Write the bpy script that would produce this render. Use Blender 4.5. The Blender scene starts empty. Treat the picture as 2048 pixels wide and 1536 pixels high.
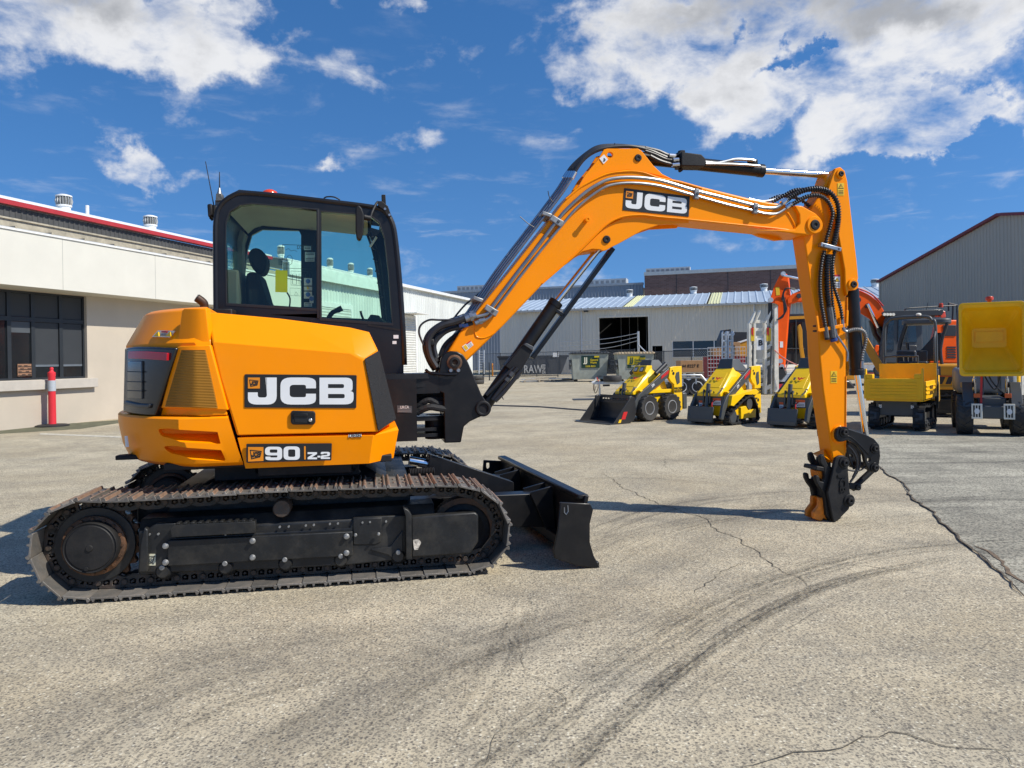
import bpy, bmesh, math, random
from mathutils import Vector, Matrix
from mathutils.geometry import tessellate_polygon
R=math.radians; PI=math.pi
random.seed(7)
# ------------------------------------------------------------ camera model (photo 2048x1536)
F=1480.0; CX,CY=1024.0,768.0; HZ=718.0; H=1.45
RO=math.radians(-0.9)                          # the phone was rolled a little; no pitch, lens shift instead
def ray(px,py):
    a=(px-CX)/F; b=(HZ-py)/F; c,s=math.cos(RO),math.sin(RO)
    return Vector((a*c-b*s, 1.0, a*s+b*c))
CAMP=Vector((0,0,H))
def G(px,py,z=0.0):                           # point of the ground seen at a pixel
    d=ray(px,py); return CAMP+d*((z-H)/d.z)
def P(px,py,Y):                               # point at distance Y seen at a pixel
    d=ray(px,py); return CAMP+d*(Y/d.y)
EANG=11.0
class Fr:                                     # local frame of a thing: u along, v away, w up
    def __init__(s,loc,deg):
        s.loc=Vector(loc); s.deg=deg; a=R(deg)
        s.u=Vector((math.cos(a),math.sin(a),0)); s.v=Vector((-math.sin(a),math.cos(a),0))
    def __call__(s,px,py,v):                  # (u,w) of the pixel on the plane v=const
        d=ray(px,py); o=CAMP-s.loc
        t=(v-o.dot(s.v))/d.dot(s.v); q=o+d*t
        return (q.dot(s.u),q.z)
    def p3(s,px,py,v):
        a=s(px,py,v); return (a[0],v,a[1])
    def onu(s,px,py,u):                       # (v,w) on the plane u=const
        d=ray(px,py); o=CAMP-s.loc
        t=(u-o.dot(s.u))/d.dot(s.u); q=o+d*t
        return (q.dot(s.v),q.z)
    def cyl(s,px,py,c,rad):                   # on a vertical cylinder round c=(u,v), near side
        d=ray(px,py); o=CAMP-s.loc
        ou,ov=o.dot(s.u)-c[0],o.dot(s.v)-c[1]; du,dv=d.dot(s.u),d.dot(s.v)
        A=du*du+dv*dv;B=2*(ou*du+ov*dv);C_=ou*ou+ov*ov-rad*rad; D=max(B*B-4*A*C_,0)
        t=(-B-math.sqrt(D))/(2*A); q=o+d*t
        return (q.dot(s.u),q.dot(s.v),q.z)
    def hz(s,px,py,w):                        # on the horizontal plane w
        d=ray(px,py); o=CAMP-s.loc; t=(w-o.z)/d.z; q=o+d*t
        return (q.dot(s.u),q.dot(s.v),w)
def prj(p):
    q=Vector(p)-CAMP; x,z=q.x/q.y,q.z/q.y; c,s=math.cos(RO),math.sin(RO)
    return (CX+F*(x*c+z*s), HZ-F*(-x*s+z*c))
_g=G(560,1181); E=Fr((_g.x,_g.y,0),EANG)
# ------------------------------------------------------------ mesh helpers
SC=bpy.context.scene
COL=SC.collection
def V(*a): return Vector(a)
class MB:
    def __init__(s): s.bm=bmesh.new()
    def ext(s,pts,vec,holes=()):
        pts=[Vector(p) for p in pts]; vec=Vector(vec); hs=[[Vector(p) for p in h] for h in holes]
        bm=s.bm
        loops=[pts]+hs
        A=[[bm.verts.new(p) for p in l] for l in loops]
        B=[[bm.verts.new(p+vec) for p in l] for l in loops]
        if not hs:
            bm.faces.new(A[0]); bm.faces.new(list(reversed(B[0])))
        else:
            fa=[v for l in A for v in l]; fb=[v for l in B for v in l]
            for t in tessellate_polygon(loops):
                try:
                    bm.faces.new([fa[i] for i in t]); bm.faces.new([fb[i] for i in reversed(t)])
                except ValueError: pass
        for a,b in zip(A,B):
            n=len(a)
            for i in range(n):
                try: bm.faces.new([a[i],b[i],b[(i+1)%n],a[(i+1)%n]])
                except ValueError: pass
        return s
    def pr(s,uw,v0,v1,holes=()):              # outline in (u,w), thickness along v
        return s.ext([(u,v0,w) for u,w in uw],(0,v1-v0,0),[[(u,v0,w) for u,w in h] for h in holes])
    def prz(s,xy,z0,z1,holes=()):
        return s.ext([(x,y,z0) for x,y in xy],(0,0,z1-z0),[[(x,y,z0) for x,y in h] for h in holes])
    def prx(s,yz,x0,x1,holes=()):
        return s.ext([(x0,y,z) for y,z in yz],(x1-x0,0,0),[[(x0,y,z) for y,z in h] for h in holes])
    def box(s,x0,x1,y0,y1,z0,z1):
        return s.prz([(x0,y0),(x1,y0),(x1,y1),(x0,y1)],z0,z1)
    def bar(s,p,q,w,h=None,up=(0,0,1)):       # rectangular bar between two points
        p=Vector(p);q=Vector(q);h=h or w;d=(q-p).normalized();up=Vector(up)
        if abs(d.dot(up))>.98: up=Vector((1,0,0))
        a=d.cross(up).normalized()*w/2; b=a.cross(d).normalized()*h/2
        return s.ext([p+a+b,p-a+b,p-a-b,p+a-b],q-p)
    def tube(s,pts,r,n=8,closed=False):
        pts=[Vector(p) for p in pts]; N=len(pts); bm=s.bm
        rs=r if isinstance(r,(list,tuple)) else [r]*N
        rings=[]; prev=None
        for i,p in enumerate(pts):
            if closed: t=pts[(i+1)%N]-pts[i-1]
            else: t=pts[min(i+1,N-1)]-pts[max(i-1,0)]
            t.normalize()
            if prev is None:
                ref=Vector((0,0,1)) if abs(t.z)<.9 else Vector((1,0,0)); a=t.cross(ref).normalized()
            else: a=(prev-t*prev.dot(t)).normalized()
            prev=a; b=t.cross(a)
            rings.append([bm.verts.new(p+(a*math.cos(2*PI*k/n)+b*math.sin(2*PI*k/n))*rs[i]) for k in range(n)])
        m=N if closed else N-1
        for i in range(m):
            x,y=rings[i],rings[(i+1)%N]
            for k in range(n): bm.faces.new([x[k],x[(k+1)%n],y[(k+1)%n],y[k]])
        if not closed: bm.faces.new(list(reversed(rings[0]))); bm.faces.new(rings[-1])
        return s
    def cyl(s,p,q,r,r2=None,n=16): return s.tube([p,q],[r,r if r2 is None else r2],n)
    def ring(s,p,q,ro,ri,n=20):               # hollow disc
        p=Vector(p);q=Vector(q);t=(q-p).normalized();ref=Vector((0,0,1)) if abs(t.z)<.9 else Vector((1,0,0))
        a=t.cross(ref).normalized();b=t.cross(a)
        c=lambda r:[p+(a*math.cos(2*PI*k/n)+b*math.sin(2*PI*k/n))*r for k in range(n)]
        return s.ext(c(ro),q-p,[c(ri)])
    def lathe(s,prof,n=24,axis='z',c=(0,0,0)):
        bm=s.bm;c=Vector(c);rings=[]
        for r,h in prof:
            L=[]
            for k in range(n):
                x,y=r*math.cos(2*PI*k/n),r*math.sin(2*PI*k/n)
                L.append(bm.verts.new(c+(Vector((x,y,h)) if axis=='z' else Vector((x,h,y)) if axis=='y' else Vector((h,x,y)))))
            rings.append(L)
        for x,y in zip(rings,rings[1:]):
            for k in range(n): bm.faces.new([x[k],x[(k+1)%n],y[(k+1)%n],y[k]])
        bm.faces.new(list(reversed(rings[0]))); bm.faces.new(rings[-1]); return s
    def hull(s,pts):
        vs=[s.bm.verts.new(Vector(p)) for p in pts]; bmesh.ops.convex_hull(s.bm,input=vs,use_existing_faces=False); return s
    def face(s,pts): s.bm.faces.new([s.bm.verts.new(Vector(p)) for p in pts]); return s
    def grid(s,rows,thick=None):
        G_=[[s.bm.verts.new(Vector(p)) for p in r] for r in rows]
        for a,b in zip(G_,G_[1:]):
            for i in range(len(a)-1): s.bm.faces.new([a[i],a[i+1],b[i+1],b[i]])
        return s
    def build(s,name,mat,parent=None,bev=0,smooth=38,label=None,segs=2):
        bm=s.bm
        bmesh.ops.recalc_face_normals(bm,faces=bm.faces)
        me=bpy.data.meshes.new(name); bm.to_mesh(me); bm.free()
        return fin(name,me,mat,parent,bev,smooth,label,segs)
def fin(name,me,mat,parent=None,bev=0,smooth=38,label=None,segs=2):
    o=bpy.data.objects.new(name,me); COL.objects.link(o)
    if mat: me.materials.append(mat)
    if smooth:
        me.polygons.foreach_set('use_smooth',[True]*len(me.polygons)); me.set_sharp_from_angle(angle=R(smooth))
    if parent: o.parent=parent
    if bev:
        b=o.modifiers.new('b','BEVEL'); b.width=bev; b.segments=segs; b.limit_method='ANGLE'; b.angle_limit=R(35); b.harden_normals=False
    if label: o['label']=label
    return o
def thing(name,label,cat,loc=(0,0,0),deg=0,group=None):
    o=bpy.data.objects.new(name,None); COL.objects.link(o); o.empty_display_size=.2
    o.location=loc; o.rotation_euler=(0,0,R(deg)); tag(o,label,cat,group); return o
def tag(o,label,cat,group=None):
    o['label']=label; o['category']=cat
    if group: o['group']=group
    return o
def struct(o): o['kind']='structure'; return o
def copy_tree(o,parent=None):
    c=o.copy(); COL.objects.link(c); c.parent=parent
    for ch in list(o.children): copy_tree(ch,c)
    return c
def dup(o,loc,deg,label,group=None):
    c=copy_tree(o); c.location=loc; c.rotation_euler=(0,0,R(deg)); c['label']=label
    if group: c['group']=group
    return c
def smooth_path(pts,m=6,closed=False):        # Catmull-Rom
    pts=[Vector(p) for p in pts]; N=len(pts); out=[]
    for i in range(N if closed else N-1):
        g=lambda k: pts[k%N] if closed else pts[min(max(k,0),N-1)]
        a,b,c,d=g(i-1),g(i),g(i+1),g(i+2)
        for j in range(m):
            t=j/m; out.append(.5*((2*b)+(c-a)*t+(2*a-5*b+4*c-d)*t*t+(3*b-a-3*c+d)*t**3))
    if not closed: out.append(pts[-1])
    return out
def rrect(x0,x1,y0,y1,r,n=4):
    o=[]
    for cx,cy,a in ((x1-r,y1-r,0),(x0+r,y1-r,90),(x0+r,y0+r,180),(x1-r,y0+r,270)):
        for k in range(n+1): t=R(a+90*k/n); o.append((cx+r*math.cos(t),cy+r*math.sin(t)))
    return o
def circ(cx,cy,r,n=20): return [(cx+r*math.cos(2*PI*k/n),cy+r*math.sin(2*PI*k/n)) for k in range(n)]
# ------------------------------------------------------------ materials
MT={}
def nd(nt,t,**k):
    n=nt.nodes.new(t)
    for a,b in k.items(): setattr(n,a,b)
    return n
def mat(name,col,rough=.5,metal=0,var=.12,vs=3.0,bump=0,bs=40,coat=0,alpha=None,trans=0,emit=None,rust=0,dirt=0,spec=None,stretch=None,wear=0,orand=0):
    if name in MT: return MT[name]
    m=bpy.data.materials.new(name); m.use_nodes=True; nt=m.node_tree; b=nt.nodes['Principled BSDF']; L=nt.links.new
    c=Vector(col)
    tc=nd(nt,'ShaderNodeTexCoord'); src=tc.outputs['Object']
    if stretch:
        mp=nd(nt,'ShaderNodeMapping'); mp.inputs['Scale'].default_value=stretch; L(src,mp.inputs[0]); src=mp.outputs[0]
    no=nd(nt,'ShaderNodeTexNoise'); no.inputs['Scale'].default_value=vs; no.inputs['Detail'].default_value=6; no.inputs['Roughness'].default_value=.62; L(src,no.inputs['Vector'])
    mr=nd(nt,'ShaderNodeMapRange'); mr.inputs[1].default_value=.3; mr.inputs[2].default_value=.7; mr.inputs[3].default_value=1-var; mr.inputs[4].default_value=1+var*.6
    L(no.outputs[0],mr.inputs[0])
    mx=nd(nt,'ShaderNodeVectorMath',operation='SCALE'); mx.inputs[0].default_value=c; L(mr.outputs[0],mx.inputs['Scale'])
    out=mx.outputs[0]
    def over(out,scale,lo,hi,colr,k):
        n2=nd(nt,'ShaderNodeTexNoise'); n2.inputs['Scale'].default_value=scale; n2.inputs['Detail'].default_value=8; n2.inputs['Roughness'].default_value=.7; L(src,n2.inputs['Vector'])
        r2=nd(nt,'ShaderNodeMapRange'); r2.inputs[1].default_value=lo; r2.inputs[2].default_value=hi; r2.inputs[3].default_value=0; r2.inputs[4].default_value=k; L(n2.outputs[0],r2.inputs[0])
        mm=nd(nt,'ShaderNodeMix',data_type='RGBA'); L(r2.outputs[0],mm.inputs[0]); L(out,mm.inputs[6]); mm.inputs[7].default_value=(*colr,1); return mm.outputs[2]
    if dirt: out=over(out,5,.45,.75,(.23,.2,.15),dirt)
    if rust: out=over(out,9,.42,.62,(.19,.085,.035),rust)
    if wear: out=over(out,1.6,.50,.80,(.62,.26,.05),wear*.6); out=over(out,28,.66,.74,(.30,.17,.07),wear)
    if orand:
        oi=nd(nt,'ShaderNodeObjectInfo'); r3=nd(nt,'ShaderNodeMapRange'); r3.inputs[3].default_value=1-orand; r3.inputs[4].default_value=1+orand; L(oi.outputs['Random'],r3.inputs[0]); sc=nd(nt,'ShaderNodeVectorMath',operation='SCALE'); L(out,sc.inputs[0]); L(r3.outputs[0],sc.inputs['Scale']); out=sc.outputs[0]
    L(out,b.inputs['Base Color'])
    rr=nd(nt,'ShaderNodeMapRange'); rr.inputs[3].default_value=max(rough-.08,.02); rr.inputs[4].default_value=min(rough+.12,1); L(no.outputs[0],rr.inputs[0]); L(rr.outputs[0],b.inputs['Roughness'])
    b.inputs['Metallic'].default_value=metal
    if spec is not None: b.inputs['Specular IOR Level'].default_value=spec
    if coat: b.inputs['Coat Weight'].default_value=coat; b.inputs['Coat Roughness'].default_value=.12
    if trans: b.inputs['Transmission Weight'].default_value=trans
    if alpha is not None: b.inputs['Alpha'].default_value=alpha
    if emit: b.inputs['Emission Color'].default_value=(*emit[0],1); b.inputs['Emission Strength'].default_value=emit[1]
    if bump:
        n3=nd(nt,'ShaderNodeTexNoise'); n3.inputs['Scale'].default_value=bs; n3.inputs['Detail'].default_value=4; L(src,n3.inputs['Vector'])
        bp=nd(nt,'ShaderNodeBump'); bp.inputs['Strength'].default_value=bump; bp.inputs['Distance'].default_value=.01; L(n3.outputs[0],bp.inputs['Height']); L(bp.outputs[0],b.inputs['Normal'])
    MT[name]=m; return m
def tinted(name,col,thr=.7):                  # window pane: tinted see-through plus mirror reflection by fresnel
    m=bpy.data.materials.new(name); m.use_nodes=True; nt=m.node_tree; nt.nodes.clear(); L=nt.links.new
    o=nd(nt,'ShaderNodeOutputMaterial'); t=nd(nt,'ShaderNodeBsdfTransparent'); t.inputs[0].default_value=(*col,1)
    g=nd(nt,'ShaderNodeBsdfGlossy'); g.inputs['Roughness'].default_value=.01; g.inputs[0].default_value=(.9,.95,1,1)
    f=nd(nt,'ShaderNodeFresnel'); f.inputs[0].default_value=1.5; mx=nd(nt,'ShaderNodeMixShader')
    ml=nd(nt,'ShaderNodeMath',operation='MULTIPLY'); ml.inputs[1].default_value=thr; L(f.outputs[0],ml.inputs[0])
    L(ml.outputs[0],mx.inputs[0]); L(t.outputs[0],mx.inputs[1]); L(g.outputs[0],mx.inputs[2]); L(mx.outputs[0],o.inputs[0]); MT[name]=m; return m
YEL=mat('machine_yellow',(1.0,.295,.0),.34,var=.035,vs=2,coat=.06,bump=.012,bs=5,spec=.14,wear=.3)
YELD=mat('yellow_mesh',(.42,.17,.004),.6,var=.1,bump=.3,bs=220)
BLK=mat('black_paint',(.008,.008,.009),.36,var=.25,vs=6,coat=.06,dirt=.05,spec=.3)
BLKM=mat('matt_black',(.011,.011,.012),.55,var=.25,vs=8,dirt=.08,spec=.3,bump=.1,bs=60)
UND=mat('dusty_black',(.013,.014,.015),.42,var=.35,vs=7,dirt=.16,spec=.4,bump=.1,bs=30)
RUB=mat('rubber',(.02,.02,.021),.6,var=.25,vs=10,bump=.1,bs=80)
HOSE=mat('hose',(.018,.018,.02),.42,var=.2,vs=10)
SHOE=mat('track_steel',(.165,.155,.138),.5,.25,var=.3,vs=12,rust=.12,dirt=.45,bump=.35,bs=55,orand=.3)
LINK=mat('track_link_steel',(.05,.047,.042),.55,.3,var=.35,vs=12,rust=.35,dirt=.2,bump=.3,bs=50)
RUST=mat('rusty_steel',(.10,.055,.032),.6,.3,var=.4,vs=14,rust=.7,bump=.3,bs=60)
CHR=mat('chrome',(.75,.76,.78),.12,1,var=.03)
ZNC=mat('zinc_pipe',(.33,.345,.36),.36,.9,var=.15,vs=8)
BLT=mat('dull_bolt',(.30,.30,.29),.45,.5,var=.3,vs=30)
WHT=mat('white_decal',(.78,.78,.76),.45,var=.05)
INK=mat('black_ink',(.012,.012,.012),.45,var=.05)
RED=mat('red_reflector',(.45,.01,.02),.3,coat=.5,var=.1,vs=20)
REDP=mat('red_paint',(.55,.02,.02),.4,var=.1)
YDEC=mat('warning_yellow',(.8,.5,.01),.45,var=.05)
GREY=mat('grey_plastic',(.06,.065,.07),.5,var=.1)
# ------------------------------------------------------------ lettering
def arcs(pts):                                # (x,y[,r]) -> rounded polygon
    out=[];N=len(pts)
    for i,p in enumerate(pts):
        r=p[2] if len(p)>2 else 0; p0=Vector(p[:2])
        if not r: out.append(tuple(p0)); continue
        a=Vector(pts[i-1][:2]);b=Vector(pts[(i+1)%N][:2]); da=(a-p0);db=(b-p0); ra=min(r,da.length*.5);rb=min(r,db.length*.5)
        A=p0+da.normalized()*ra;B=p0+db.normalized()*rb
        for k in range(6):
            t=k/5; out.append(tuple(A*(1-t)**2+p0*2*t*(1-t)+B*t*t))
    return out
GL={ # wide bold letters, box 0..1 x 0..1 with y down
'J':[[(.6,0),(1,0),(1,1,.32),(0,1,.32),(0,.55),(.34,.55),(.34,.74,.1),(.66,.74,.1),(.66,0)]],
'C':[[(0,0,.3),(1,0,.3),(1,.4),(.72,.4),(.72,.27,.08),(.26,.27,.12),(.26,.73,.12),(.72,.73,.08),(.72,.6),(1,.6),(1,1,.3),(0,1,.3)]],
'B':[[(0,0),(.97,0,.2),(.97,.47,.1),(.9,.5),(1,.54,.1),(1,1,.25),(0,1)],[(.25,.24),(.72,.24,.06),(.72,.39,.06),(.25,.39)],[(.25,.61),(.74,.61,.06),(.74,.77,.06),(.25,.77)]],
'9':[[(0,0,.3),(1,0,.3),(1,1,.3),(.03,1,.3),(.03,.74),(.3,.74),(.32,.8,.05),(.72,.8,.08),(.72,.64),(0,.64,.25)],[(.28,.2,.08),(.72,.2,.08),(.72,.45,.08),(.28,.45,.08)]],
'0':[[(0,0,.3),(1,0,.3),(1,1,.3),(0,1,.3)],[(.28,.22,.12),(.72,.22,.12),(.72,.78,.12),(.28,.78,.12)]],
'Z':[[(0,0),(1,0),(1,.25),(.42,.74),(1,.74),(1,1),(0,1),(0,.74),(.58,.26),(0,.26)]],
'-':[[(0,.5),(1,.5),(1,.76),(0,.76)]],
'2':[[(0,.0,.2),(1,0,.25),(1,.6,.25),(.3,.7),(.3,.77),(1,.77),(1,1),(0,1),(0,.5,.2),(.7,.42),(.7,.22),(.3,.22),(.3,.32),(0,.32)]]}
def glyph(mb,ch,x0,x1,y0,y1,fn,th):           # fn(px,py)->3d point, th = extrusion vector
    L=[[fn(x0+(x1-x0)*a,y0+(y1-y0)*b) for a,b in arcs(l)] for l in GL[ch]]
    mb.ext(L[0],th,L[1:])
def word(txt,size,mtx,material,name,parent,ext=.002,off=0.0,sx=1.0,align='CENTER'):
    cu=bpy.data.curves.new('t','FONT'); cu.body=txt; cu.size=size; cu.extrude=ext; cu.offset=off; cu.align_x=align; cu.align_y='CENTER'; cu.resolution_u=2
    ob=bpy.data.objects.new('t',cu); COL.objects.link(ob)
    dg=bpy.context.evaluated_depsgraph_get(); dg.update(); me=bpy.data.meshes.new_from_object(ob.evaluated_get(dg))
    bpy.data.objects.remove(ob); me.transform(Matrix.Diagonal((sx,1,1,1))); me.transform(mtx); me.materials.clear()
    return fin(name,me,material,parent,smooth=0)
def face_mtx(p,xdir=(1,0,0),up=(0,0,1)):      # text standing upright, read along xdir
    x=Vector(xdir).normalized();u=Vector(up); u=(u-x*u.dot(x)).normalized(); z=x.cross(u); m=Matrix((x,u,z)).transposed().to_4x4(); m.translation=Vector(p); return m
# ============================================================ THE EXCAVATOR (frame E: u forward, v away, w up)
def EP(pts,v): return [E(x,y,v) for x,y in pts]
EX=thing('excavator','large orange-yellow excavator in the foreground, its arched boom ending in an empty black hitch','excavator',E.loc,EANG)
HW=1.09; UC=(.04,1.12); VN=.03                # half width of the house, slew centre, near face
def warn_sign(fn,x0,x1,y0,y1,parent,v,bg=YDEC,tri=YDEC,head=None,name='warning_label'):
    """label: plate, triangle mark, bars of text; fn(px,py)->3d"""
    th=Vector((0,-.0015,0)); q=lambda a,b:(x0+(x1-x0)*a,y0+(y1-y0)*b)
    def pl(mb,L,k):
        pts=[Vector(fn(*q(a,b)))+th*k for a,b in L]; mb.ext(pts,th)
    m=MB(); pl(m,[(0,0),(1,0),(1,1),(0,1)],0); o=m.build(name,bg,parent,smooth=0)
    m=MB(); pl(m,[(.5,.06),(.93,.46),(.07,.46)],1); 
    for k in range(3): pl(m,[(.12,.6+.12*k),(.88,.6+.12*k),(.88,.65+.12*k),(.12,.65+.12*k)],1)
    m.build('print',INK,o,smooth=0)
    m=MB(); pl(m,[(.5,.14),(.78,.42),(.22,.42)],2); m.build('triangle',tri,o,smooth=0)
    m=MB(); pl(m,[(.47,.22),(.53,.22),(.53,.37),(.47,.37)],3); m.build('mark',INK,o,smooth=0)
    if head: m=MB(); pl(m,[(0,-.16),(1,-.16),(1,0),(0,0)],1); m.build('heading',head,o,smooth=0)
    return o
# ---------------------------------------------------------------- tracks
TW=.44
TP=[(113,1192),(80,1162),(62,1135),(57,1090),(68,1055),(94,1029),(122,1012),(156,1002),(217,1003),(332,997),(437,990),(543,983),(650,979),(747,976),(843,973),(912,972),(958,980),(990,998),(1012,1028),(1020,1062),(1014,1095),(988,1128),(950,1149)]
tp=[Vector((a[0],a[1],0)) for a in EP(TP,0)]
for i in range(len(tp)):
    tp[i].y=max(tp[i].y,.036)
bot=[Vector((u,.03,0)) for u in (1.15,.7,.25,-.2,-.65,-1.1)]
loop=smooth_path(tp+bot,10,True)
ac=[0]
for i in range(len(loop)): ac.append(ac[-1]+(loop[(i+1)%len(loop)]-loop[i]).length)
NS=42; PITCH=ac[-1]/NS
def at_arc(s):
    s%=ac[-1]
    for i in range(len(loop)):
        if ac[i+1]>=s: return loop[i].lerp(loop[(i+1)%len(loop)],(s-ac[i])/max(ac[i+1]-ac[i],1e-9))
GROU=mat('worn_grouser',(.30,.20,.14),.55,.3,var=.4,vs=20,rust=.5,bump=.3,bs=60)
# one shoe: three grousers on a rolled plate; local x along track, y across, z outward
def shoe_mesh():
    p=PITCH; h=p/2
    prof=[(-h-.010,-.002),(-h-.012,.008),(-h-.002,.020),(-h+.007,.021),(-h+.014,.004),(-.010,.003),(-.006,.019),(.003,.019),(.008,.003),(h-.036,.003),(h-.031,.019),(h-.022,.020),(h-.014,.002),(h-.009,-.004),(h-.009,-.013),(h-.02,-.010),(-h+.01,-.008)]
    m=MB(); m.pr(prof,0,TW)
    for yy in (.15,.29):
        for xx in (-.035,.03): m.cyl((xx,yy,.0),(xx,yy,.012),.012,n=6)
    return m
def link_mesh():
    p=PITCH; h=p/2; m=MB()
    o=[(-h-.02,-.045),(-h-.01,-.078),(-h+.03,-.092),(h-.03,-.092),(h+.002,-.08),(h+.018,-.055),(h+.005,-.022),(h-.02,-.012),(-h+.02,-.012),(-h-.005,-.022)]
    hs=[[(x-.017,-.034),(x-.02,-.062),(x-.004,-.07),(x+.018,-.06),(x+.018,-.034)] for x in (-.024,.03)]
    m.pr(o,.165,.19,hs); m.pr(o,.285,.31,hs)
    m.cyl((h-.002,.15,-.052),(h-.002,.325,-.052),.019,n=10)
    for x in (-.024,.03): m.cyl((x,.16,-.052),(x,.2,-.046),.010,n=6)
    return m
sm=shoe_mesh().build('track_shoe',SHOE,None,bev=.0015,segs=1); sm.data.materials.append(GROU)
for p_ in sm.data.polygons:
    if p_.center.z>.012: p_.material_index=1
lm=link_mesh().build('track_link',LINK,None,bev=.0025,segs=1)
def track(v0,near):
    m=MB()
    zf=.0 if near else .12
    fr=[(.10,.13),(.10,.40),(.17,.47),(.36,.47),(.40,.40),(.40,.13)]
    m.prx([(v0+a,b) for a,b in fr],-.86,1.0)
    m.prx([(v0+a,b) for a,b in ((.14,.15),(.14,.36),(.34,.36),(.34,.15))],1.0,1.2)
    if near:
        m.pr(EP([(287,1146),(290,1062),(312,1046),(352,1046),(352,1075),(700,1056),(706,1035),(812,1030),(812,1118),(700,1130),(560,1138),(330,1145)],.085),v0+.085,v0+.12)
        m.pr(EP([(276,1146),(280,1090),(288,1055),(296,1060),(296,1144)],.05),v0+.05,v0+.11)
    f=m.build('track_frame',UND,EX,bev=.008)
    # shoes and links
    for i in range(NS):
        s=(i+.35)*PITCH; a=at_arc(s-PITCH*.42);b=at_arc(s+PITCH*.42); d=b-a; c=(a+b)/2
        ang=math.atan2(d.y,d.x)
        M=Matrix.Translation((c.x,v0,c.y))@Matrix.Rotation(-ang,4,'Y')
        # loop runs anticlockwise or clockwise: outward must point away from the middle
        n=Vector((-math.sin(ang),math.cos(ang)))
        if n.dot(Vector((c.x-.05,c.y-.33)))<0 : M=M@Matrix.Rotation(PI,4,'X')@Matrix.Translation((0,-TW,0))
        for src in (sm,lm):
            o=src.copy(); COL.objects.link(o); o.parent=f; o.matrix_local=M
    # sprocket and final drive
    su,sw=E(190,1090,.15)
    m=MB(); L=[]
    for k in range(21*4):
        r=(.262,.262,.236,.236)[k%4]; t=2*PI*(k+.5)/84; L.append((su+r*math.cos(t),sw+r*math.sin(t)))
    m.pr(L,v0+.19,v0+.235,[circ(su,sw,.12)]); m.ring((su,v0+.16,sw),(su,v0+.19,sw),.215,.13,32)
    m.build('sprocket',RUST,f,bev=.004)
    m=MB(); m.ring((su,v0+.150,sw),(su,v0+.17,sw),.236,.15,36); m.build('sprocket_guard',UND,f,bev=.004)
    m=MB(); m.lathe([(.186,v0+.20),(.186,v0+.125),(.176,v0+.118)],36,'y',(su,0,sw)); o=m.build('drive_flange',RUST,f)
    for k in range(16 if near else 0):
        t=2*PI*k/16; m=MB(); m.cyl((su+.170*math.cos(t),v0+.105,sw+.170*math.sin(t)),(su+.170*math.cos(t),v0+.13,sw+.170*math.sin(t)),.011,n=6); m.build('bolt',RUST,f)
    hu,hw=E(179,1096,.03); hu,hw=(hu+su)/2,(hw+sw)/2
    m=MB(); m.lathe([(.158,v0+.13),(.158,v0+.055),(.152,v0+.046),(.150,v0+.046),(.146,v0+.052),(.140,v0+.052),(.134,v0+.045),(.02,v0+.042),(.018,v0+.034),(.0005,v0+.034)],40,'y',(hu,0,hw))
    m.cyl((hu-.02,v0+.05,hw-.125),(hu-.02,v0+.036,hw-.125),.013,n=6); m.build('drive_hub',BLKM,f,bev=.002)
    # idler
    iu,iw=E(926,1062,.18)
    m=MB(); m.ring((iu,v0+.17,iw),(iu,v0+.27,iw),.232,.19,40); m.build('idler_rim',RUST,f,bev=.01)
    m=MB(); m.lathe([(.19,v0+.25),(.19,v0+.19),(.15,v0+.175),(.10,v0+.20),(.06,v0+.20),(.06,v0+.16),(.0005,v0+.16)],36,'y',(iu,0,iw)); m.build('idler_wheel',BLKM,f)
    # rollers
    for x,y in ((327,1139),(452,1131),(571,1125),(682,1119),(796,1112)):
        ru,rw=E(x,y,.09); rw=.165
        m=MB(); m.lathe([(.035,v0+.062),(.05,v0+.09),(.068,v0+.13),(.072,v0+.17),(.055,v0+.19),(.055,v0+.26),(.072,v0+.28),(.072,v0+.32)],20,'y',(ru,0,rw-.015)); m.build('track_roller',UND,f)
        if near: m=MB(); m.cyl((ru,v0+.045,rw+.015),(ru,v0+.07,rw+.015),.016,n=12); m.build('bolt',BLT,f,bev=.003)
    cu,cw=E(566,1013,.16)
    m=MB(); m.lathe([(.052,v0+.08),(.058,v0+.09),(.058,v0+.2),(.045,v0+.21),(.045,v0+.3)],20,'y',(cu,0,cw)); m.box(cu-.03,cu+.03,v0+.2,v0+.3,.45,cw); m.build('carrier_roller',LINK,f)
    return f
tf=track(0,True); track(2.24-TW,False)
for o in (sm,lm): bpy.data.objects.remove(o)
# details of the near side frame
m=MB(); m.pr(EP([(335,1081),(705,1063),(706,1112),(690,1113),(335,1133)],.055),.055,.085); m.build('cover_plate',UND,tf,bev=.006)
m=MB(); m.pr(EP([(340,1058),(348,1050),(510,1043),(511,1066),(343,1075)],.02),.02,.09,); 
for k in range(11):
    x=352+k*14.5; a=E(x,1050-(x-352)*.04,.02); m.box(a[0],a[0]+.022,.02,.09,a[1]+.002,a[1]+.012)
m.build('step_plate',UND,tf,bev=.003)
m=MB(); m.pr(EP([(822,1034),(950,1024),(957,1030),(957,1084),(941,1108),(822,1116)],.03),.03,.10); m.build('idler_guard',UND,tf,bev=.012)
m=MB(); m.pr(EP([(806,1016),(816,1020),(823,1030),(824,1119),(812,1119),(811,1032)],.01),.01,.14); m.build('guard_rib',UND,tf,bev=.005)
m=MB(); m.pr(EP([(706,1037),(764,1035),(762,1085),(750,1090),(706,1090)],.078),.078,.09); m.build('inspection_plate',UND,tf,bev=.006)
m=MB(); m.pr(EP([(742,1098),(780,1094),(790,1080),(806,1060),(806,1116),(790,1122),(776,1110),(742,1101)],.07),.07,.09); m.build('gusset',UND,tf,bev=.006)
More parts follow.
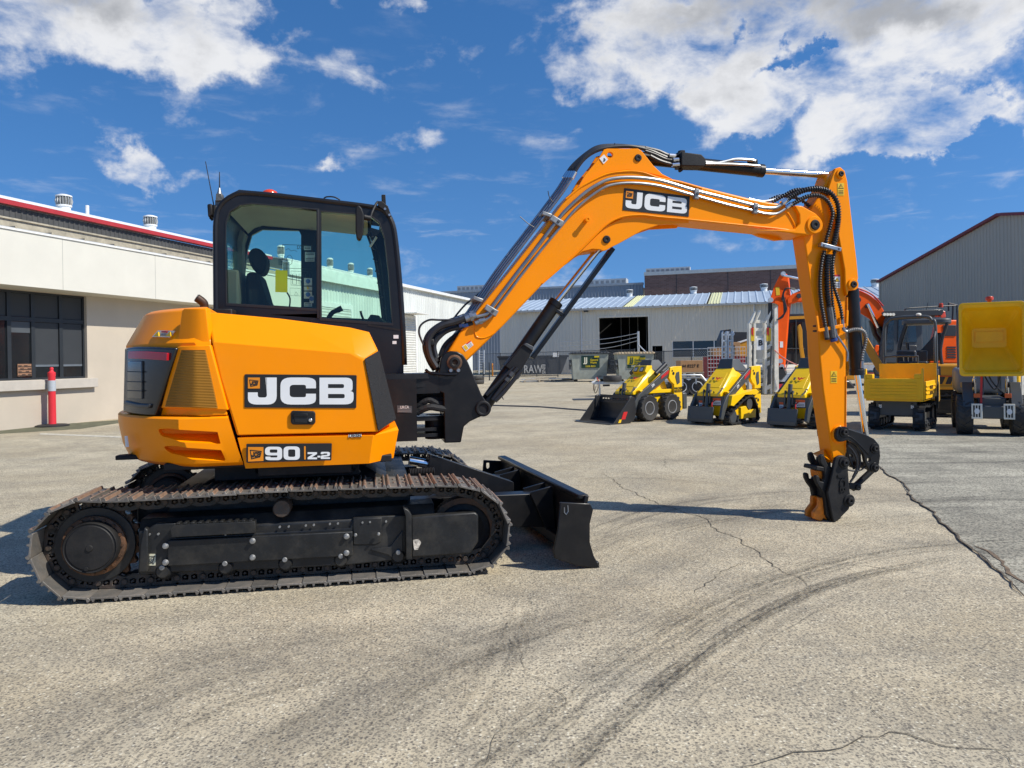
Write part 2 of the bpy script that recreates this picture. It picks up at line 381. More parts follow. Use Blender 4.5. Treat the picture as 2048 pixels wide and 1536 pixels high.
for x,y,r in ((331,1092,.019),(331,1125,.019),(505,1082,.019),(505,1115,.019),(693,1073,.019),(693,1106,.019),(711,1070,.011),(757,1068,.011)):
    a=E(x,y,.05); m=MB(); m.lathe([(r,.056),(r,.046),(r*.75,.043),(r*.72,.030),(.0005,.028)],14,'y',(a[0],0,a[1])); m.build('bolt',BLT,tf,bev=.001)
for x,y in ((300,1068),(318,1067),(560,1053),(578,1052),(612,1050),(628,1049),(660,1047),(676,1046),(725,1044),(740,1043),(772,1042),(452,1068)):
    a=E(x,y,.09); m=MB(); m.cyl((a[0],.07,a[1]),(a[0],.086,a[1]),.007,n=8); m.build('rivet',BLT,tf)
m=MB(); m.pr(EP([(294,1108),(311,1108),(311,1131),(294,1131)],.083),.082,.085); lb=m.build('tie_down_label',mat('cream_decal',(.6,.58,.42),.5),tf,smooth=0)
m=MB()
a=lambda x,y: (*[E(x,y,.08)[0]],.0805,E(x,y,.08)[1])
m.tube([a(298,1112),a(299,1121),a(303,1126),a(307,1121),a(308,1112)],.0025,6); m.tube([a(298,1128),a(303,1125),a(308,1128)],.002,6); m.tube([a(296,1113),a(310,1113)],.002,6); m.tube([a(305,1115),a(301,1117),(a(305,1120)),a(301,1122)],.0018,6); m.build('hook_symbol',INK,lb)
m=MB(); m.pr(EP([(826,1080),(838,1078),(842,1085),(836,1099),(829,1100),(827,1092)],.029),.026,.03); m.build('torn_sticker',mat('torn_paper',(.6,.54,.45),.7,var=.9,vs=60),tf,smooth=0)
# ---------------------------------------------------------------- undercarriage middle, slew ring
m=MB(); m.box(-.75,.85,.36,1.88,.42,.60); m.hull([(-.6,.5,.6),(.7,.5,.6),(-.6,1.74,.6),(.7,1.74,.6),(-.35,.75,.72),(.45,.75,.72),(-.35,1.5,.72),(.45,1.5,.72)])
m.box(-.95,-.6,.40,.55,.40,.52); m.build('car_body',UND,EX,bev=.01)
m=MB(); m.lathe([(.50,.70),(.50,.76),(.46,.765),(.46,.80)],40,'z',(UC[0],UC[1],0)); m.build('slew_ring',BLKM,EX)
m=MB(); m.box(-.72,.72,.16,2.05,.77,.815); m.box(-.45,.5,.35,.42,.66,.78); m.box(-.15,.45,.20,.26,.70,.78)
m.build('slew_platform',BLKM,EX,bev=.006)
for x in (520,544,573,598,622):
    a=E(x,944,.25); m=MB(); m.cyl((a[0],.25,.70),(a[0],.25,.80),.012,n=10); m.build('hose_fitting',ZNC,EX)
m=MB()
for k in range(7): 
    a=E(510+k*32,955,.3); m.tube(smooth_path([(a[0],.3,.76),(a[0]+.02,.36,.7),(a[0]+.05,.5,.66)],4),.014)
m.build('hose',HOSE,EX)
m=MB()
for dv in (.12,):
    m.prz([(-1.05+.12*math.cos(t),dv+.24+.10*math.sin(t)) for t in [2*PI*k/16 for k in range(16)]],.83,.85)
c=E.hz(262,914,.83); m2=MB(); m2.prz([(c[0]-.09,c[1]-.03),(c[0]+.06,c[1]-.03),(c[0]+.10,c[1]+.05),(c[0]+.05,c[1]+.12),(c[0]-.09,c[1]+.05)],.815,.845); m2.build('tie_down_lug',BLKM,EX,bev=.006); m.bm.free()
# ---------------------------------------------------------------- house
def plan(w,Rr,vn,uf,uf2=None):                # ring of points: near front, round the tail, far front
    hw=UC[1]-vn; t0=math.acos(min(hw/Rr,1)); pts=[]
    us=UC[0]-Rr*math.sin(t0)
    for k in range(4): pts.append((uf+(us-uf)*k/4,vn,w))
    n=16
    for k in range(n+1):
        t=t0+(PI-2*t0)*k/n; pts.append((UC[0]-Rr*math.sin(t),UC[1]-Rr*math.cos(t),w))
    u2=uf if uf2 is None else uf2
    for k in range(1,5): pts.append((us+(u2-us)*k/4,2*UC[1]-vn,w))
    return pts
def loft(levels,name,material,parent,bev=0,smooth=32):
    m=MB(); rings=[[m.bm.verts.new(p) for p in plan(*l)] for l in levels]
    n=len(rings[0])
    for a,b in zip(rings,rings[1:]):
        for i in range(n): m.bm.faces.new([a[i],a[(i+1)%n],b[(i+1)%n],b[i]])
    m.bm.faces.new(rings[0]); m.bm.faces.new(list(reversed(rings[-1])))
    return m.build(name,material,parent,bev,smooth)
def cutout(o,cutter,slots=False):
    for q in (o,cutter):
        bm=bmesh.new(); bm.from_mesh(q.data); bmesh.ops.remove_doubles(bm,verts=bm.verts,dist=1e-5); bmesh.ops.triangulate(bm,faces=bm.faces); bmesh.ops.recalc_face_normals(bm,faces=bm.faces); bm.to_mesh(q.data); bm.free()
    bo=o.modifiers.new('cut','BOOLEAN'); bo.operation='DIFFERENCE'; bo.object=cutter; bo.solver='EXACT'
    o.modifiers.move(len(o.modifiers)-1,0)
    dg=bpy.context.evaluated_depsgraph_get(); dg.update()
    hide=[mm for mm in o.modifiers if mm.type!='BOOLEAN']
    for h in hide: h.show_viewport=False
    dg.update(); me=bpy.data.meshes.new_from_object(o.evaluated_get(dg))
    for h in hide: h.show_viewport=True
    o.modifiers.remove(bo); o.data=me; me.polygons.foreach_set('material_index',[0]*len(me.polygons)); me.materials.clear(); me.materials.append(YEL)
    me.polygons.foreach_set('use_smooth',[True]*len(me.polygons)); me.set_sharp_from_angle(angle=R(32))
    cm=cutter.data; bpy.data.objects.remove(cutter)
def uv_at(px,py,v): return E(px,py,v)[0]
cwR=1.255
ub=uv_at(486,936,VN); ut=uv_at(457,824,VN)
def ufw(w,w0=.80,w1=1.10): return ub+(ut-ub)*(w-w0)/(w1-w0)
CW=loft([(.795,1.16,.10,ufw(.795)-.01,-.6),(.82,1.20,.055,ufw(.82),-.6),(.90,1.235,VN,ufw(.90),-.6),(1.05,1.262,VN,ufw(1.05),-.6),(1.105,1.262,VN,ufw(1.105),-.6),(1.118,1.25,VN+.012,ufw(1.118),-.6),(1.12,1.17,VN+.04,ufw(1.12),-.6)],'counterweight',YEL,EX,bev=.006,smooth=30)
for L in ([(306,858),(313,856),(437,863),(443,886),(437,887),(318,881),(311,876)],[(317,893),(323,891),(444,899),(452,919),(449,923),(336,914),(331,910)]):
    m=MB(); a=EP(L,.06); 
    cu=sum(p[0] for p in a)/len(a); cw=sum(p[1] for p in a)/len(a)
    front=[(u,-.3,w) for u,w in a]; 
    fr2=[m.bm.verts.new(p) for p in front]; mid=[m.bm.verts.new((u,.045,w)) for u,w in a]; bk=[m.bm.verts.new((cu+(u-cu)*.90+.0,.17,cw+(w-cw)*.35+.018)) for u,w in a]
    n=len(a)
    for A,B in ((fr2,mid),(mid,bk)):
        for i in range(n): m.bm.faces.new([A[i],B[i],B[(i+1)%n],A[(i+1)%n]])
    m.bm.faces.new(fr2); m.bm.faces.new(list(reversed(bk)))
    cutout(CW,m.build('cut',None,EX,smooth=0))
# upper tail: column beside the door + rear bonnet
def ufu(w):
    T=[(1.10,uv_at(457,822,VN)),(1.33,uv_at(437,755,VN)),(1.62,uv_at(420,675,VN)),(1.80,uv_at(415,622,.15))]
    for a,b in zip(T,T[1:]):
        if w<=b[0]: return a[1]+(b[1]-a[1])*(w-a[0])/(b[0]-a[0])
    return T[-1][1]
wr=E.cyl(300,688,UC,1.2)[2]; wt=E.cyl(330,627,UC,1.08)[2]+.03
BON=loft([(1.122,1.20,VN+.003,ufu(1.122),-.6),(1.3,1.20,VN+.003,ufu(1.3),-.6),(wr-.04,1.20,VN+.006,ufu(wr),-.6),(wr,1.205,VN+.012,ufu(wr),-.6),(wr+.03,1.19,VN+.03,ufu(wr+.03),-.6),(wt-.02,1.09,VN+.13,ufu(wt)-.005,-.6),(wt,1.05,VN+.18,ufu(wt)-.01,-.6)],'rear_bonnet',YEL,EX,bev=.008,smooth=28)
# column standing proud between bonnet and door
def tail_patch(L,rad,th,name,material,parent,bev=.004,vflat=None,sub=6,out=0):
    """panel following the round tail: L in photo px, split so that it bends"""
    m=MB(); pts=[]
    n=len(L)
    for i in range(n):
        a=L[i];b=L[(i+1)%n]
        for k in range(sub): pts.append((a[0]+(b[0]-a[0])*k/sub,a[1]+(b[1]-a[1])*k/sub))
    def pt(x,y,r):
        if vflat is not None:
            u,w=E(x,y,vflat); q=E.cyl(x,y,UC,r)
            if q[1]<vflat or u>UC[0]-math.sqrt(max(r*r-(UC[1]-vflat)**2,0)): return Vector((u,vflat,w))
            return Vector(q)
        return Vector(E.cyl(x,y,UC,r))
    F_=[pt(x,y,rad) for x,y in pts]
    xs=[p[0] for p in pts]; 
    tri=tessellate_polygon([[Vector((x,y,0)) for x,y in pts]])
    A=[m.bm.verts.new(p) for p in F_]
    c=Vector((UC[0],UC[1],0))
    B=[]
    for p in F_:
        d=(c-Vector((p.x,p.y,0))); d=Vector((d.x*.6,abs(d.y),0)).normalized(); B.append(m.bm.verts.new(p+d*th))
    for t in tri:
        try: m.bm.faces.new([A[i] for i in t]); m.bm.faces.new([B[i] for i in reversed(t)])
        except ValueError: pass
    N=len(A)
    for i in range(N): m.bm.faces.new([A[i],B[i],B[(i+1)%N],A[(i+1)%N]])
    return m.build(name,material,parent,bev,30)
# strips across the width so patches bend with the tail
def tail_strips(Ltop,Lbot,rad,th,name,material,parent,n=10,bev=0,vflat=None):
    m=MB(); rows=[]
    def pt(x,y):
        q=Vector(E.cyl(x,y,UC,rad))
        if vflat is not None:
            u,w=E(x,y,vflat)
            if q.y<vflat or u>UC[0]-math.sqrt(max(rad*rad-(UC[1]-vflat)**2,0)): q=Vector((u,vflat,w))
        return q
    def lin(L,t):
        t=t*(len(L)-1); i=min(int(t),len(L)-2); f=t-i; return (L[i][0]+(L[i+1][0]-L[i][0])*f,L[i][1]+(L[i+1][1]-L[i][1])*f)
    A=[];B=[]
    for k in range(n+1):
        a=pt(*lin(Ltop,k/n)); b=pt(*lin(Lbot,k/n)); A.append((a,b))
    c=Vector((UC[0],UC[1],0)); inn=lambda p:(p+(Vector((c.x-p.x,c.y-p.y,0)).normalized()*th))
    rowsv=[[m.bm.verts.new(p) for p in (a,b,inn(b),inn(a))] for a,b in A]
    for x,y in zip(rowsv,rowsv[1:]):
        for k in range(4): m.bm.faces.new([x[k],x[(k+1)%4],y[(k+1)%4],y[k]])
    m.bm.faces.new(rowsv[0]); m.bm.faces.new(list(reversed(rowsv[-1])))
    return m.build(name,material,parent,bev,30)
# the column beside the door (proud rim round the grille)
m=MB(); pass
tail_strips([(364,621),(369,617),(412,617)],[(354,694),(362,694),(420,692)],1.19,.05,'column_top',YEL,BON,n=8,bev=.006,vflat=.045).location=(0,0,0)
tail_strips([(354,694),(362,692),(420,690)],[(322,816),(380,818),(455,820)],1.222,.04,'column_panel',YEL,BON,n=12,bev=.006,vflat=.018)
GRL=mat('grille_mesh',(.36,.155,.004),.6,var=.05)
g=tail_strips([(363,700),(409,700)],[(330,813),(434,816)],1.232,.02,'grille',GRL,EX,n=14,vflat=.008)
nt=GRL.node_tree; b=nt.nodes['Principled BSDF']; tcn=nd(nt,'ShaderNodeTexCoord'); wv=nd(nt,'ShaderNodeTexWave',bands_direction='Z'); wv.inputs['Scale'].default_value=32; nt.links.new(tcn.outputs['Object'],wv.inputs[0]); bp=nd(nt,'ShaderNodeBump'); bp.inputs['Strength'].default_value=.9; bp.inputs['Distance'].default_value=.006; nt.links.new(wv.outputs[1],bp.inputs['Height']); nt.links.new(bp.outputs[0],b.inputs['Normal'])
# tail light pod
POD=tail_strips([(249,696),(270,694),(300,694),(352,696)],[(246,824),(262,828),(290,832),(309,832)],1.245,.10,'tail_light_pod',mat('pod_plastic',(.012,.012,.013),.22,coat=.3,var=.1),EX,n=16,bev=.012)
tail_strips([(247,801),(275,807),(299,808)],[(246,810),(275,816),(297,817)],1.262,.05,'lower_step',mat('step_plastic',(.035,.037,.04),.3),POD,n=10,bev=.008)
tail_strips([(256,722),(283,722)],[(254,795),(283,798)],1.256,.03,'lens',mat('smoked_lens',(.05,.055,.06),.08,coat=.6,var=.1),POD,n=6,bev=.004)
for y in (742,762,780): tail_strips([(254,y),(284,y+1)],[(254,y+2),(284,y+3)],1.26,.02,'lens_line',BLK,POD,n=4)
tail_strips([(256,703),(290,703),(334,706)],[(256,717),(290,718),(333,721)],1.262,.02,'reflector',RED,POD,n=8,bev=.002)
# warning label on the bonnet
def lab3(L,v,name,material,parent,th=.003):
    m=MB(); m.ext([E.p3(x,y,vv) for (x,y),vv in zip(L,v)],(0,-th,0)); return m.build(name,material,parent,smooth=0)
lw=tail_strips([(317,662),(350,663)],[(305,675),(341,676)],1.175,.01,'warning_label',WHT,EX,n=4)
lw.location=(0,-.012,.004)
for x in (313,337): 
    q=tail_strips([(x+3,665),(x+4,665)],[(x-5,674),(x+5,674)],1.19,.01,'triangle',YDEC,lw,n=2)
q=tail_strips([(324,663.5),(334,663.5)],[(323,666.5),(333,666.5)],1.19,.01,'heading',REDP,lw,n=2)
q=tail_strips([(323,668),(332,668)],[(321,673),(330,673)],1.188,.01,'print',mat('grey_print',(.3,.3,.3),.6,var=.7,vs=150),lw,n=2)
tail_strips([(249,872),(252,872)],[(251,894),(255,894)],1.29,.01,'serial_sticker',WHT,EX,n=2)
# dark inner structure seen in the gaps
m=MB(); m.box(-.55,.42,.26,1.0,.82,1.60); m.build('inner_frame',BLKM,EX)
# engine side door
def q3(L): return [E.p3(x,y,v) for x,y,v in L]
D=q3([(424,684,VN),(709,708,VN),(727,718,VN),(754,864,VN),(474,871,VN),(460,822,VN),(439,755,VN),(417,624,.165),(560,637,.165),(700,655,.165),(738,664,.17),(755,699,.115),(791,836,.27),(787,843,.27)])
Bk=[(u,.98,w) for u,v,w in D if w>1.4]+[(D[3][0]+.1,.9,D[3][2]),(D[4][0],.9,D[4][2])]
m=MB(); m.hull(D+Bk); DOOR=m.build('engine_door',YEL,EX,bev=.012,smooth=20,segs=3)
# front vent
m=MB(); m.ext(q3([(728.5,718,.026),(757.5,701,.108),(791.5,838,.262),(756,862,.026)]),(.004,-.006,0)); VT=m.build('front_vent',mat('vent_mesh',(.012,.012,.013),.6,bump=.8,bs=260),EX,bev=.003)
# sill
S=q3([(475,876,VN),(747,871,VN),(794,853,.26),(797,860,.25),(787,916,.28),(738,927,.06),(491,937,.055)])
m=MB(); m.hull(S+[(u,.9,w) for u,v,w in S]); SILL=m.build('side_sill',YEL,EX,bev=.01,smooth=20,segs=3)
# door handle
hp=EP([(582,824),(585,821),(628,822),(631,826),(631,845),(627,849),(586,849),(582,845)],.03)
m=MB(); m.pr(hp,.012,.034); ho=m.build('door_handle',BLKM,DOOR,bev=.006)
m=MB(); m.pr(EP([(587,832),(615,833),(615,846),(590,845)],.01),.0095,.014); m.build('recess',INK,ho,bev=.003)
m=MB(); m.pr(EP([(586,826),(615,827),(616,834),(587,834)],.004),.002,.012); m.build('pull',BLK,ho,bev=.004)
a=E(621,840,.01); m=MB(); m.cyl((a[0],.004,a[1]),(a[0],.013,a[1]),.012); m.build('lock',CHR,ho,bev=.002)
# --- decals
def decal_plate(L,v,parent,name='name_plate'):
    m=MB(); m.pr(EP(L,v),v,v+.004); return m.build(name,INK,parent,bev=.001,smooth=0)
def zz(x,y): return (200+x/3.2,580+y/3.2)
TH_=Vector((0,-.0018,0))
def zfn(v): return lambda x,y: E.p3(*zz(x,y),v)
def emblem(fn,parent,v):
    o=None
    m=MB(); m.ext([fn(*p) for p in ((0,0),(1,0),(1,1),(0,1))],TH_); o=m.build('emblem',mat('decal_orange',(.8,.26,.004),.4),parent,smooth=0)
    m=MB(); f2=lambda x,y: Vector(fn(x,y))+TH_
    rim=[(.12,.18),(.9,.28),(.8,.72),(.22,.84)]; inn=[(.17,.24),(.83,.33),(.75,.67),(.26,.77)]
    m.ext([f2(*p) for p in rim],TH_,[[f2(*p) for p in inn]])
    for ch,x0 in (('J',.24),('C',.43),('B',.62)): glyph(m,ch,x0,x0+.17,.34,.70,f2,TH_)
    m.build('emblem_letters',INK,o,smooth=0); return o
v0=.024
PL=decal_plate([zz(925,543),zz(930,539),zz(1639,545),zz(1643,550),zz(1640,752),zz(1636,756),zz(930,752),zz(925,748)],v0,DOOR)
m=MB(); f=zfn(v0)
glyph(m,'J',947,1131,560,733,f,TH_); glyph(m,'C',1155,1382,560,733,f,TH_); glyph(m,'B',1405,1623,561,732,f,TH_); m.build('letters',WHT,PL,smooth=0)
emblem(lambda a,b:zfn(v0-.002)(947+76*a,560+70*b),PL,v0)
PL2=decal_plate([zz(936,988),zz(940,985),zz(1480,981),zz(1484,985),zz(1481,1087),zz(1477,1091),zz(941,1106),zz(936,1102)],.021,SILL)
m=MB(); f=zfn(.0205)
glyph(m,'9',1056,1166,1003,1089,f,TH_); glyph(m,'0',1175,1279,1001,1087,f,TH_); glyph(m,'Z',1329,1389,1038,1083,f,TH_); glyph(m,'-',1392,1411,1040,1082,f,TH_); glyph(m,'2',1413,1472,1036,1081,f,TH_); m.build('letters',WHT,PL2,smooth=0)
m=MB(); m.ext([f(1306,1000),f(1316,1000),f(1317,1084),f(1307,1085)],TH_); m.build('divider',MT['decal_orange'],PL2,smooth=0)
emblem(lambda a,b:zfn(.019)(948+98*a,1005+(93-4*a)*b),PL2,.02)
x,y=zz(1590,926); m=MB(); m.pr(EP([(x,y),(x+26,y-1),(x+26,y+4),(x,y+5)],.027),.026,.03); fl=m.build('fuel_label',WHT,SILL,smooth=0)
q=E.p3(x+14,y+2,.026); word('DIESEL',.032,face_mtx(q),INK,'print',fl,ext=.001,off=.001,sx=.9)
# exhaust
a=E.p3(404,592,.75); m=MB(); m.tube(smooth_path([(a[0]+.02,.75,1.70),(a[0]+.015,.75,a[2]-.09),(a[0]+.010,.742,a[2]-.05),(a[0]-.03,.725,a[2]-.015)],6),[.030]*19,16); o=m.build('exhaust_pipe',mat('burnt_steel',(.05,.035,.028),.5,.5,var=.3,rust=.2),EX)
m=MB(); m.cyl((a[0]-.034,.7235,a[2]-.012),(a[0]-.031,.7245,a[2]-.014),.026); m.build('pipe_mouth',INK,o)
m=MB(); m.box(a[0]+.06,a[0]+.2,.78,.95,1.72,1.85); m.build('air_intake',BLKM,EX,bev=.01)
# ---------------------------------------------------------------- cab
CV,CF=1.08,2.12                                # near and far faces of the cab
CABM=mat('cab_black',(.008,.008,.009),.34,coat=.1,spec=.35,var=.1,dirt=.03)
GLASS=tinted('cab_glass',(.72,.90,.80),.75); GLF=tinted('cab_glass_far',(.76,.93,.84),.7)
outer=[(434,800),(433,622),(430,500),(430,440),(434,420),(446,402),(468,388),(489,384),(562,390),(640,399),(744,411),(768,418),(782,433),(789,461),(796,540),(803,640),(808,720),(806,750),(797,771),(786,790)]
h1=[(454,606),(452,482),(453,445),(460,424),(480,411),(505,408),(633,420),(633,617)]
h2=[(642,423),(713,429),(742,434),(758,446),(768,475),(776,540),(784,646),(643,636)]
m=MB(); m.pr(EP(outer,CV),CV,CV+.06,[EP(h1,CV),EP(h2,CV)]); CAB=m.build('cab',CABM,EX,bev=.006)
ou=EP(outer,CV)
gh1=[(485,607),(496,503),(505,472),(526,461),(599,463),(603,472),(603,615)]
gh2=[(640,455),(734,462),(744,485),(757,560),(768,640),(640,634)]
def farof(L): return EP(L,CF)
m=MB(); m.pr(ou,CF-.05,CF,[farof(gh1),farof(gh2)]); m.build('far_frame',CABM,CAB,bev=.006)
# rounded outer tube of the near frame
m=MB(); m.tube(smooth_path([(u,CV+.01,w) for u,w in EP([(432,620),(431,500),(432,440),(440,412),(462,393),(489,386),(562,392),(640,401),(744,414),(770,424),(784,445),(791,480),(799,560),(806,660),(809,730)],CV)],4),.022,8); m.build('roll_tube',CABM,CAB)
# roof, rear and front bands joining both sides
def band(L,th,name,material,n0=CV+.06,n1=CF-.05,bev=.004):
    m=MB(); P_=EP(L,CV); c=(.12,2.1); Q=[(u+(c[0]-u)*th,w+(c[1]-w)*th) for u,w in P_]
    m.pr(P_+list(reversed(Q)),n0,n1); return m.build(name,material,CAB,bev)
band([(446,404),(468,391),(489,387),(562,393),(640,402),(700,409),(744,414)],.06,'roof',CABM)
m=MB(); P_=EP([(456,420),(470,408),(489,402),(640,416),(735,427)],CV); m.pr(P_+[(u,w-.015) for u,w in reversed(P_)],CV+.07,CF-.06); m.build('headlining',mat('cream_lining',(.75,.70,.58),.8,var=.1),CAB)
band([(433,622),(430,560),(430,500),(430,440),(437,415)],.04,'rear_pillar',MT.get('pillar_lining') or mat('pillar_lining',(.34,.31,.26),.7),CV+.06,CV+.16)
band([(433,622),(430,560),(430,500),(430,440),(437,415)],.10,'rear_pillar',mat('pillar_lining',(.34,.31,.26),.7),CF-.22,CF-.05)
band([(430,470),(430,440),(437,415),(446,402)],.04,'rear_header',CABM)
band([(433,660),(433,640),(433,622),(432,600)],.04,'rear_sill',CABM)
m=MB(); a=E(437,600,CV);b=E(436,470,CV); m.pr([a,b,(b[0]+.006,b[1]),(a[0]+.006,a[1])],CV+.15,CF-.16); m.build('rear_glass',GLF,CAB,smooth=0)
# inner rear shelf and trim seen through the side window
m=MB(); a=E(470,600,1.6); m.box(a[0]-.02,a[0]+.08,1.3,1.95,1.7,2.2); m.box(a[0]-.04,a[0]+.16,1.17,2.0,1.65,1.86); m.build('rear_trim',mat('trim_grey',(.32,.29,.24),.7),CAB,bev=.02)
band([(768,418),(782,433),(789,461)],.05,'front_header',CABM)
band([(808,760),(808,720),(805,690),(803,662)],.05,'front_sill',CABM)
m=MB(); a=E(803,662,CV);b=E(789,461,CV); m.pr([a,b,(b[0]-.006,b[1]),(a[0]-.006,a[1])],CV+.06,CF-.05); m.build('windscreen',GLF,CAB,smooth=0)
for L,nm in ((h1,'side_glass'),(h2,'side_glass')):
    p=EP(L,CV); c=(sum(x for x,_ in p)/len(p),sum(y for _,y in p)/len(p)); p=[(c[0]+(x-c[0])*1.02,c[1]+(y-c[1])*1.02) for x,y in p]
    m=MB(); m.face([(u,CV+.03,w) for u,w in p]); m.build(nm,GLASS,CAB,smooth=0)
for L in (gh1,gh2):
    m=MB(); m.face([(u,CF-.02,w) for u,w in farof(L)]); m.build('far_glass',GLF,CAB,smooth=0)
# window rubber and sliding mullion
m=MB(); m.pr(EP([(633,419),(637,419),(638,637),(634,636)],CV-.008),CV-.008,CV+.04); m.build('window_mullion',INK,CAB,bev=.002)
m=MB(); m.pr(EP([(637.5,421),(640.5,421),(641.5,637),(638.5,637)],CV-.003),CV-.002,CV+.03); m.build('window_slide',GREY,CAB,bev=.001)
for L in (h1,h2):
    p=EP(L,CV); q=[]
    c=(sum(x for x,_ in p)/len(p),sum(y for _,y in p)/len(p))
    m=MB(); m.pr([(c[0]+(x-c[0])*1.045,c[1]+(y-c[1])*1.04) for x,y in p],CV-.004,CV,[[(c[0]+(x-c[0])*1.0,c[1]+(y-c[1])*1.0) for x,y in p]]); m.build('window_seal',INK,CAB,bev=.001)
m=MB(); m.pr(EP([(454,606),(454,622),(640,640),(640,617)],CV),CV+.02,CV+.026); m.build('lower_band',INK,CAB)
# lower cab body
m=MB(); m.pr(EP([(445,700),(445,628),(640,645),(800,665),(806,720),(804,750),(796,772),(784,790),(700,790)],CV+.05),CV+.05,CF-.01); m.build('cab_base',CABM,CAB,bev=.01)
m=MB(); m.box(-.5,.8,CV+.02,CF-.02,.83,1.45); m.build('cab_floor',BLKM,CAB,bev=.01)
m=MB(); m.pr(EP([(736,648),(800,658),(800,662),(736,652)],CV-.004),CV-.004,CV+.01); m.build('trim_line',BLKM,CAB)
for L in ([(787,670),(797,670),(797,677),(787,677)],[(785,682),(793,682),(793,688),(785,688)]):
    m=MB(); m.pr(EP(L,CV-.003),CV-.003,CV); m.build('spec_sticker',WHT,CAB,smooth=0)
# roof guard plate, beacon, brackets, mirrors, aerials
m=MB(); p=EP([(452,392),(478,379),(560,386),(640,397),(640,400),(560,391),(484,384),(454,396)],CV+.08); m.pr(p,CV+.08,CF-.1); m.build('roof_plate',BLKM,CAB,bev=.004)
m=MB(); p=EP([(654,399),(740,409),(768,412),(768,417),(740,413),(654,403)],CV+.1); m.pr(p,CV+.1,CF-.1); m.build('roof_hatch',BLKM,CAB,bev=.004)
a=E.p3(540,388,1.5); m=MB(); m.lathe([(.065,-.03),(.065,0),(.055,.02),(.03,.034),(.0005,.036)],20,'z',a); m.build('beacon',mat('beacon_orange',(.7,.06,.01),.25,coat=.5),CAB)
m=MB(); m.tube(smooth_path([E.p3(646,400,CV+.2),E.p3(652,394,CV+.2),E.p3(668,394,CV+.2),E.p3(680,400,CV+.2)],5),.006); m.build('roof_cable',HOSE,CAB)
m=MB(); m.pr(EP([(763,389),(771,389),(772,409),(764,409)],CV+.02),CV+.02,CV+.09); m.pr(EP([(756,402),(764,402),(776,412),(783,432),(776,436),(768,420),(756,412)],CV-.02),CV-.02,CV+.0); m.build('front_bracket',BLKM,CAB,bev=.004)
for x,y in ((770,418),(779,430)):
    a=E(x,y,CV-.02); m=MB(); m.cyl((a[0],CV-.03,a[1]),(a[0],CV-.02,a[1]),.010,n=10); m.build('bolt',ZNC,CAB)
m=MB()
mp=EP([(711,418),(714,412),(719,412),(724,418),(728,430),(728,448),(726,468),(722,479),(718,482),(713,477),(711,460)],.93); m.pr(mp,.90,.98); MR=m.build('wing_mirror',BLKM,CAB,bev=.012)
m=MB(); m.tube(smooth_path([E.p3(727,434,.94),E.p3(740,434,.96),E.p3(744,425,1.0),E.p3(752,408,1.05),E.p3(756,404,CV)],4),.010); m.cyl(E.p3(727,434,.94),E.p3(741,437,.96),.022,n=12); m.build('mirror_arm',BLKM,MR)
m=MB(); m.pr(EP([(416,410),(426,409),(427,434),(418,436)],CV+.1),CV+.06,CV+.16); MR=m.build('rear_mirror',BLKM,CAB,bev=.01)
m=MB(); m.tube([E.p3(420,435,CV+.1),E.p3(424,440,CV+.1),E.p3(429,436,CV+.1),E.p3(428,410,CV+.1)],.009); m.build('mirror_arm',BLKM,MR)
m=MB(); m.pr(EP([(433,388),(445,388),(446,402),(432,403)],CV+.1),CV+.08,CV+.16); m.pr(EP([(430,400),(446,400),(440,412),(430,430)],CV+.1),CV+.1,CV+.15); AB=m.build('aerial_mount',mat('dull_metal',(.16,.155,.14),.5,.5,var=.5,vs=30,dirt=.4),CAB,bev=.004)
m=MB(); m.tube([E.p3(429,418,CV+.12),E.p3(411,323,CV+.12)],[.0045,.003]); m.build('aerial',HOSE,AB)
m=MB(); m.tube([E.p3(439,388,CV+.12),E.p3(439,376,CV+.12)],[.02,.008]); m.build('aerial_base',ZNC,AB)
m=MB(); m.tube([E.p3(439,376,CV+.12),E.p3(439,344,CV+.12)],[.005,.003]); m.build('aerial',HOSE,AB)
# inside: seat, manuals, labels, levers
SEAT=mat('seat_cloth',(.02,.021,.024),.8,bump=.2,bs=200)
m=MB(); a=EP([(500,551),(523,549),(533,580),(541,609),(560,622),(500,622)],1.6); m.pr(a,1.38,1.84); ST=m.build('seat',SEAT,CAB,bev=.03)
m=MB(); a=E(519,525,1.6); m.pr([(a[0]+.07*math.cos(t)*(1+.15*math.sin(t))-.015*math.sin(t),a[1]+.108*math.sin(t)) for t in [2*PI*k/20 for k in range(20)]],1.48,1.74); m.build('headrest',SEAT,ST,bev=.03)
m=MB(); m.pr(EP([(497,582),(503,580),(504,606),(498,608)],1.4),1.36,1.41); m.pr(EP([(509,545),(522,545),(522,556),(509,556)],1.58),1.58,1.64); m.build('armrest',SEAT,ST,bev=.01)
m=MB(); m.pr(EP([(551,540),(575,541),(575,585),(550.5,584)],CV+.05),CV+.05,CV+.052); m.build('yellow_notice',mat('notice_yellow',(.95,.85,.0),.6,var=.04),CAB,smooth=0)
m=MB(); m.tube(smooth_path([E.p3(574,585,CV+.1),E.p3(580,597,CV+.1),E.p3(579,614,CV+.1)],4),.006); m.build('cable',HOSE,CAB)
FAINT=mat('faint_ink',(.03,.05,.05),.6); 
def outline(L,v,r=.0022,cl=True): m.tube([E.p3(x,y,v) for x,y in L],r,4,closed=cl)
m=MB(); outline([(565,489),(624,491),(624,538),(564,536)],CV+.045); outline([(571,500),(577,497),(582,502),(588,500),(594,503)],CV+.045,.0015,False); outline([(579+6*math.cos(t),520+10*math.sin(t)) for t in [2*PI*k/12 for k in range(12)]],CV+.045,.0015); outline([(569,522),(575,520),(583,520),(583,524)],CV+.045,.0015,False)
outline([(582,542),(624,544),(624,572),(582,570)],CV+.045,.0015)
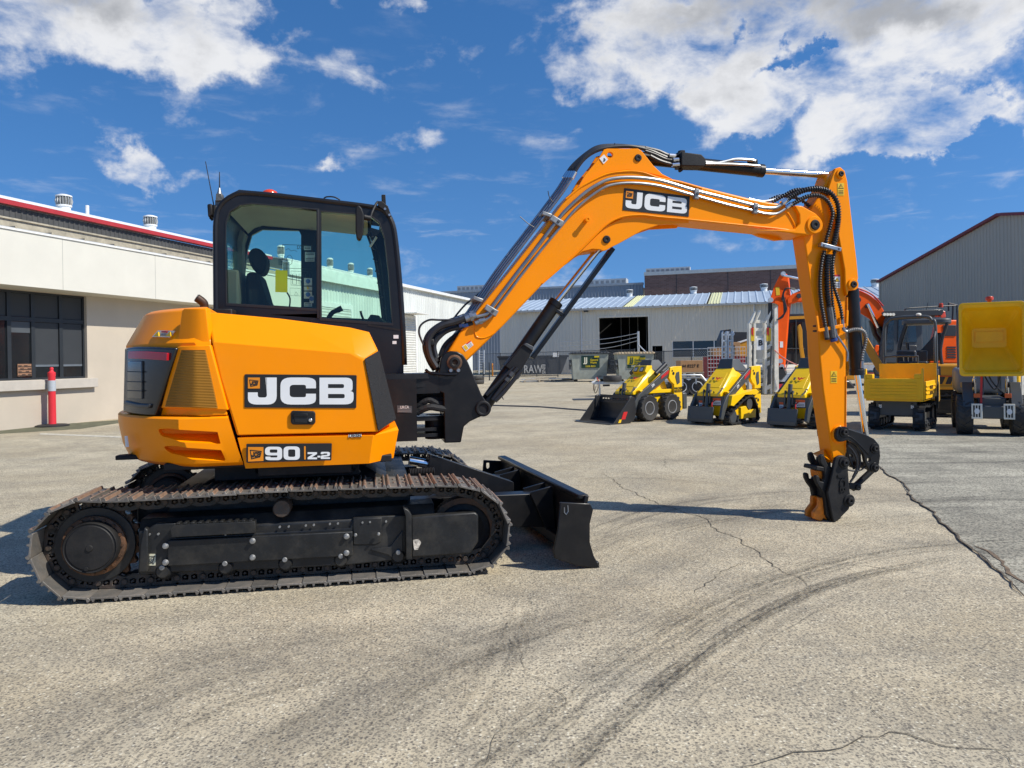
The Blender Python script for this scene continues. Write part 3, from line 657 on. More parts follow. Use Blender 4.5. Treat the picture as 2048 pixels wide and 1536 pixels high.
for x0 in (585,598,611): outline([(x0,548),(x0+8,548.5),(x0+8,569),(x0,568)],CV+.045,.0015)
outline([(580,576),(601,577),(601,592),(580,591)],CV+.045,.0012); outline([(592,583.5),(588.5,590),(596.5,590)],CV+.045,.0015)
m.build('glass_diagram',FAINT,CAB,smooth=0)
q=E.p3(601,495,CV+.046); word('202',.04,Matrix.Translation(q)@Matrix.Rotation(R(90),4,'X')@Matrix.Diagonal((-1,1,1,1)),FAINT,'glass_print',CAB,ext=.001,sx=1)
BLU=mat('label_blue',(.05,.13,.35),.5)
for x0,x1,y0,y1,mt_ in ((608,622,492,500,'p'),(610,630,504,515,'p'),(610,629,515,523,'p'),(608,624,556,571,'b'),(608,624,573,581,'y'),(608,624,583,597,'b'),(619,627,591,606,'b'),(608,624,605,613,'p')):
    m=MB(); m.pr(EP([(x0,y0),(x1,y0+.4),(x1,y1),(x0,y1)],CV+.04),CV+.04,CV+.042); lb=m.build('safety_sticker',mat('pale_label',(.5,.56,.54),.5,var=.25,vs=40),CAB,smooth=0)
    m=MB(); 
    if mt_=='p':
        for k in range(2): m.pr(EP([(x0+1.5,y0+1.5+3*k),(x1-1.5,y0+1.6+3*k),(x1-1.5,y0+2.8+3*k),(x0+1.5,y0+2.7+3*k)],CV+.038),CV+.038,CV+.04)
        m.build('print',FAINT,lb,smooth=0)
    else:
        a=E((x0+x1)/2,(y0+y1)/2-1,CV+.038); m.cyl((a[0],CV+.037,a[1]),(a[0],CV+.04,a[1]),.018 if mt_=='b' else .014,n=3 if mt_=='y' else 14); m.build('symbol',YDEC if mt_=='y' else BLU,lb,smooth=0)
m=MB(); m.tube(smooth_path([E.p3(655,640,1.45),E.p3(664,626,1.45),E.p3(676,620,1.45),E.p3(684,616,1.45)],4),[.02]*8+[.024]*5); m.build('control_lever',BLKM,CAB)
m=MB(); m.tube([E.p3(728,642,1.7),E.p3(723,630,1.7),E.p3(721,622,1.7)],.010); m.prz([( .62+.0,1.62),(.75,1.62),(.75,1.8),(.62,1.8)],1.79,1.80); m.build('control_stalk',BLKM,CAB)
m=MB(); m.pr(EP([(735,640),(741,630),(758,632),(765,640),(773,645),(775,652),(735,650)],1.7),1.6,1.8); m.build('monitor',BLKM,CAB,bev=.01)
m=MB()
for k in range(7):
    y=470+k*24; x=738+k*4.2
    m.tube([E.p3(x,y,CF-.1),E.p3(x+9,y+6,CF-.25)],.006)
m.tube(smooth_path([E.p3(733,465,CF-.12),E.p3(747,505,CF-.12),E.p3(757,560,CF-.12),E.p3(766,640,CF-.12)],4),.012)
m.tube(smooth_path([E.p3(741,465,CF-.2),E.p3(757,505,CF-.2),E.p3(764,560,CF-.2),E.p3(772,640,CF-.2)],4),.010)
m.build('pillar_rails',BLKM,CAB)
m=MB(); m.tube([E.p3(753,474,1.3),E.p3(740,494,1.3)],.010); m.build('sunblind_handle',WHT,CAB)
m=MB(); a=E(473,435,1.9); m.tube([(a[0],1.9,a[1]-.1),(a[0]+.09,1.9,a[1]+.09)],.03,12); m.build('speaker_grille',mat('dark_fabric',(.08,.085,.08),.8),CAB)
# ---------------------------------------------------------------- swing bracket and kingpost
m=MB()
m.prz([(.45,.72),(1.10,.80),(1.20,.88),(1.20,1.08),(1.10,1.16),(.45,1.3)],1.31,1.35)
m.pr(EP([(770,800),(785,787),(800,768),(819,756),(880,754),(880,786),(786,790)],.80),.80,.86); m.pr(EP([(770,800),(785,787),(800,768),(819,756),(880,754),(880,786),(786,790)],.80),1.10,1.16)
for w0,w1,x1 in ((1.30,1.335,1.16),(1.245,1.27,1.14),(.985,1.02,1.16),(.905,.93,1.14),(.86,.885,1.15)): m.prz([(.5,.74),(1.0,.80)]+[(x1-.16+.17*math.sin(t),.97-.17*math.cos(t)) for t in [PI*k/10 for k in range(11)]]+[(1.0,1.14),(.5,1.2)],w0,w1)
m.box(.55,.93,.74,1.2,.84,1.31)
SB=m.build('swing_bracket',BLK,EX,bev=.010)
for a,b in ((.83,1.02),(1.23,1.36)): m=MB(); m.cyl((1.08,.97,a),(1.08,.97,b),.075,n=24); m.build('swing_pin',BLKM,SB,bev=.006)
q=EP([(794,811),(824,812),(824,826),(794,825)],.735); m=MB(); m.pr(q,.735,.739); PLT=m.build('rating_plate',GREY,SB,smooth=0)
q=E.p3(809,814.5,.734); word('UKCA',.03,face_mtx(q),WHT,'print',PLT,ext=.0008,sx=.8)
m=MB()
for k in range(3): m.pr(EP([(796,817+k*2.8),(822,817.6+k*2.8),(822,818.4+k*2.8),(796,817.8+k*2.8)],.733),.7335,.735)
m.build('print',mat('grey_line',(.25,.25,.25),.6),PLT,smooth=0)
m=MB()
for k in range(5): m.tube(smooth_path([(.93,.80+.05*k,1.05+.03*k),(1.02,.78+.05*k,1.09+.035*k+.02*math.sin(k*2)),(1.10,.80+.05*k,1.08+.03*k),(1.20,.85+.03*k,1.06+.035*k)],5),.026)
m.build('hose_sleeve',mat('sleeve_cloth',(.012,.012,.013),.75,bump=.8,bs=35),SB)
KV0,KV1=.80,1.14
kp=EP([(877,748),(882,717),(889,707),(901,702),(914,703),(926,709),(936,724),(963,789),(973,803),(981,812),(976,827),(955,836),(940,843),(928,853),(922,885),(889,886),(887,787),(873,781)],KV0)
kp2=EP([(905,760),(940,735),(963,789),(973,803),(981,812),(976,827),(955,836),(940,843),(928,853),(922,885),(889,886),(887,787)],KV0)
m=MB(); m.pr(kp,KV0,KV0+.05); m.pr(kp,KV1-.05,KV1); m.pr(EP([(889,800),(915,795),(935,830),(928,853),(922,885),(889,886)],KV0),KV0+.05,KV1-.05)
KP=m.build('kingpost',BLK,EX,bev=.008)
for (x,y,r) in ((909,725,.06),):
    a=E(x,y,KV0); m=MB(); m.lathe([(r,KV0+.01),(r,KV0-.008),(r*.85,KV0-.012)],28,'y',(a[0],0,a[1])); m.build('pin_boss',RUST,KP,bev=.002)
    m=MB(); m.lathe([(r*.72,KV0),(r*.72,KV0-.02),(r*.4,KV0-.022),(r*.3,KV0-.012),(.0005,KV0-.012)],24,'y',(a[0],0,a[1])); m.build('pivot_pin',BLKM,KP,bev=.002)
for x in (901,916):
    a=E(x,741,KV0); m=MB(); m.lathe([(.018,KV0),(.018,KV0-.012),(.012,KV0-.02),(.0005,KV0-.02)],10,'y',(a[0],0,a[1])); m.build('bolt',ZNC,KP)
m=MB(); m.tube(smooth_path([E.p3(852,740,.83),E.p3(862,746,.79),E.p3(895,749,.77),E.p3(914,748,.77)],5),.012); m.build('hose_guide',BLK,KP)
a=E(966,817,KV0); m=MB(); m.lathe([(.062,KV0+.02),(.062,KV0-.015),(.055,KV0-.022),(.04,KV0-.022),(.038,KV0-.01),(.0005,KV0-.01)],28,'y',(a[0],0,a[1])); m.build('pivot_pin',BLKM,KP,bev=.002)
KB=a
# ---------------------------------------------------------------- boom
BV0,BV1=.82,1.12; BM=(BV0+BV1)/2
boom=[(933,723),(1006,652),(1085,569),(1139,522),(1165,498),(1185,478),(1212,452),(1232,440),(1252,434),(1285,432),(1320,436),(1378,441),(1484,452),(1563,460),(1584,464),(1600,470),(1618,470),(1634,462),(1639,450),(1637,438),(1629,429),(1612,420),(1600,414),(1575,409),(1536,404),(1497,396),(1404,373),(1362,361),(1320,353),(1285,342),(1252,339),(1212,345),(1168,366),(1150,379),(1132,398),(1100,440),(1019,543),(963,612),(920,665),(890,712),(900,730)]
m=MB(); m.pr(EP(boom,BV0),BV0,BV1); BOOM=m.build('boom',YEL,EX,bev=.014,segs=3)
def flange(L,r,name,v=BV0,k=6):              # raised weld / flange line along the face
    m=MB(); m.tube(smooth_path([E.p3(x,y,v) for x,y in L],k),r,6); return m.build(name,YEL,BOOM)
flange([(1132,398),(1150,383),(1168,370),(1212,349),(1252,343),(1285,345),(1320,357),(1362,365),(1404,377)],.008,'weld_rib',BV0-.002)
flange([(1085,567),(1139,520),(1165,496),(1185,476),(1212,450),(1232,438),(1252,432),(1285,430),(1320,434),(1378,439),(1484,450),(1563,458),(1584,462)],.007,'weld_rib',BV0-.002)
flange([(952,650),(950,662),(953,673),(965,676),(978,672),(990,665)],.007,'weld_rib',BV0)
flange([(1584,462),(1590,456),(1588,448),(1578,430),(1570,421)],.008,'weld_rib',BV0-.002,4)
UL=[(1155,376),(1170,350),(1195,320),(1208,299),(1215,297),(1276,297),(1283,301),(1307,331),(1325,348),(1345,358),(1285,343),(1252,340),(1212,346),(1175,364)]
hole=[(1220+5.5*math.cos(t),310+6*math.sin(t)) for t in [2*PI*k/14 for k in range(14)]]
for a,b in ((BV0+.03,BV0+.06),(BV1-.06,BV1-.03)):
    m=MB(); m.pr(EP(UL,BV0+.03),a,b,[EP(hole,BV0+.03)]); m.build('cylinder_lug',YEL,BOOM,bev=.004)
LL=[(1125,534),(1139,524),(1165,503),(1185,498),(1200,499),(1206,502),(1214,500),(1222,495),(1240,486),(1285,461),(1320,449),(1378,446),(1378,440),(1320,436),(1285,431),(1252,433),(1212,452),(1185,478),(1160,500)]
for a,b in ((BV0+.02,BV0+.05),(BV1-.05,BV1-.02)):
    m=MB(); m.pr(EP(LL,BV0+.02),a,b); m.build('cylinder_lug',YEL,BOOM,bev=.004)
m=MB(); m.pr(EP([(1139,522),(1172,503),(1200,499),(1185,480)],BV0),BV0+.05,BV1-.05); m.build('lug_web',YEL,BOOM)
# swelling of the fork at the dipper pin, both sides
FK=[(1500,461),(1552,464),(1584,468),(1616,471),(1634,463),(1640,450),(1637,438),(1627,428),(1600,413),(1585,412),(1595,430),(1596,448),(1586,460)]
for a,b,tv in ((BV0-.03,BV0+.03,BV0),(BV1-.03,BV1+.03,BV1)):
    m=MB(); m.pr(EP(FK,tv),a,b); m.build('fork_cheek',YEL,BOOM,bev=.012)
m=MB(); m.pr(EP([(1470,455),(1500,464),(1520,473),(1552,481),(1580,478),(1600,470),(1580,455)],BV1-.05),BV1-.05,BV1-.0); m.build('fork_gusset',YEL,BOOM,bev=.01)
def pin(x,y,r,v,parent,h=.03,mt=BLKM,boss=None):
    a=E(x,y,v)
    if boss: m=MB(); m.lathe([(r*1.7,v+.04),(r*1.7,v-.004),(r*1.55,v-.010)],28,'y',(a[0],0,a[1])); m.build('pin_boss',boss,parent)
    m=MB(); m.lathe([(r,v+.03),(r,v-h*.7),(r*.9,v-h),(r*.35,v-h),(r*.3,v-h*.6),(.0005,v-h*.6)],22,'y',(a[0],0,a[1])); return m.build('pivot_pin',mt,parent,bev=.002)
pin(1629,450,.044,BV0-.035,BOOM,.02,boss=YEL)
pin(1276,316,.030,BV0+.03,BOOM,.012); pin(1213,479,.032,BV0+.02,BOOM,.012)
a=E.p3(1172,441,BV0); m=MB(); m.lathe([(.018,BV0),(.018,BV0-.05),(.022,BV0-.052),(.022,BV0-.06),(.01,BV0-.061),(.0005,BV0-.05)],14,'y',(a[0],0,a[2])); m.build('hose_peg',YEL,BOOM)
# name plate on the boom, tilted with it
def z2(x,y): return (1220+x/3.793,270+y/3.793)
vb=BV0-.004
m=MB(); m.pr(EP([z2(108,402),z2(606,466),z2(598,620),z2(96,570)],vb),vb,vb+.005); PB=m.build('name_plate',INK,BOOM,bev=.001,smooth=0)
def sk(x,y):                                   # plate space 0..1 -> photo px (quad)
    A,B_,C_,D_=[Vector(z2(*p)) for p in ((108,402),(606,466),(598,620),(96,570))]
    p=A*(1-x)*(1-y)+B_*x*(1-y)+C_*x*y+D_*(1-x)*y; return E.p3(p.x,p.y,vb)
m=MB(); glyph(m,'J',.035,.285,.115,.885,sk,TH_); glyph(m,'C',.32,.635,.115,.885,sk,TH_); glyph(m,'B',.665,.965,.125,.875,sk,TH_); m.build('letters',WHT,PB,smooth=0)
emblem(lambda a,b:tuple(Vector(sk(.03+.11*a,.11+.33*b))+TH_),PB,vb)
# labels
def tilt_label(L,v,parent,name='warning_label',bg=WHT):
    A,B_,C_,D_=[Vector(p) for p in L]
    f=lambda x,y:(lambda p:E.p3(p.x,p.y,v))(A*(1-x)*(1-y)+B_*x*(1-y)+C_*x*y+D_*(1-x)*y)
    m=MB(); m.ext([f(0,0),f(1,0),f(1,1),f(0,1)],(0,-.002,0)); o=m.build(name,bg,parent,smooth=0); return o,f
o,f=tilt_label([(931,703),(924,693),(941,681),(947,690)],BV0-.001,BOOM)
fo=lambda k:(lambda x,y: tuple(Vector(f(x,y))+Vector((0,-.001*k,0))))
m=MB(); m.ext([fo(2)(.1,.1),fo(2)(.9,.1),fo(2)(.5,.1)][:2]+[fo(2)(.9,.4),fo(2)(.1,.4)],TH_); m.build('triangle',YDEC,o,smooth=0)
m=MB(); m.ext([fo(2)(.8,.5),fo(2)(1,.5),fo(2)(1,1),fo(2)(.8,1)],TH_); m.build('heading',REDP,o,smooth=0)
m=MB()
for k in range(3): m.ext([fo(2)(.1+.22*k,.5),fo(2)(.2+.22*k,.5),fo(2)(.2+.22*k,.92),fo(2)(.1+.22*k,.92)],TH_)
m.build('print',MT['grey_print'],o,smooth=0)
o,f=tilt_label([(1199,317),(1208,309),(1216,319),(1207,328)],BV0+.027,BOOM,'lifting_label')
m=MB(); q=lambda x,y: tuple(Vector(f(x,y))+Vector((0,-.003,0))); m.tube([q(.3,.6),q(.35,.8),q(.6,.75),q(.6,.4)],.004,5); m.build('print',INK,o)
# ---------------------------------------------------------------- hydraulic pipes on the boom
def pipe(L,r,name,material,parent,vs,k=5,n=8):
    if not isinstance(vs,(list,tuple)): vs=[vs]*len(L)
    m=MB(); m.tube(smooth_path([E.p3(x,y,v) for (x,y),v in zip(L,vs)],k) if k>1 else [E.p3(x,y,v) for (x,y),v in zip(L,vs)],r,n); return m.build(name,material,parent)
pv=BV0-.028
pipe([(950,634),(965,631),(976,626),(984,614),(1000,592),(1040,539),(1080,487),(1112,444),(1135,417),(1168,387),(1195,369),(1222,358),(1265,355),(1320,361),(1389,381),(1450,396),(1505,410),(1525,415),(1548,416),(1560,411),(1571,402)],.0145,'hydraulic_pipe',ZNC,BOOM,pv,4)
pipe([(955,645),(970,640),(982,631),(995,614),(1040,554),(1080,503),(1120,455),(1145,425),(1168,403),(1195,383),(1222,370),(1265,366),(1320,372),(1389,391),(1450,408),(1505,421),(1528,427),(1550,428),(1564,422),(1579,411)],.0115,'hydraulic_pipe',ZNC,BOOM,pv,4)
for x,y,dx,dy in ((986,620,9,-6),(1117,441,9,-6),(1395,385,-2,10),(1513,414,-1,10)):
    m=MB(); a=Vector(E.p3(x-dx*.9,y-dy*1.1,pv));b=Vector(E.p3(x+dx*1.3,y+dy*1.5,pv)); p0=Vector(E.p3(x-9,y,pv)); 
    # clamp: plate over both pipes, square to them
    if abs(dx)>5: q=[(x-12,y-12),(x+12,y+2),(x+5,y+14),(x-18,y-2)]
    else: q=[(x-5,y-9),(x+4,y-7),(x+3,y+14),(x-6,y+12)]
    m.pr(EP(q,pv-.018),pv-.02,pv+.02); cl=m.build('pipe_clamp',BLT,BOOM,bev=.006)
    c=E(x,y+2,pv-.02); m=MB(); m.cyl((c[0],pv-.03,c[1]),(c[0],pv-.02,c[1]),.012,n=6); m.build('bolt',GREY,cl,bev=.002)
for k,(dx,v) in enumerate(((0,.88),(-5,.93),(-10,.98),(-15,1.03))):
    pipe([(930+dx,640),(946+dx,629),(963+dx,605),(1010+dx,537),(1060+dx,471),(1102+dx,416),(1130+dx,378),(1146+dx,352)],.011,'hydraulic_pipe',ZNC,BOOM,v,4)
    L=[(1146+dx,352),(1155+dx*.6,334-k),(1172,314-2*k),(1196,300-2*k),(1228,294-k),(1262,293),(1296,300-k),(1318,309),(1340,318+2*k)]
    pipe(L,.0165,'hose',HOSE,BOOM,v,5)
    pipe([(1143+dx,357),(1150+dx*.9,344)],.02,'hose_fitting',CHR,BOOM,v,1)
pipe([(905,640),(930,610),(965,580),(1010,520),(1060,455),(1100,400),(1140,345),(1155,322)],.008,'hose',HOSE,BOOM,1.06)
for L in ([(1071,456),(1056,447),(1040,433)],[(1107,406),(1099,395),(1096,382)],[(1229,297),(1228,291),(1230,286)],[(1152,350),(1146,338),(1145,330)]): pipe(L,.0035,'cable_tie',HOSE,BOOM,.9,3,6)
for x,y in ((960,600),(1098,430)):
    m=MB(); m.pr(EP([(x-12,y-9),(x+8,y-2),(x+4,y+6),(x-15,y-1)],.86),.86,1.06); m.build('pipe_clamp',BLT,BOOM,bev=.008)
# main hoses from the kingpost
for L,r,v in (([(932,636),(910,644),(885,651),(866,664),(856,684),(860,712),(873,735)],.026,.80),([(934,640),(912,652),(888,662),(870,676),(864,696),(872,725)],.026,.88),([(930,632),(905,641),(880,650),(858,668),(850,692),(858,720),(870,740)],.022,.96),([(945,646),(920,654),(897,660),(880,672),(868,690),(872,715)],.02,.83),([(935,660),(910,672),(890,690),(880,712)],.018,.9)):
    pipe(L,r,'hose',HOSE,BOOM,v)
pipe([(905,640),(880,640),(858,640),(842,650),(838,665),(845,685),(855,700),(866,720)],.008,'hose',HOSE,BOOM,.8)
for x,y,dx,dy,r,v in ((941,634,11,-4,.030,.80),(922,639,11,-4,.032,.82),(960,643,10,-4,.02,pv),(943,629,10,-5,.027,.9)):
    pipe([(x-dx,y-dy),(x+dx,y+dy)],r,'hose_fitting',ZNC,BOOM,v,1,10); pipe([(x-2,y+1),(x+4,y-1)],r*1.22,'fitting_nut',ZNC,BOOM,v,1,6)
for x in (922,930): pipe([(x,648),(x+2,654)],.028,'blue_tie',BLU,BOOM,.83,1)
m=MB(); m.pr(EP([(850,681),(868,677),(870,690),(853,695)],.79),.79,.94); m.build('hose_clamp',BLKM,BOOM,bev=.01)
m=MB(); m.pr(EP([(888,712),(900,690),(925,662),(918,658),(893,688),(880,712)],.95),.9,1.12); m.build('hose_shield',GREY,BOOM,bev=.004)
# ---------------------------------------------------------------- cylinders
def cylset(parent,b0,b1,r1,rod,v,name,rb,rr):
    m=MB(); A=Vector(E.p3(*b0,v));B_=Vector(E.p3(*b1,v)); d=(B_-A).normalized(); C_=Vector(E.p3(*r1,v))
    m.tube([A,B_-d*.05,B_-d*.048,B_],[rb,rb,rb*1.07,rb*1.07],24); o=m.build(name,BLK,parent,bev=.003)
    m=MB(); m.cyl(B_-d*.02,C_,rr,n=20); m.build('piston_rod',CHR,o); return o,A,B_,C_
CB,_,_,c3=cylset(EX,(960,824),(1113,603),(1208,484),0,BM,'boom_cylinder',.056,.027)
m=MB(); m.cyl((KB[0],KV0+.02,KB[1]),(KB[0],KV1-.02,KB[1]),.045,n=20); m.build('cylinder_eye',BLK,CB)
m=MB(); m.pr(EP([(1010,732),(1045,690),(1053,686),(1066,693),(1067,700),(1038,748),(1030,750)],.90),.90,1.06); m.build('cylinder_guard',BLKM,CB,bev=.008)
m=MB(); m.pr(EP([(1047,689),(1053,686),(1067,693),(1066,702)],.885),.885,.90); m.build('guard_cap',GREY,CB,bev=.004)
A=Vector(E.p3(1064,716,.95));B_=Vector(E.p3(1226,497,.95)); m=MB(); m.bar(A,B_,.035,.05,up=(0,1,0)); m.build('rod_guard',BLK,CB,bev=.004)
m=MB(); A2=Vector(E.p3(1052,708,.90));B2=Vector(E.p3(1213,500,.90)); m.bar(A+Vector((0,.07,0)),B_+Vector((-.01,.07,0)),.012,.06,up=(0,1,0)); m.build('rod_guard',BLK,CB,bev=.003)
m=MB(); m.bar(E.p3(1110,620,.95),E.p3(1128,632,.95),.05,.03); m.build('guard_bracket',BLK,CB,bev=.004)
for L,r,v in (([(1035,736),(1015,760),(1000,780),(985,800)],.018,.87),([(1042,742),(1024,764),(1006,786),(990,802)],.018,.86),([(1028,735),(1005,758),(985,778),(972,790)],.016,.9)): pipe(L,r,'hose',HOSE,CB,v)
for L in ([(1020,752),(1026,745)],[(1032,756),(1038,748)],[(1012,762),(1017,756)]): pipe(L,.02,'hose_fitting',GREY,CB,.865,1)
pipe([(1003,792),(1007,799)],.004,'cable_tie',HOSE,CB,.85,1)
SCY,_,_,_=cylset(EX,(1280,316),(1526,342),(1668,351),0,BM,'dipper_cylinder',.053,.030)
m=MB(); m.pr(EP([(1362,304),(1402,309),(1411,318),(1409,333),(1362,332)],.86),.85,1.0); m.build('valve_block',BLKM,SCY,bev=.008)
m=MB(); m.pr(EP([(1355,310),(1362,300),(1370,300),(1370,312)],.9),.9,1.0); m.cyl(E.p3(1363,302,.95),E.p3(1363,311,.95),.03); m.cyl(E.p3(1355,322,.88),E.p3(1355,334,.88),.02); m.build('valve_cap',BLKM,SCY,bev=.003)
pipe([(1411,325),(1430,327),(1448,324),(1470,319),(1500,320),(1510,322)],.0135,'hydraulic_pipe',ZNC,SCY,.88); pipe([(1411,328),(1440,328),(1480,329),(1520,332)],.010,'hydraulic_pipe',ZNC,SCY,.87)
m=MB(); m.pr(EP([(1500,318),(1513,320),(1514,330),(1504,331)],.9),.88,.96); m.build('port_block',BLKM,SCY,bev=.004)
for L in ([(1290,302),(1310,309),(1330,318),(1348,321)],[(1300,312),(1320,322),(1340,328),(1358,330)],[(1290,296),(1316,302),(1335,310),(1352,312)]): pipe(L,.016,'hose',HOSE,SCY,.88)
for L in ([(1338,311),(1350,312)],[(1346,320),(1357,319)],[(1344,330),(1358,329)]): pipe(L,.017,'hose_fitting',CHR,SCY,.87,1)
for x,y in ((1362,340),): pin(x,y,.014,.93,SCY,.01)
# ---------------------------------------------------------------- dipper (stick)
SV0,SV1=.862,1.045
stick=[(1669,339),(1680,335),(1688,342),(1693,360),(1697,400),(1692,560),(1694,622),(1692,660),(1692,748),(1692,840),(1692,908),(1688,921),(1676,929),(1667,927),(1665,915),(1659,869),(1646,780),(1639.5,713),(1637,661),(1630,617),(1620,555),(1614,514),(1608,474),(1608,455),(1618,425),(1635,396),(1655,360)]
m=MB(); m.pr(EP(stick,SV0),SV0,SV1); STK=m.build('dipper_arm',YEL,EX,bev=.011,segs=3)
lug=[(1667,345),(1670,337),(1680,334),(1689,342),(1694,362),(1703,440),(1713,523),(1716,556),(1713,568),(1703,574),(1697,580),(1694,592),(1690,575),(1689,540),(1676,467),(1662,420),(1655,380)]
for a,b in ((SV0-.035,SV0+.005),(SV1-.005,SV1+.035)):
    m=MB(); m.pr(EP(lug,SV0-.03),a,b); m.build('lug_plate',YEL,STK,bev=.006)
m=MB(); m.pr(EP([(1676,470),(1690,540),(1700,575),(1712,566),(1704,480),(1692,400)],SV0),SV0+.03,SV1-.03); m.build('lug_web',YEL,STK)
m=MB(); m.tube(smooth_path([E.p3(x,y,SV0) for x,y in ((1614,516),(1622,570),(1630,617),(1634,622),(1637,640),(1640,664),(1700,652))][:6],4),.009,6); m.build('weld_rib',YEL,STK)
m=MB(); m.bar(E.p3(1637,661,SV0-.04),E.p3(1693,650,SV0-.04),.012,.03); m.bar(E.p3(1633,632,SV0-.035),E.p3(1637,663,SV0-.04),.02,.02); m.bar(E.p3(1694,621,SV0-.04),E.p3(1693,652,SV0-.04),.02,.02); m.build('hose_strap',YEL,STK,bev=.003)
m=MB(); m.tube([E.p3(1694,594,SV0-.005),E.p3(1694,622,SV0-.005),E.p3(1692,655,SV0-.005)],.007,6); m.tube([E.p3(1692,752,SV0-.002),E.p3(1691,905,SV0-.002)],.006,6); m.build('weld_rib',YEL,STK)
pin(1681,348,.024,SV0-.04,STK,.02,boss=YEL); pin(1706,569,.030,SV0-.04,STK,.02,boss=YEL)
a=E.p3(1678,868,SV0); m=MB(); m.cyl((a[0],SV0-.02,a[2]),(a[0],SV1+.02,a[2]),.075,n=28); m.build('link_boss',YEL,STK,bev=.008)
a=E(1646,919,SV0+.02); m=MB(); m.hull([(E(1650,912,SV0)[0],SV0+.015,E(1650,912,SV0)[1]),(E(1668,925,SV0)[0],SV0+.015,E(1668,925,SV0)[1]),(E(1650,912,SV0)[0],SV1,E(1650,912,SV0)[1]),(E(1668,925,SV0)[0],SV1,E(1668,925,SV0)[1]),(E(1662,900,SV0)[0],SV0+.1,E(1662,900,SV0)[1])]); m.build('nose_web',YEL,STK)
f4=lambda v:(lambda x,y:E.p3(x,y,v))
warn_sign(f4(SV0-.001),1661,1674,742,766,STK,SV0,YDEC)
warn_sign(f4(SV0-.037),1675,1688,366,391,STK,SV0,YDEC)
warn_sign(f4(SV0-.001),1668,1680,553,576,STK,SV0,WHT,YDEC,REDP)
for x,y in ((1631,662),(1631,652),(1688,655)): pin(x,y,.008,SV0-.001,STK,.01)
# corrugated hoses
def corr(L,r,vs,k=7,name='corrugated_hose',material=HOSE,parent=None,pitch=.022):
    if not isinstance(vs,(list,tuple)): vs=[vs]*len(L)
    P_=smooth_path([Vector(E.p3(x,y,v)) for (x,y),v in zip(L,vs)],10); 
    ac=[0]
    for a,b in zip(P_,P_[1:]): ac.append(ac[-1]+(b-a).length)
    out=[];rs=[];s=0;i=0;j=0
    while s<ac[-1]:
        while ac[i+1]<s: i+=1
        p=P_[i].lerp(P_[i+1],(s-ac[i])/max(ac[i+1]-ac[i],1e-9)); out.append(p); rs.append(r*(1.15 if j%4 in (0,1) else .74)); s+=pitch/4; j+=1
    m=MB(); m.tube(out,rs,8); return m.build(name,material,parent or STK,smooth=50)
def z3(x,y): return (1520+x/4.267,420+y/4.267)
vh=SV0-.035
corr([(1571,402),(1589,389),(1615,379),(1642,378),(1661,386),(1674,405),(1677,430),(1674,455),(1668,482),(1664,497)],.021,[pv,.8,.79,.79,.79,.79,.8,.8,.81,.82])
corr([(1579,411),(1595,403),(1612,394),(1636,391),(1655,402),(1665,425),(1661,450),(1654,475),(1651,492)],.017,[pv,.8,.8,.79,.79,.79,.8,.81,.82])
corr([(1545,404),(1570,390),(1592,380),(1620,380),(1650,384),(1672,410),(1677,445),(1670,490)],.016,[.9,.88,.87,.86,.85,.84,.84,.84])
corr([(1540,400),(1562,392),(1590,395),(1610,405),(1625,420)],.016,[.98,.96,.95,.93,.92])
pipe([(1497,398),(1520,403),(1536,402),(1551,398),(1562,391)],.012,'hydraulic_pipe',ZNC,BOOM,.9)
pipe([(1563,407),(1573,400)],.023,'hose_fitting',CHR,BOOM,pv,1,8); pipe([(1572,416),(1582,408)],.018,'hose_fitting',CHR,BOOM,pv,1,8)
m=MB(); m.bar(E.p3(1639,489,vh-.012),E.p3(1680,500,vh-.012),.035,.045,up=(0,1,0)); CLP=m.build('hose_clamp',ZNC,STK,bev=.005)
for x,y in ((1647,491),(1677,498)): pin(x,y,.010,vh-.03,CLP,.006)
corr([z3(550,350),z3(530,430),z3(514,560),z3(513,680),z3(525,800),z3(545,920),z3(558,1000)],.0165,vh)
corr([z3(580,385),z3(573,480),z3(572,600),z3(578,720),z3(592,830)],.0235,vh,parent=STK)
pipe([z3(592,830),z3(605,920),z3(615,1000),z3(626,1090)],.026,'hose',mat('dusty_hose',(.12,.12,.12),.7,bump=.5,bs=120),STK,vh)
pipe([z3(626,1095),z3(634,1118)],.030,'blue_cap',mat('blue_cap',(.02,.06,.25),.4),STK,vh,1,12)
pipe([z3(558,1000),z3(572,1090)],.02,'hose_end',MT['dusty_hose'],STK,vh,1); pipe([z3(572,1090),z3(574,1108)],.021,'hose_cap',INK,STK,vh,1,10)
corr([z3(605,380),z3(603,480),z3(610,650),z3(622,800),z3(640,930)],.012,vh+.005)
pipe([z3(640,930),z3(648,1000),z3(652,1060),z3(690,1120),z3(730,1180),z3(748,1225),z3(742,1290)],.009,'hydraulic_pipe',ZNC,STK,vh+.01,4)
corr([z3(640,340),z3(622,440),z3(622,560),z3(634,660),z3(665,760),z3(690,850),z3(703,940)],.0155,vh)
pipe([z3(703,930),z3(710,1000),z3(722,1030),z3(745,1035)],.013,'hydraulic_pipe',ZNC,STK,vh,4)
corr([z3(745,1035),z3(790,1022),z3(840,1020),z3(885,1040),z3(902,1090),z3(893,1160),z3(873,1230),z3(866,1300)],.016,[vh,.84,.85,.87,.89,.9,.9,.9],material=mat('grey_spiral',(.16,.16,.155),.45,.3))
pipe([z3(868,1290),z3(867,1350)],.018,'hose_fitting',ZNC,STK,.9,1)
# bucket cylinder
BC,_,_,c3=cylset(EX,(1703,578),(1714,750),(1733,880),0,(SV0+SV1)/2,'bucket_cylinder',.060,.026)
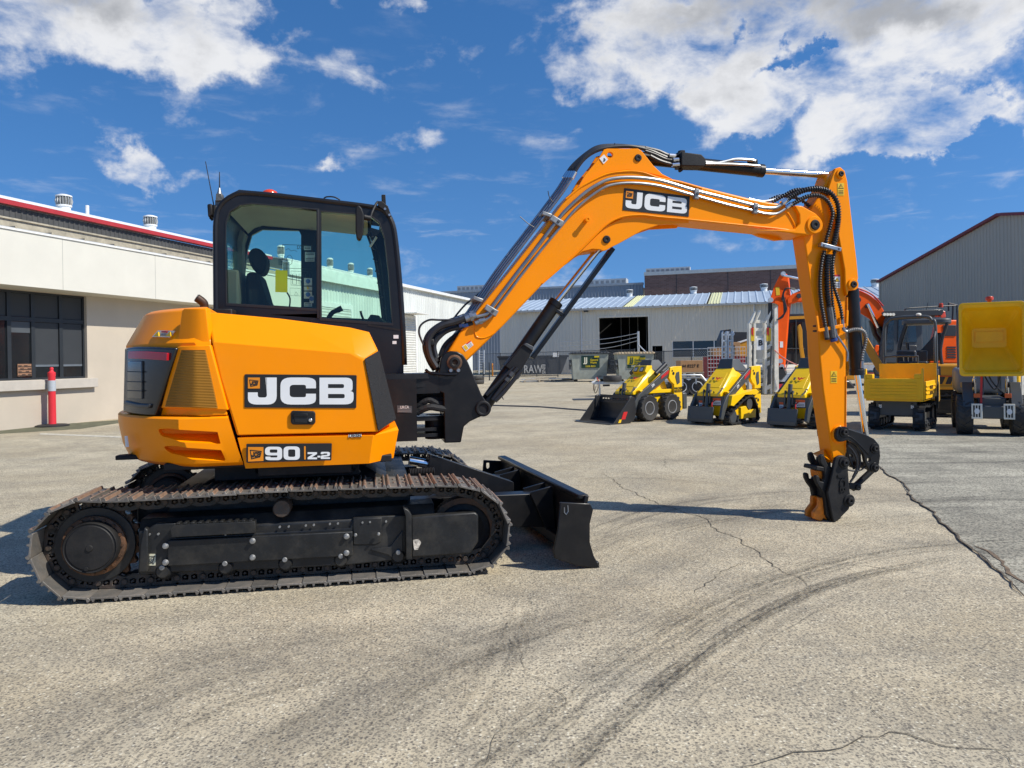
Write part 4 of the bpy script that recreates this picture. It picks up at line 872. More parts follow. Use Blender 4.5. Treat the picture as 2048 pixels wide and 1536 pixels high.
# ---------------------------------------------------------------- linkage and hitch
lk=[(1672,868),(1674,858),(1682,853),(1690,855),(1732,869),(1749,878),(1759,890),(1761,912),(1757,937),(1749,946),(1739,943),(1731,928),(1727,908),(1714,890),(1697,880),(1687,883),(1679,884),(1673,878)]
for a,b in ((SV0-.05,SV0-.015),(SV1+.015,SV1+.05)):
    m=MB(); m.pr(EP(lk,SV0-.05),a,b,[EP([(1738+3.4*math.cos(t),920+4*math.sin(t)) for t in [2*PI*k/12 for k in range(12)]],SV0-.05)]); LK=m.build('tipping_lever',BLK,EX,bev=.006)
    if a<SV0:
        for x,y,r in ((1688,864,.028),(1749,897,.026),(1749,935,.026)): pin(x,y,r,SV0-.05,LK,.03,boss=BLK)
        m=MB(); m.tube(smooth_path([E.p3(1687,872,SV0-.052),E.p3(1700,873,SV0-.052),E.p3(1720,890,SV0-.052),E.p3(1738,910,SV0-.052)],4),.004,6); m.build('weld_rib',BLK,LK)
m=MB(); a=E(1749,935,SV0-.05); m.cyl((a[0],SV0-.04,a[1]),(a[0],SV1+.04,a[1]),.03,n=16); a=E(1733,882,SV0-.05); m.cyl((a[0],SV0-.04,a[1]),(a[0],SV1+.04,a[1]),.04,n=16)
m.build('link_pins',BLKM,LK)
for a,r in ((.93,.026),(1.0,.02)): m=MB(); m.tube([E.p3(1748,937,a),E.p3(1704,978,a)],r,12); m.build('tipping_link',BLKM,EX)
m=MB(); m.hull([E.p3(1697,965,.9),E.p3(1697,978,.9),E.p3(1712,981,.9),E.p3(1722,978,.9),E.p3(1723,970,.9),E.p3(1716,966,.9),E.p3(1697,965,1.0),E.p3(1697,978,1.0),E.p3(1712,981,1.0),E.p3(1722,978,1.0),E.p3(1723,970,1.0)]); o=m.build('link_foot',BLKM,EX,bev=.01); pin(1716,975,.026,.9,o,.012)
for L,r,v in (([(1694,890),(1704,900),(1712,915),(1714,935),(1706,955)],.011,.84),([(1700,885),(1715,900),(1720,920),(1716,940),(1700,965)],.010,.86),([(1696,940),(1708,942),(1722,940),(1732,930)],.007,.84),([(1694,900),(1700,920),(1708,938)],.010,.9)): pipe(L,r,'hose',HOSE,EX,v)
# quick hitch
hn=[(1669,923),(1672,915),(1680,911),(1689,911),(1696,920),(1697,946),(1700,983),(1704,1002),(1698,1019),(1680,1037),(1674,1042),(1668,1047),(1664,1030),(1655,985),(1664,950)]
m=MB(); m.pr(EP(hn,SV0-.045),SV0-.045,SV0-.012); HT=m.build('quick_hitch',BLKM,EX,bev=.008)
m=MB(); m.pr(EP(hn,SV0-.045),SV1+.012,SV1+.045); m.build('hitch_plate',BLKM,HT,bev=.008)
hb=[(1639,912),(1646,908),(1655,930),(1666,936),(1664,975),(1674,1018),(1682,1036),(1672,1043),(1660,1043),(1652,1030),(1649,1000),(1646,985),(1636,972),(1631,962),(1630,953),(1634,950),(1638,953),(1639,962),(1646,964),(1649,955),(1647,935),(1640,925)]
m=MB(); m.pr(EP(hb,SV0),SV0-.008,SV0+.035); m.pr(EP(hb,SV0),SV1-.035,SV1+.008); m.pr(EP([(1655,935),(1668,940),(1664,975),(1674,1018),(1682,1036),(1672,1043),(1660,1043),(1652,985)],SV0),SV0+.035,SV1-.035); m.build('hitch_body',BLKM,HT,bev=.008)
m=MB(); m.pr(EP([(1631,940),(1633,932),(1650,934),(1656,940),(1655,947),(1648,943),(1634,941)],SV0),SV0-.005,SV1+.005); m.build('hitch_bridge',BLKM,HT,bev=.008)
OR=mat('latch_orange',(.85,.24,.01),.55,var=.3,vs=20,rust=.2,bump=.3,bs=60)
m=MB(); m.pr(EP([(1636,942),(1654,944),(1652,960),(1638,956)],SV0+.02),SV0+.04,SV1-.04); m.build('latch_plate',OR,HT,bev=.005)
m=MB(); m.pr(EP([(1639,996),(1652,996),(1654,1041),(1648,1036),(1642,1043),(1627,1037),(1628,1025),(1638,1012)],SV0+.03),SV0+.03,SV0+.07); m.pr(EP([(1639,996),(1652,996),(1654,1041),(1648,1036),(1642,1043),(1627,1037),(1628,1025),(1638,1012)],SV0+.03),SV1-.05,SV1-.01); m.pr(EP([(1642,996),(1652,996),(1654,1030),(1646,1026)],SV0+.05),SV0+.07,SV1-.05); m.build('safety_latch',OR,HT,bev=.006)
m=MB(); a=E(1664,1044,SV0); m.cyl((a[0],SV0-.01,a[1]+.012),(a[0],SV1+.01,a[1]+.012),.026,n=18); m.build('hitch_bar',RUST,HT)
for x,y,r in ((1688,925,.030),(1698,1001,.032)): pin(x,y,r,SV0-.045,HT,.035,boss=BLKM)
q=E.p3(1684.5,968,SV0-.047); word('JCB',.085,Matrix.Translation(q)@Matrix.Rotation(R(90),4,'X')@Matrix.Rotation(R(-90),4,'Z'),BLK,'cast_letters',HT,ext=.006,off=.002,sx=1.15)
# ---------------------------------------------------------------- dozer blade
m=MB()
prof=[]; back=[]
bt=E(1172,1006,0); 
for k in range(9):
    t=k/8; w=.50*(1-t)+.0*t; u=2.055-.065*math.sin(t*PI*.62)+.11*t*t; prof.append((u,w)); back.append((u-.03,w))
m.pr(prof+list(reversed(back)),.0,2.27); BL=m.build('dozer_blade',BLK,EX,bev=.005)
ep=EP([(1119,1004),(1180,1007),(1187,1019),(1180,1048),(1180,1085),(1188,1112),(1201,1137),(1196,1139),(1150,1130),(1108,1116),(1105,1100),(1114,1060)],-.012)
m=MB(); m.pr(ep,-.012,.012); m.build('end_plate',BLK,BL,bev=.006)
m=MB(); m.pr(ep,2.25,2.272,[EP([(1127,1012),(1135,1012),(1136,1024),(1131,1030),(1127,1026)],-.012)]); m.build('end_plate',BLK,BL,bev=.006)
m=MB(); m.tube([E.p3(1134,1010,-.014),E.p3(1135,1022,-.014),E.p3(1131,1028,-.014),E.p3(1127,1024,-.014),E.p3(1127,1014,-.014)],.004,6); m.build('lifting_eye',ZNC,BL)
m=MB(); m.box(1.98,2.06,.02,2.25,.47,.505); m.build('top_rail',BLK,BL,bev=.01)
m=MB(); m.box(2.03,2.13,.02,2.25,.0,.03); m.build('cutting_edge',UND,BL,bev=.004)
m=MB(); m.prx([(.1,.05),(.1,.35),(.35,.42),(2.1,.42),(2.1,.05)],1.93,1.985) if False else m.box(1.93,2.0,.3,1.95,.08,.16); m.build('back_beam',BLK,BL,bev=.008)
for v in (.60,1.50):
    m=MB(); m.hull([(.7,v,.26),(.7,v+.14,.26),(.7,v,.44),(.7,v+.14,.44),(1.98,v,.16),(1.98,v+.14,.16),(1.98,v,.42),(1.98,v+.14,.42),(1.2,v,.44),(1.2,v+.14,.44)]); A_=m.build('push_arm',BLK,BL,bev=.015)
    m=MB(); m.ext([(1.80,v-.03,.44),(1.98,v-.03,.48),(2.0,v-.03,.10),(1.94,v-.03,.12)],(0,.02,0)); m.ext([(1.80,v+.15,.44),(1.98,v+.15,.48),(2.0,v+.15,.10),(1.94,v+.15,.12)],(0,.02,0)); m.build('gusset',BLK,A_,bev=.004)
m=MB(); m.box(1.0,1.15,.60,1.64,.28,.42); m.build('cross_tube',BLK,BL,bev=.02)
BL.matrix_local=Matrix.Translation((2.05,0,0))@Matrix.Rotation(R(4.5),4,'Z')@Matrix.Translation((-2.05,0,0))
m=MB(); m.cyl((.95,1.0,.67),(1.25,1.0,.60),.035,n=16); m.build('blade_cylinder_rod',CHR,BL)
m=MB(); m.hull([(1.10,.94,.72),(1.10,1.06,.72),(1.08,.94,.52),(1.08,1.06,.52),(1.78,.94,.46),(1.78,1.06,.46),(1.78,.94,.36),(1.78,1.06,.36)]); m.build('blade_cylinder_guard',BLK,BL,bev=.008)
m=MB()
for k in range(16): m.lathe([(.028,0),(.034,.005),(.028,.010)],10,'x',(.93+k*.012,.86,.60))
m.build('rubber_bellows',RUB,BL)
# ============================================================ GROUND
def gmat():
    m=bpy.data.materials.new('aggregate_concrete'); m.use_nodes=True; nt=m.node_tree; L=nt.links.new; b=nt.nodes['Principled BSDF']
    tc=nd(nt,'ShaderNodeTexCoord'); P_=tc.outputs['Object']
    def N(scale,det=5,ro=.6,dist=0,vec=P_,col=False):
        n=nd(nt,'ShaderNodeTexNoise'); n.inputs['Scale'].default_value=scale; n.inputs['Detail'].default_value=det; n.inputs['Roughness'].default_value=ro; n.inputs['Distortion'].default_value=dist; L(vec,n.inputs['Vector']); return n.outputs[1 if col else 0]
    def MRr(x,a,b_,c=0,d=1,st='LINEAR'):
        n=nd(nt,'ShaderNodeMapRange',interpolation_type=st); L(x,n.inputs[0])
        for i,v in zip((1,2,3,4),(a,b_,c,d)): n.inputs[i].default_value=v
        return n.outputs[0]
    def M(op,a,b_=None):
        n=nd(nt,'ShaderNodeMath',operation=op)
        for i,x in enumerate((a,b_)):
            if x is None: continue
            if isinstance(x,(int,float)): n.inputs[i].default_value=x
            else: L(x,n.inputs[i])
        return n.outputs[0]
    def MX(f,a,c):
        n=nd(nt,'ShaderNodeMix',data_type='RGBA'); 
        if isinstance(f,(int,float)): n.inputs[0].default_value=f
        else: L(f,n.inputs[0])
        for i,x in ((6,a),(7,c)):
            if isinstance(x,tuple): n.inputs[i].default_value=(*x,1)
            else: L(x,n.inputs[i])
        return n.outputs[2]
    base=MX(MRr(N(.45,7,.7),.40,.60),(.45,.38,.255),(.60,.52,.365))
    base=MX(MRr(N(1.7,8,.7),.4,.75,0,.75),base,(.27,.245,.19))
    base=MX(MRr(N(.12,3,.5),.5,.7,0,.5),base,(.46,.355,.205))
    # exposed stones
    vo=nd(nt,'ShaderNodeTexVoronoi',feature='F1'); vo.inputs['Scale'].default_value=62; vo.inputs['Randomness'].default_value=1; L(P_,vo.inputs['Vector'])
    sep=nd(nt,'ShaderNodeSeparateColor'); L(vo.outputs['Color'],sep.inputs[0])
    st=M('MULTIPLY',MRr(vo.outputs['Distance'],.30,.42,1,0),MRr(sep.outputs[0],.50,.55,0,1))
    stc=MX(sep.outputs[1],(.035,.035,.04),(.15,.13,.11))
    base=MX(M('MULTIPLY',st,.72),base,stc)
    st2=M('MULTIPLY',MRr(vo.outputs['Distance'],.30,.45,1,0),MRr(sep.outputs[0],.18,.12,0,1)); base=MX(M('MULTIPLY',st2,.8),base,(.72,.66,.50))
    vf=nd(nt,'ShaderNodeTexVoronoi',feature='F1'); vf.inputs['Scale'].default_value=120; L(P_,vf.inputs['Vector']); s3=nd(nt,'ShaderNodeSeparateColor'); L(vf.outputs['Color'],s3.inputs[0])
    base=MX(M('MULTIPLY',MRr(s3.outputs[0],.64,.70),.5),base,(.09,.083,.075))
    # tyre and track scuffs: streaks between arcs round a centre
    sx=nd(nt,'ShaderNodeSeparateXYZ'); L(P_,sx.inputs[0]); 
    def arc(cx,cy,r0,wid,strength,a0,a1,soft=.25,lo=.36):
        nonlocal base
        dx=M('SUBTRACT',sx.outputs[0],cx); dy=M('SUBTRACT',sx.outputs[1],cy)
        r=M('SQRT',M('ADD',M('MULTIPLY',dx,dx),M('MULTIPLY',dy,dy)))
        an=M('ARCTAN2',dy,dx)
        cv=nd(nt,'ShaderNodeCombineXYZ'); L(M('MULTIPLY',r,9),cv.inputs[0]); L(M('MULTIPLY',an,2.2),cv.inputs[1])
        s=MRr(N(1.6,5,.7,.3,cv.outputs[0]),lo,.75,0.12,1)
        e=M('ABSOLUTE',M('SUBTRACT',r,r0)); band=MRr(e,wid*.35,wid,1,0,'SMOOTHSTEP')
        g=M('MULTIPLY',MRr(an,a0,a0+soft,0,1,'SMOOTHSTEP'),MRr(an,a1-soft,a1,1,0,'SMOOTHSTEP'))
        base=MX(M('MULTIPLY',M('MULTIPLY',s,band),M('MULTIPLY',g,strength)),base,(.07,.065,.06))
    for a in ARCS: arc(*a)
    # broad old smears
    mp=nd(nt,'ShaderNodeMapping'); mp.inputs['Scale'].default_value=(.25,1.6,1); mp.inputs['Rotation'].default_value=(0,0,.25); L(P_,mp.inputs[0])
    base=MX(MRr(N(1.1,7,.65,.5,mp.outputs[0]),.52,.78,0,.38),base,(.15,.14,.12))
    L(base,b.inputs['Base Color']); b.inputs['Roughness'].default_value=.88; b.inputs['Specular IOR Level'].default_value=.25
    bp=nd(nt,'ShaderNodeBump'); bp.inputs['Strength'].default_value=.45; bp.inputs['Distance'].default_value=.006
    L(M('ADD',M('MULTIPLY',vo.outputs['Distance'],-.8),N(60,4)),bp.inputs['Height']); L(bp.outputs[0],b.inputs['Normal'])
    return m
def circle3(a,b,c):
    ax,ay,bx,by,cx,cy=a.x,a.y,b.x,b.y,c.x,c.y
    d=2*(ax*(by-cy)+bx*(cy-ay)+cx*(ay-by))
    ux=((ax*ax+ay*ay)*(by-cy)+(bx*bx+by*by)*(cy-ay)+(cx*cx+cy*cy)*(ay-by))/d
    uy=((ax*ax+ay*ay)*(cx-bx)+(bx*bx+by*by)*(ax-cx)+(cx*cx+cy*cy)*(bx-ax))/d
    return ux,uy,math.hypot(ax-ux,ay-uy)
ARCS=[]
for pts,wid,s in (([(1200,1060),(1400,1000),(1900,990)],.3,.5),([(1160,1100),(1400,1040),(1620,1010)],.22,.45),([(600,1500),(850,1350),(1150,1250)],.35,.35),([(100,1500),(400,1350),(800,1290)],.4,.35),([(700,1420),(900,1330),(1200,1190)],.2,.35)):
    a,b,c=[G(*p) for p in pts]; ux,uy,r=circle3(a,b,c); t=[math.atan2(p.y-uy,p.x-ux) for p in (a,c)]
    lo,hi=min(t),max(t)
    if hi-lo>PI: lo,hi=hi-2*PI,lo
    if lo<-PI: lo=-PI
    ARCS.append((ux,uy,r,wid,s,lo-.35,hi+.25))
GM=gmat()
m=MB(); m.face([(-400,-40,0),(400,-40,0),(400,900,0),(-400,900,0)]); struct(m.build('ground',GM,smooth=0))
# newer asphalt on the right
ASP=mat('asphalt_grey',(.42,.39,.30),.9,var=.45,vs=1.1,bump=.6,bs=150)
nt=ASP.node_tree; b_=nt.nodes['Principled BSDF']; lk_=b_.inputs['Base Color'].links[0].from_socket; tcn=nd(nt,'ShaderNodeTexCoord'); v_=nd(nt,'ShaderNodeTexVoronoi'); v_.inputs['Scale'].default_value=80; nt.links.new(tcn.outputs['Object'],v_.inputs[0]); s_=nd(nt,'ShaderNodeSeparateColor'); nt.links.new(v_.outputs['Color'],s_.inputs[0]); r_=nd(nt,'ShaderNodeMapRange'); r_.inputs[1].default_value=.55; r_.inputs[2].default_value=.7; r_.inputs[3].default_value=1; r_.inputs[4].default_value=.45; nt.links.new(s_.outputs[0],r_.inputs[0])
mp_=nd(nt,'ShaderNodeMapping'); mp_.inputs['Scale'].default_value=(.3,2.2,1); mp_.inputs['Rotation'].default_value=(0,0,-.12); nt.links.new(tcn.outputs['Object'],mp_.inputs[0]); n_=nd(nt,'ShaderNodeTexNoise'); n_.inputs['Scale'].default_value=1.5; n_.inputs['Detail'].default_value=8; nt.links.new(mp_.outputs[0],n_.inputs[0]); r2_=nd(nt,'ShaderNodeMapRange'); r2_.inputs[1].default_value=.5; r2_.inputs[2].default_value=.72; r2_.inputs[3].default_value=1; r2_.inputs[4].default_value=.5; nt.links.new(n_.outputs[0],r2_.inputs[0])
k_=nd(nt,'ShaderNodeMath',operation='MULTIPLY'); nt.links.new(r_.outputs[0],k_.inputs[0]); nt.links.new(r2_.outputs[0],k_.inputs[1]); sc_=nd(nt,'ShaderNodeVectorMath',operation='SCALE'); nt.links.new(lk_,sc_.inputs[0]); nt.links.new(k_.outputs[0],sc_.inputs['Scale']); nt.links.new(sc_.outputs[0],b_.inputs['Base Color'])
edge=[(1757,930),(1775,950),(1800,962),(1815,985),(1835,1003),(1862,1022),(1880,1045),(1905,1062),(1925,1082),(1950,1100),(1975,1118),(1985,1132),(2010,1150),(2048,1190),(2140,1290)]
ep_=[G(*p,.004) for p in edge]; far=[G(2700,2000,.004),Vector((60,-6,.004)),Vector((60,13.0,.004)),G(1790,868,.004),G(1740,880,.004),G(1745,915,.004)]
m=MB(); m.face(ep_+far); struct(m.build('asphalt',ASP,smooth=0))
CRK=mat('crack_dirt',(.10,.085,.06),.95,var=.5,vs=30,bump=.5,bs=60); SOIL=mat('crack_soil',(.17,.12,.075),.95,var=.6,vs=12,bump=.8,bs=60)
def crack(L,w,name='pavement_crack',material=CRK,z=.004,jit=.5,seg=.05,end=.2):
    JIT=.022 if name=='pavement_crack' else .016; w=w*(.5 if name=='pavement_crack' else .7)
    rng=random.Random(len(L)*7+int(L[0][0])); P_=[G(*p,z) for p in L]; pts=[P_[0]]
    for a,b in zip(P_,P_[1:]):
        n=max(2,min(90,int((b-a).length/seg)))
        for k in range(1,n+1): pts.append(a.lerp(b,k/n))
    m=MB(); A=[];B_=[]; N=len(pts); ox=0
    for i,p in enumerate(pts):
        t=(pts[min(i+1,N-1)]-pts[max(i-1,0)]); t=Vector((-t.y,t.x,0)).normalized(); ox=ox*.75+rng.uniform(-1,1)*JIT; e=min(1,end+(1-end)*min(i,N-1-i)/max(N*.15,1))
        h=w*e*rng.uniform(.35,1.0)/2; A.append(m.bm.verts.new(p+t*(ox+h)));B_.append(m.bm.verts.new(p+t*(ox-h)))
    for i in range(N-1): m.bm.faces.new([A[i],A[i+1],B_[i+1],B_[i]])
    return struct(m.build(name,material,smooth=0))
crack([(975,904),(1100,909),(1280,916),(1450,927),(1640,938)],.022)
crack([(1207,942),(1240,972),(1290,995),(1350,1020),(1400,1032),(1430,1055),(1480,1082),(1520,1112),(1560,1140),(1610,1160),(1640,1190)],.022)
crack([(1330,916),(1330,930),(1350,945)],.014)
crack([(1390,1190),(1430,1150),(1480,1128),(1560,1122)],.012)
crack([(1470,1535),(1530,1515),(1620,1500),(1700,1480),(1780,1464),(1850,1478),(1930,1494),(2048,1497)],.016,seg=.06)
crack([(1780,1464),(1750,1430),(1740,1405)],.008); crack([(2000,1500),(2020,1530)],.008)
crack([(1595,1125),(1700,1130),(1850,1145)],.010); crack([(1000,1250),(1060,1345),(1140,1420)],.006); crack([(960,1400),(1000,1440),(960,1535)],.006)
crack([(0,1013),(30,1014),(90,1021)],.008)
crack(edge[:-1],.045,'pavement_joint',SOIL,.008,.35,.07,.3); crack(edge[:-1],.022,'pavement_joint',CRK,.012,.6,.07,.3)
crack([(1950,1090),(1985,1110),(2048,1170)],.05,'pavement_joint',SOIL,.008,.4,.05)
LINE=mat('worn_road_paint',(.56,.52,.42),.8,var=.5,vs=15)
m=MB(); m.face([G(80,866,.004),G(80,869,.004),G(245,875.5,.004),G(245,872.5,.004)]); struct(m.build('road_marking',LINE,smooth=0))
for L in ([(760,760),(905,752)],[(700,775),(850,765)],[(1000,765),(1120,762)]):
    m=MB(); a,b=G(*L[0],.004),G(*L[1],.004); m.face([a,b,b+Vector((0,.16,0)),a+Vector((0,.16,0))]); struct(m.build('road_marking',LINE,smooth=0))
m=MB(); m.prz([(p.x,p.y) for p in (G(-100,874),G(160,858),G(240,846),G(240,840),G(110,849),G(-100,863))],0,.004) ; struct(m.build('gutter_strip',mat('mossy_strip',(.12,.12,.07),.9,var=.5,vs=5),smooth=0))
for L in ([(985,812),(1080,815),(1182,823)],):
    m=MB(); P_=[G(*p,.0) for p in L]
    for a,b in zip(P_,P_[1:]): m.hull([a+Vector((0,0,.002)),b+Vector((0,0,.002)),a+Vector((0,.28,.002)),b+Vector((0,.28,.002)),a+Vector((0,.07,.03)),b+Vector((0,.07,.03)),a+Vector((0,.2,.03)),b+Vector((0,.2,.03))])
    tag(m.build('cable_ramp',RUB),'long low black rubber cable cover lying across the concrete left of the black bucket','cable cover')
m=MB(); p=G(1148,801); m.box(p.x,p.x+1.0,p.y,p.y+.7,0,.03); tag(m.build('steel_plate',GREY),'flat grey plate on the concrete left of the small loader with the bucket','steel plate')
# ============================================================ BUILDINGS
REN=mat('cream_render',(.63,.61,.53),.85,var=.05,vs=1.2,bump=.15,bs=30); REN2=mat('beige_render',(.50,.435,.345),.85,var=.07,vs=1.0,bump=.15,bs=30)
WCOR=mat('white_corrugated',(.66,.68,.64),.6,var=.14,vs=1.5,stretch=(1,1,.25)); GCOR=mat('beige_corrugated',(.76,.70,.57),.55,var=.07,vs=.6,stretch=(1,1,.2)); BCOR=mat('blue_grey_corrugated',(.26,.30,.34),.55,var=.08,vs=.8)
DCOR=mat('grey_corrugated',(.44,.40,.325),.5,var=.07,vs=.5,stretch=(1,1,.2)); ROOF=mat('galvanised_roof',(.40,.48,.56),.45,.2,var=.1,vs=.8); SKYL=mat('skylight_sheet',(.62,.62,.36),.5)
TRED=mat('red_trim',(.42,.03,.035),.5); TRED2=mat('dark_red_trim',(.20,.025,.03),.5); WTRIM=mat('white_trim',(.75,.75,.72),.6); BRK=None
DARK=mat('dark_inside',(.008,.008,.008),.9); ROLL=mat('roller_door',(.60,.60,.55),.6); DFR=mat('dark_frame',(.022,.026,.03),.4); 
WIN=mat('dark_window',(.012,.014,.016),.06,spec=.8,var=.1); BLIND=mat('window_blind',(.030,.034,.038),.6,var=.08)
def corrug(m,u0,u1,w0,w1f,v,pitch=.2,dep=.03,w0f=None):
    """trapezoid ribs; w1f(u) gives the top"""
    n=int((u1-u0)/pitch); pts=[]
    for k in range(n+1):
        for du,dv in ((0,0),(.55,0),(.66,-dep),(.88,-dep)):
            u=u0+(k+du)*pitch
            if u<=u1: pts.append((u,v+dv))
    pts.append((u1,v))
    for (a,va),(b,vb) in zip(pts,pts[1:]):
        if b-a<1e-5: continue
        l0=w0(a) if callable(w0) else w0; l1=w0(b) if callable(w0) else w0
        m.face([(a,va,l0),(b,vb,l1),(b,vb,w1f(b)),(a,va,w1f(a))])
# ---- long building on the left
g0=G(112,850); LB=Fr((g0.x,g0.y,0),math.degrees(math.atan2(1,.295)))
def LP(x,y,v): return LB(x,y,v)
OV=-.75
LBT=thing('office_building','long cream rendered building on the left with a dark gridded window and red roof trim','building',LB.loc,LB.deg)
uL=LP(-260,700,0)[0]; uM=LP(566,600,0)[0]; uE=LP(944,650,0)[0]
wso=(LP(0,567,OV)[1]+LP(307,598,OV)[1])/2; wtop=(LP(0,455,OV)[1]+LP(429,531,OV)[1])/2
rwv=5.0; wrt=(LP(0,396,rwv)[1]+LP(429,484,rwv)[1])/2; wr0=(LP(0,411,.6)[1]+LP(429,499,.6)[1])/2; wr1=(LP(0,394,1.2)[1]+LP(429,482,1.2)[1])/2
win=[LP(-60,580,.0),LP(172,592,0),LP(176,757,0),LP(-60,757,0)]; wu0,wu1=uL+.6,(win[1][0]+win[2][0])/2; ww0,ww1=(LP(0,761,0)[1]+LP(170,757,0)[1])/2,wso-.02
m=MB(); 
m.ext([(uL,0,0),(uM,0,0),(uM,0,wso+.3),(uL,0,wso+.3)],(0,.28,0),[[(wu0,0,ww0),(wu1,0,ww0),(wu1,0,ww1),(wu0,0,ww1)]])
m.box(LP(246,700,0)[0],uM,.28,.4,0,wso); m.build('wall',REN2,LBT,smooth=0)
m=MB(); m.box(uL,uL+.1,.3,9,0,wtop); m.build('end_wall',REN2,LBT,smooth=0)
m=MB(); m.box(uL,uM,OV,OV+.22,wso,wtop); m.box(uL,uM,OV+.22,0.28,wso,wso+.12); o=m.build('parapet',REN,LBT,smooth=0)
for x,y0,y1 in ((125,478,576),(310,512,597)):
    u=LP(x,530,OV)[0]; m=MB(); m.box(u,u+.012,OV-.003,OV,wso,wtop); m.build('joint',mat('joint_grey',(.4,.4,.36),.8),o,smooth=0)
m=MB(); m.box(uL,uM,OV-.03,OV+.3,wtop,wtop+.04); m.build('capping',WTRIM,LBT,smooth=0)
m=MB(); m.box(uL,uM,OV+.3,.7,wtop-.4,wtop-.02); m.build('box_gutter',DFR,LBT,smooth=0)
TAN=mat('stained_tan',(.42,.37,.27),.7,var=.3,vs=6)
m=MB(); m.tube([(uL,-.25,wtop+.13),(uM,-.25,wtop+.13)],.035,8); m.build('conduit',mat('grey_conduit',(.4,.4,.38),.6),LBT)
m=MB(); m.box(uL,uM,.1,.25,wtop+.22,wtop+.36); m.box(uL,uM,.12,.2,wtop+.42,wtop+.46); m.build('purlin',TAN,LBT,smooth=0)
k=0; u=uL
while u<uM: m=MB(); m.box(u,u+.05,-.28,.1,wtop+.1,wtop+.20); m.build('bracket',TAN,LBT,smooth=0); u+=.95
m=MB(); corrug(m,uL,uM,wtop-.1,lambda u:wr0,.55,.15,.02); m.build('upper_cladding',mat('dark_cladding',(.07,.07,.068),.7,var=.3),LBT,smooth=0)
m=MB(); m.box(uL,uM,.42,.62,wr0+.03,wr0+.14); m.build('red_fascia',TRED,LBT,smooth=0)
m=MB(); m.ext([(uL,.45,wr0+.15),(uM,.45,wr0+.15),(uM,5,wrt),(uL,5,wrt)],(0,0,.05)); rf=m.build('roof',mat('white_roof',(.74,.76,.76),.5,var=.06),LBT,smooth=0)
m=MB(); m.ext([(uL,9.5,wr0+.15),(uM,9.5,wr0+.15),(uM,5,wrt),(uL,5,wrt)],(0,0,.05)); m.build('roof',MT['white_roof'],LBT,smooth=0)
def whirly(parent,u,v,w,r=.3,body=WTRIM):
    m=MB(); m.lathe([(r*.8,-.35),(r*.8,.0),(r*.95,.02),(r*.95,.06)],20,'z',(u,v,w)); o=m.build('roof_vent',body,parent)
    m=MB(); m.lathe([(r*.86,.06),(r*.86,.34)],20,'z',(u,v,w)); m.build('throat',mat('vent_dark',(.12,.12,.11),.7),o)
    m=MB()
    for k in range(18):
        t=2*PI*k/18; c,s_=math.cos(t),math.sin(t); m.ext([(u+r*.9*c,v+r*.9*s_,w+.05),(u+r*1.06*c,v+r*1.06*s_,w+.2),(u+r*.9*c,v+r*.9*s_,w+.36),(u+r*.86*c,v+r*.86*s_,w+.2)],(-s_*r*.04,c*r*.04,0))
    m.build('blades',mat('vent_blade',(.5,.51,.5),.5),o,smooth=0)
    m=MB(); m.lathe([(r*1.0,.34),(r*.98,.38),(r*.5,.42),(.001,.43)],20,'z',(u,v,w)); m.build('cap',body,o)
def on_roof(x,y,vv=1.8): a=LP(x,y,vv); return a
for x,y in ((128,422),(301,458)):
    a=LP(x,y,5.); whirly(LBT,a[0],5.,wrt+.10,.25)
for x,y0,y1 in ((175,411,442),): a=LP(x,y1,3);b=LP(x,y0,3); m=MB(); m.tube([(a[0],3,a[1]-.3),(a[0],3,b[1])],.05); m.build('vent_pipe',WTRIM,LBT)
m=MB(); a=LP(322,462,1.9); m.cyl((a[0],1.9,a[1]-.2),(a[0],1.9,a[1]),.1); m.build('vent_pipe',WTRIM,LBT)
for x,y in ((27,404),(120,424),(243,450),(328,469)):
    a=LP(x,y,2.); m=MB(); m.hull([(a[0]-.12,1.98,a[1]-.1),(a[0]+.12,1.98,a[1]-.1),(a[0]+.05,2.05,a[1]+.06),(a[0]-.1,2.09,a[1]-.1)]); m.build('gutter_strap',mat('strap_dark',(.08,.07,.06),.7),LBT)
# window: frame grid, panes, blinds, sign
wf=MB(); 
vs_=[wu0,LP(17,650,.1)[0],LP(65,650,.1)[0],LP(121,660,.1)[0],wu1]
hm=(LP(0,637,.1)[1]+LP(171,644,.1)[1])/2
wf.ext([(wu0,.08,ww0),(wu1,.08,ww0),(wu1,.08,ww1),(wu0,.08,ww1)],(0,.08,0),[[(a+.05,.08,c+.05),(b-.05,.08,c+.05),(b-.05,.08,d-.05),(a+.05,.08,d-.05)] for a,b in zip(vs_,vs_[1:]) for c,d in ((ww0,hm),(hm,ww1))])
WF=wf.build('window',DFR,LBT,smooth=0)
for a,b in zip(vs_,vs_[1:]):
    for c,d in ((ww0,hm),(hm,ww1)):
        m=MB(); m.box(a+.04,b-.04,.12,.13,c+.04,d-.04); m.build('pane',WIN,WF,smooth=0)
for i,(a,b) in enumerate(zip(vs_,vs_[1:])):
    m=MB(); m.box(a+.06,b-.06,.112,.118,hm+.06,ww1-.06); m.build('blind',BLIND,WF,smooth=0)
    if i>=2: m=MB(); m.box(a+.06,b-.06,.112,.118,ww0+.34,hm-.06); m.build('blind',BLIND,WF,smooth=0); m=MB(); m.box(a+.06,b-.06,.108,.116,ww0+.31,ww0+.36); m.build('blind_rail',mat('rail_grey',(.12,.14,.16),.5),WF,smooth=0)
    elif i==1: m=MB(); m.box(a+.06,b-.06,.112,.118,hm-.32,hm-.06); m.build('blind',mat('blind_pale',(.07,.08,.09),.6),WF,smooth=0)
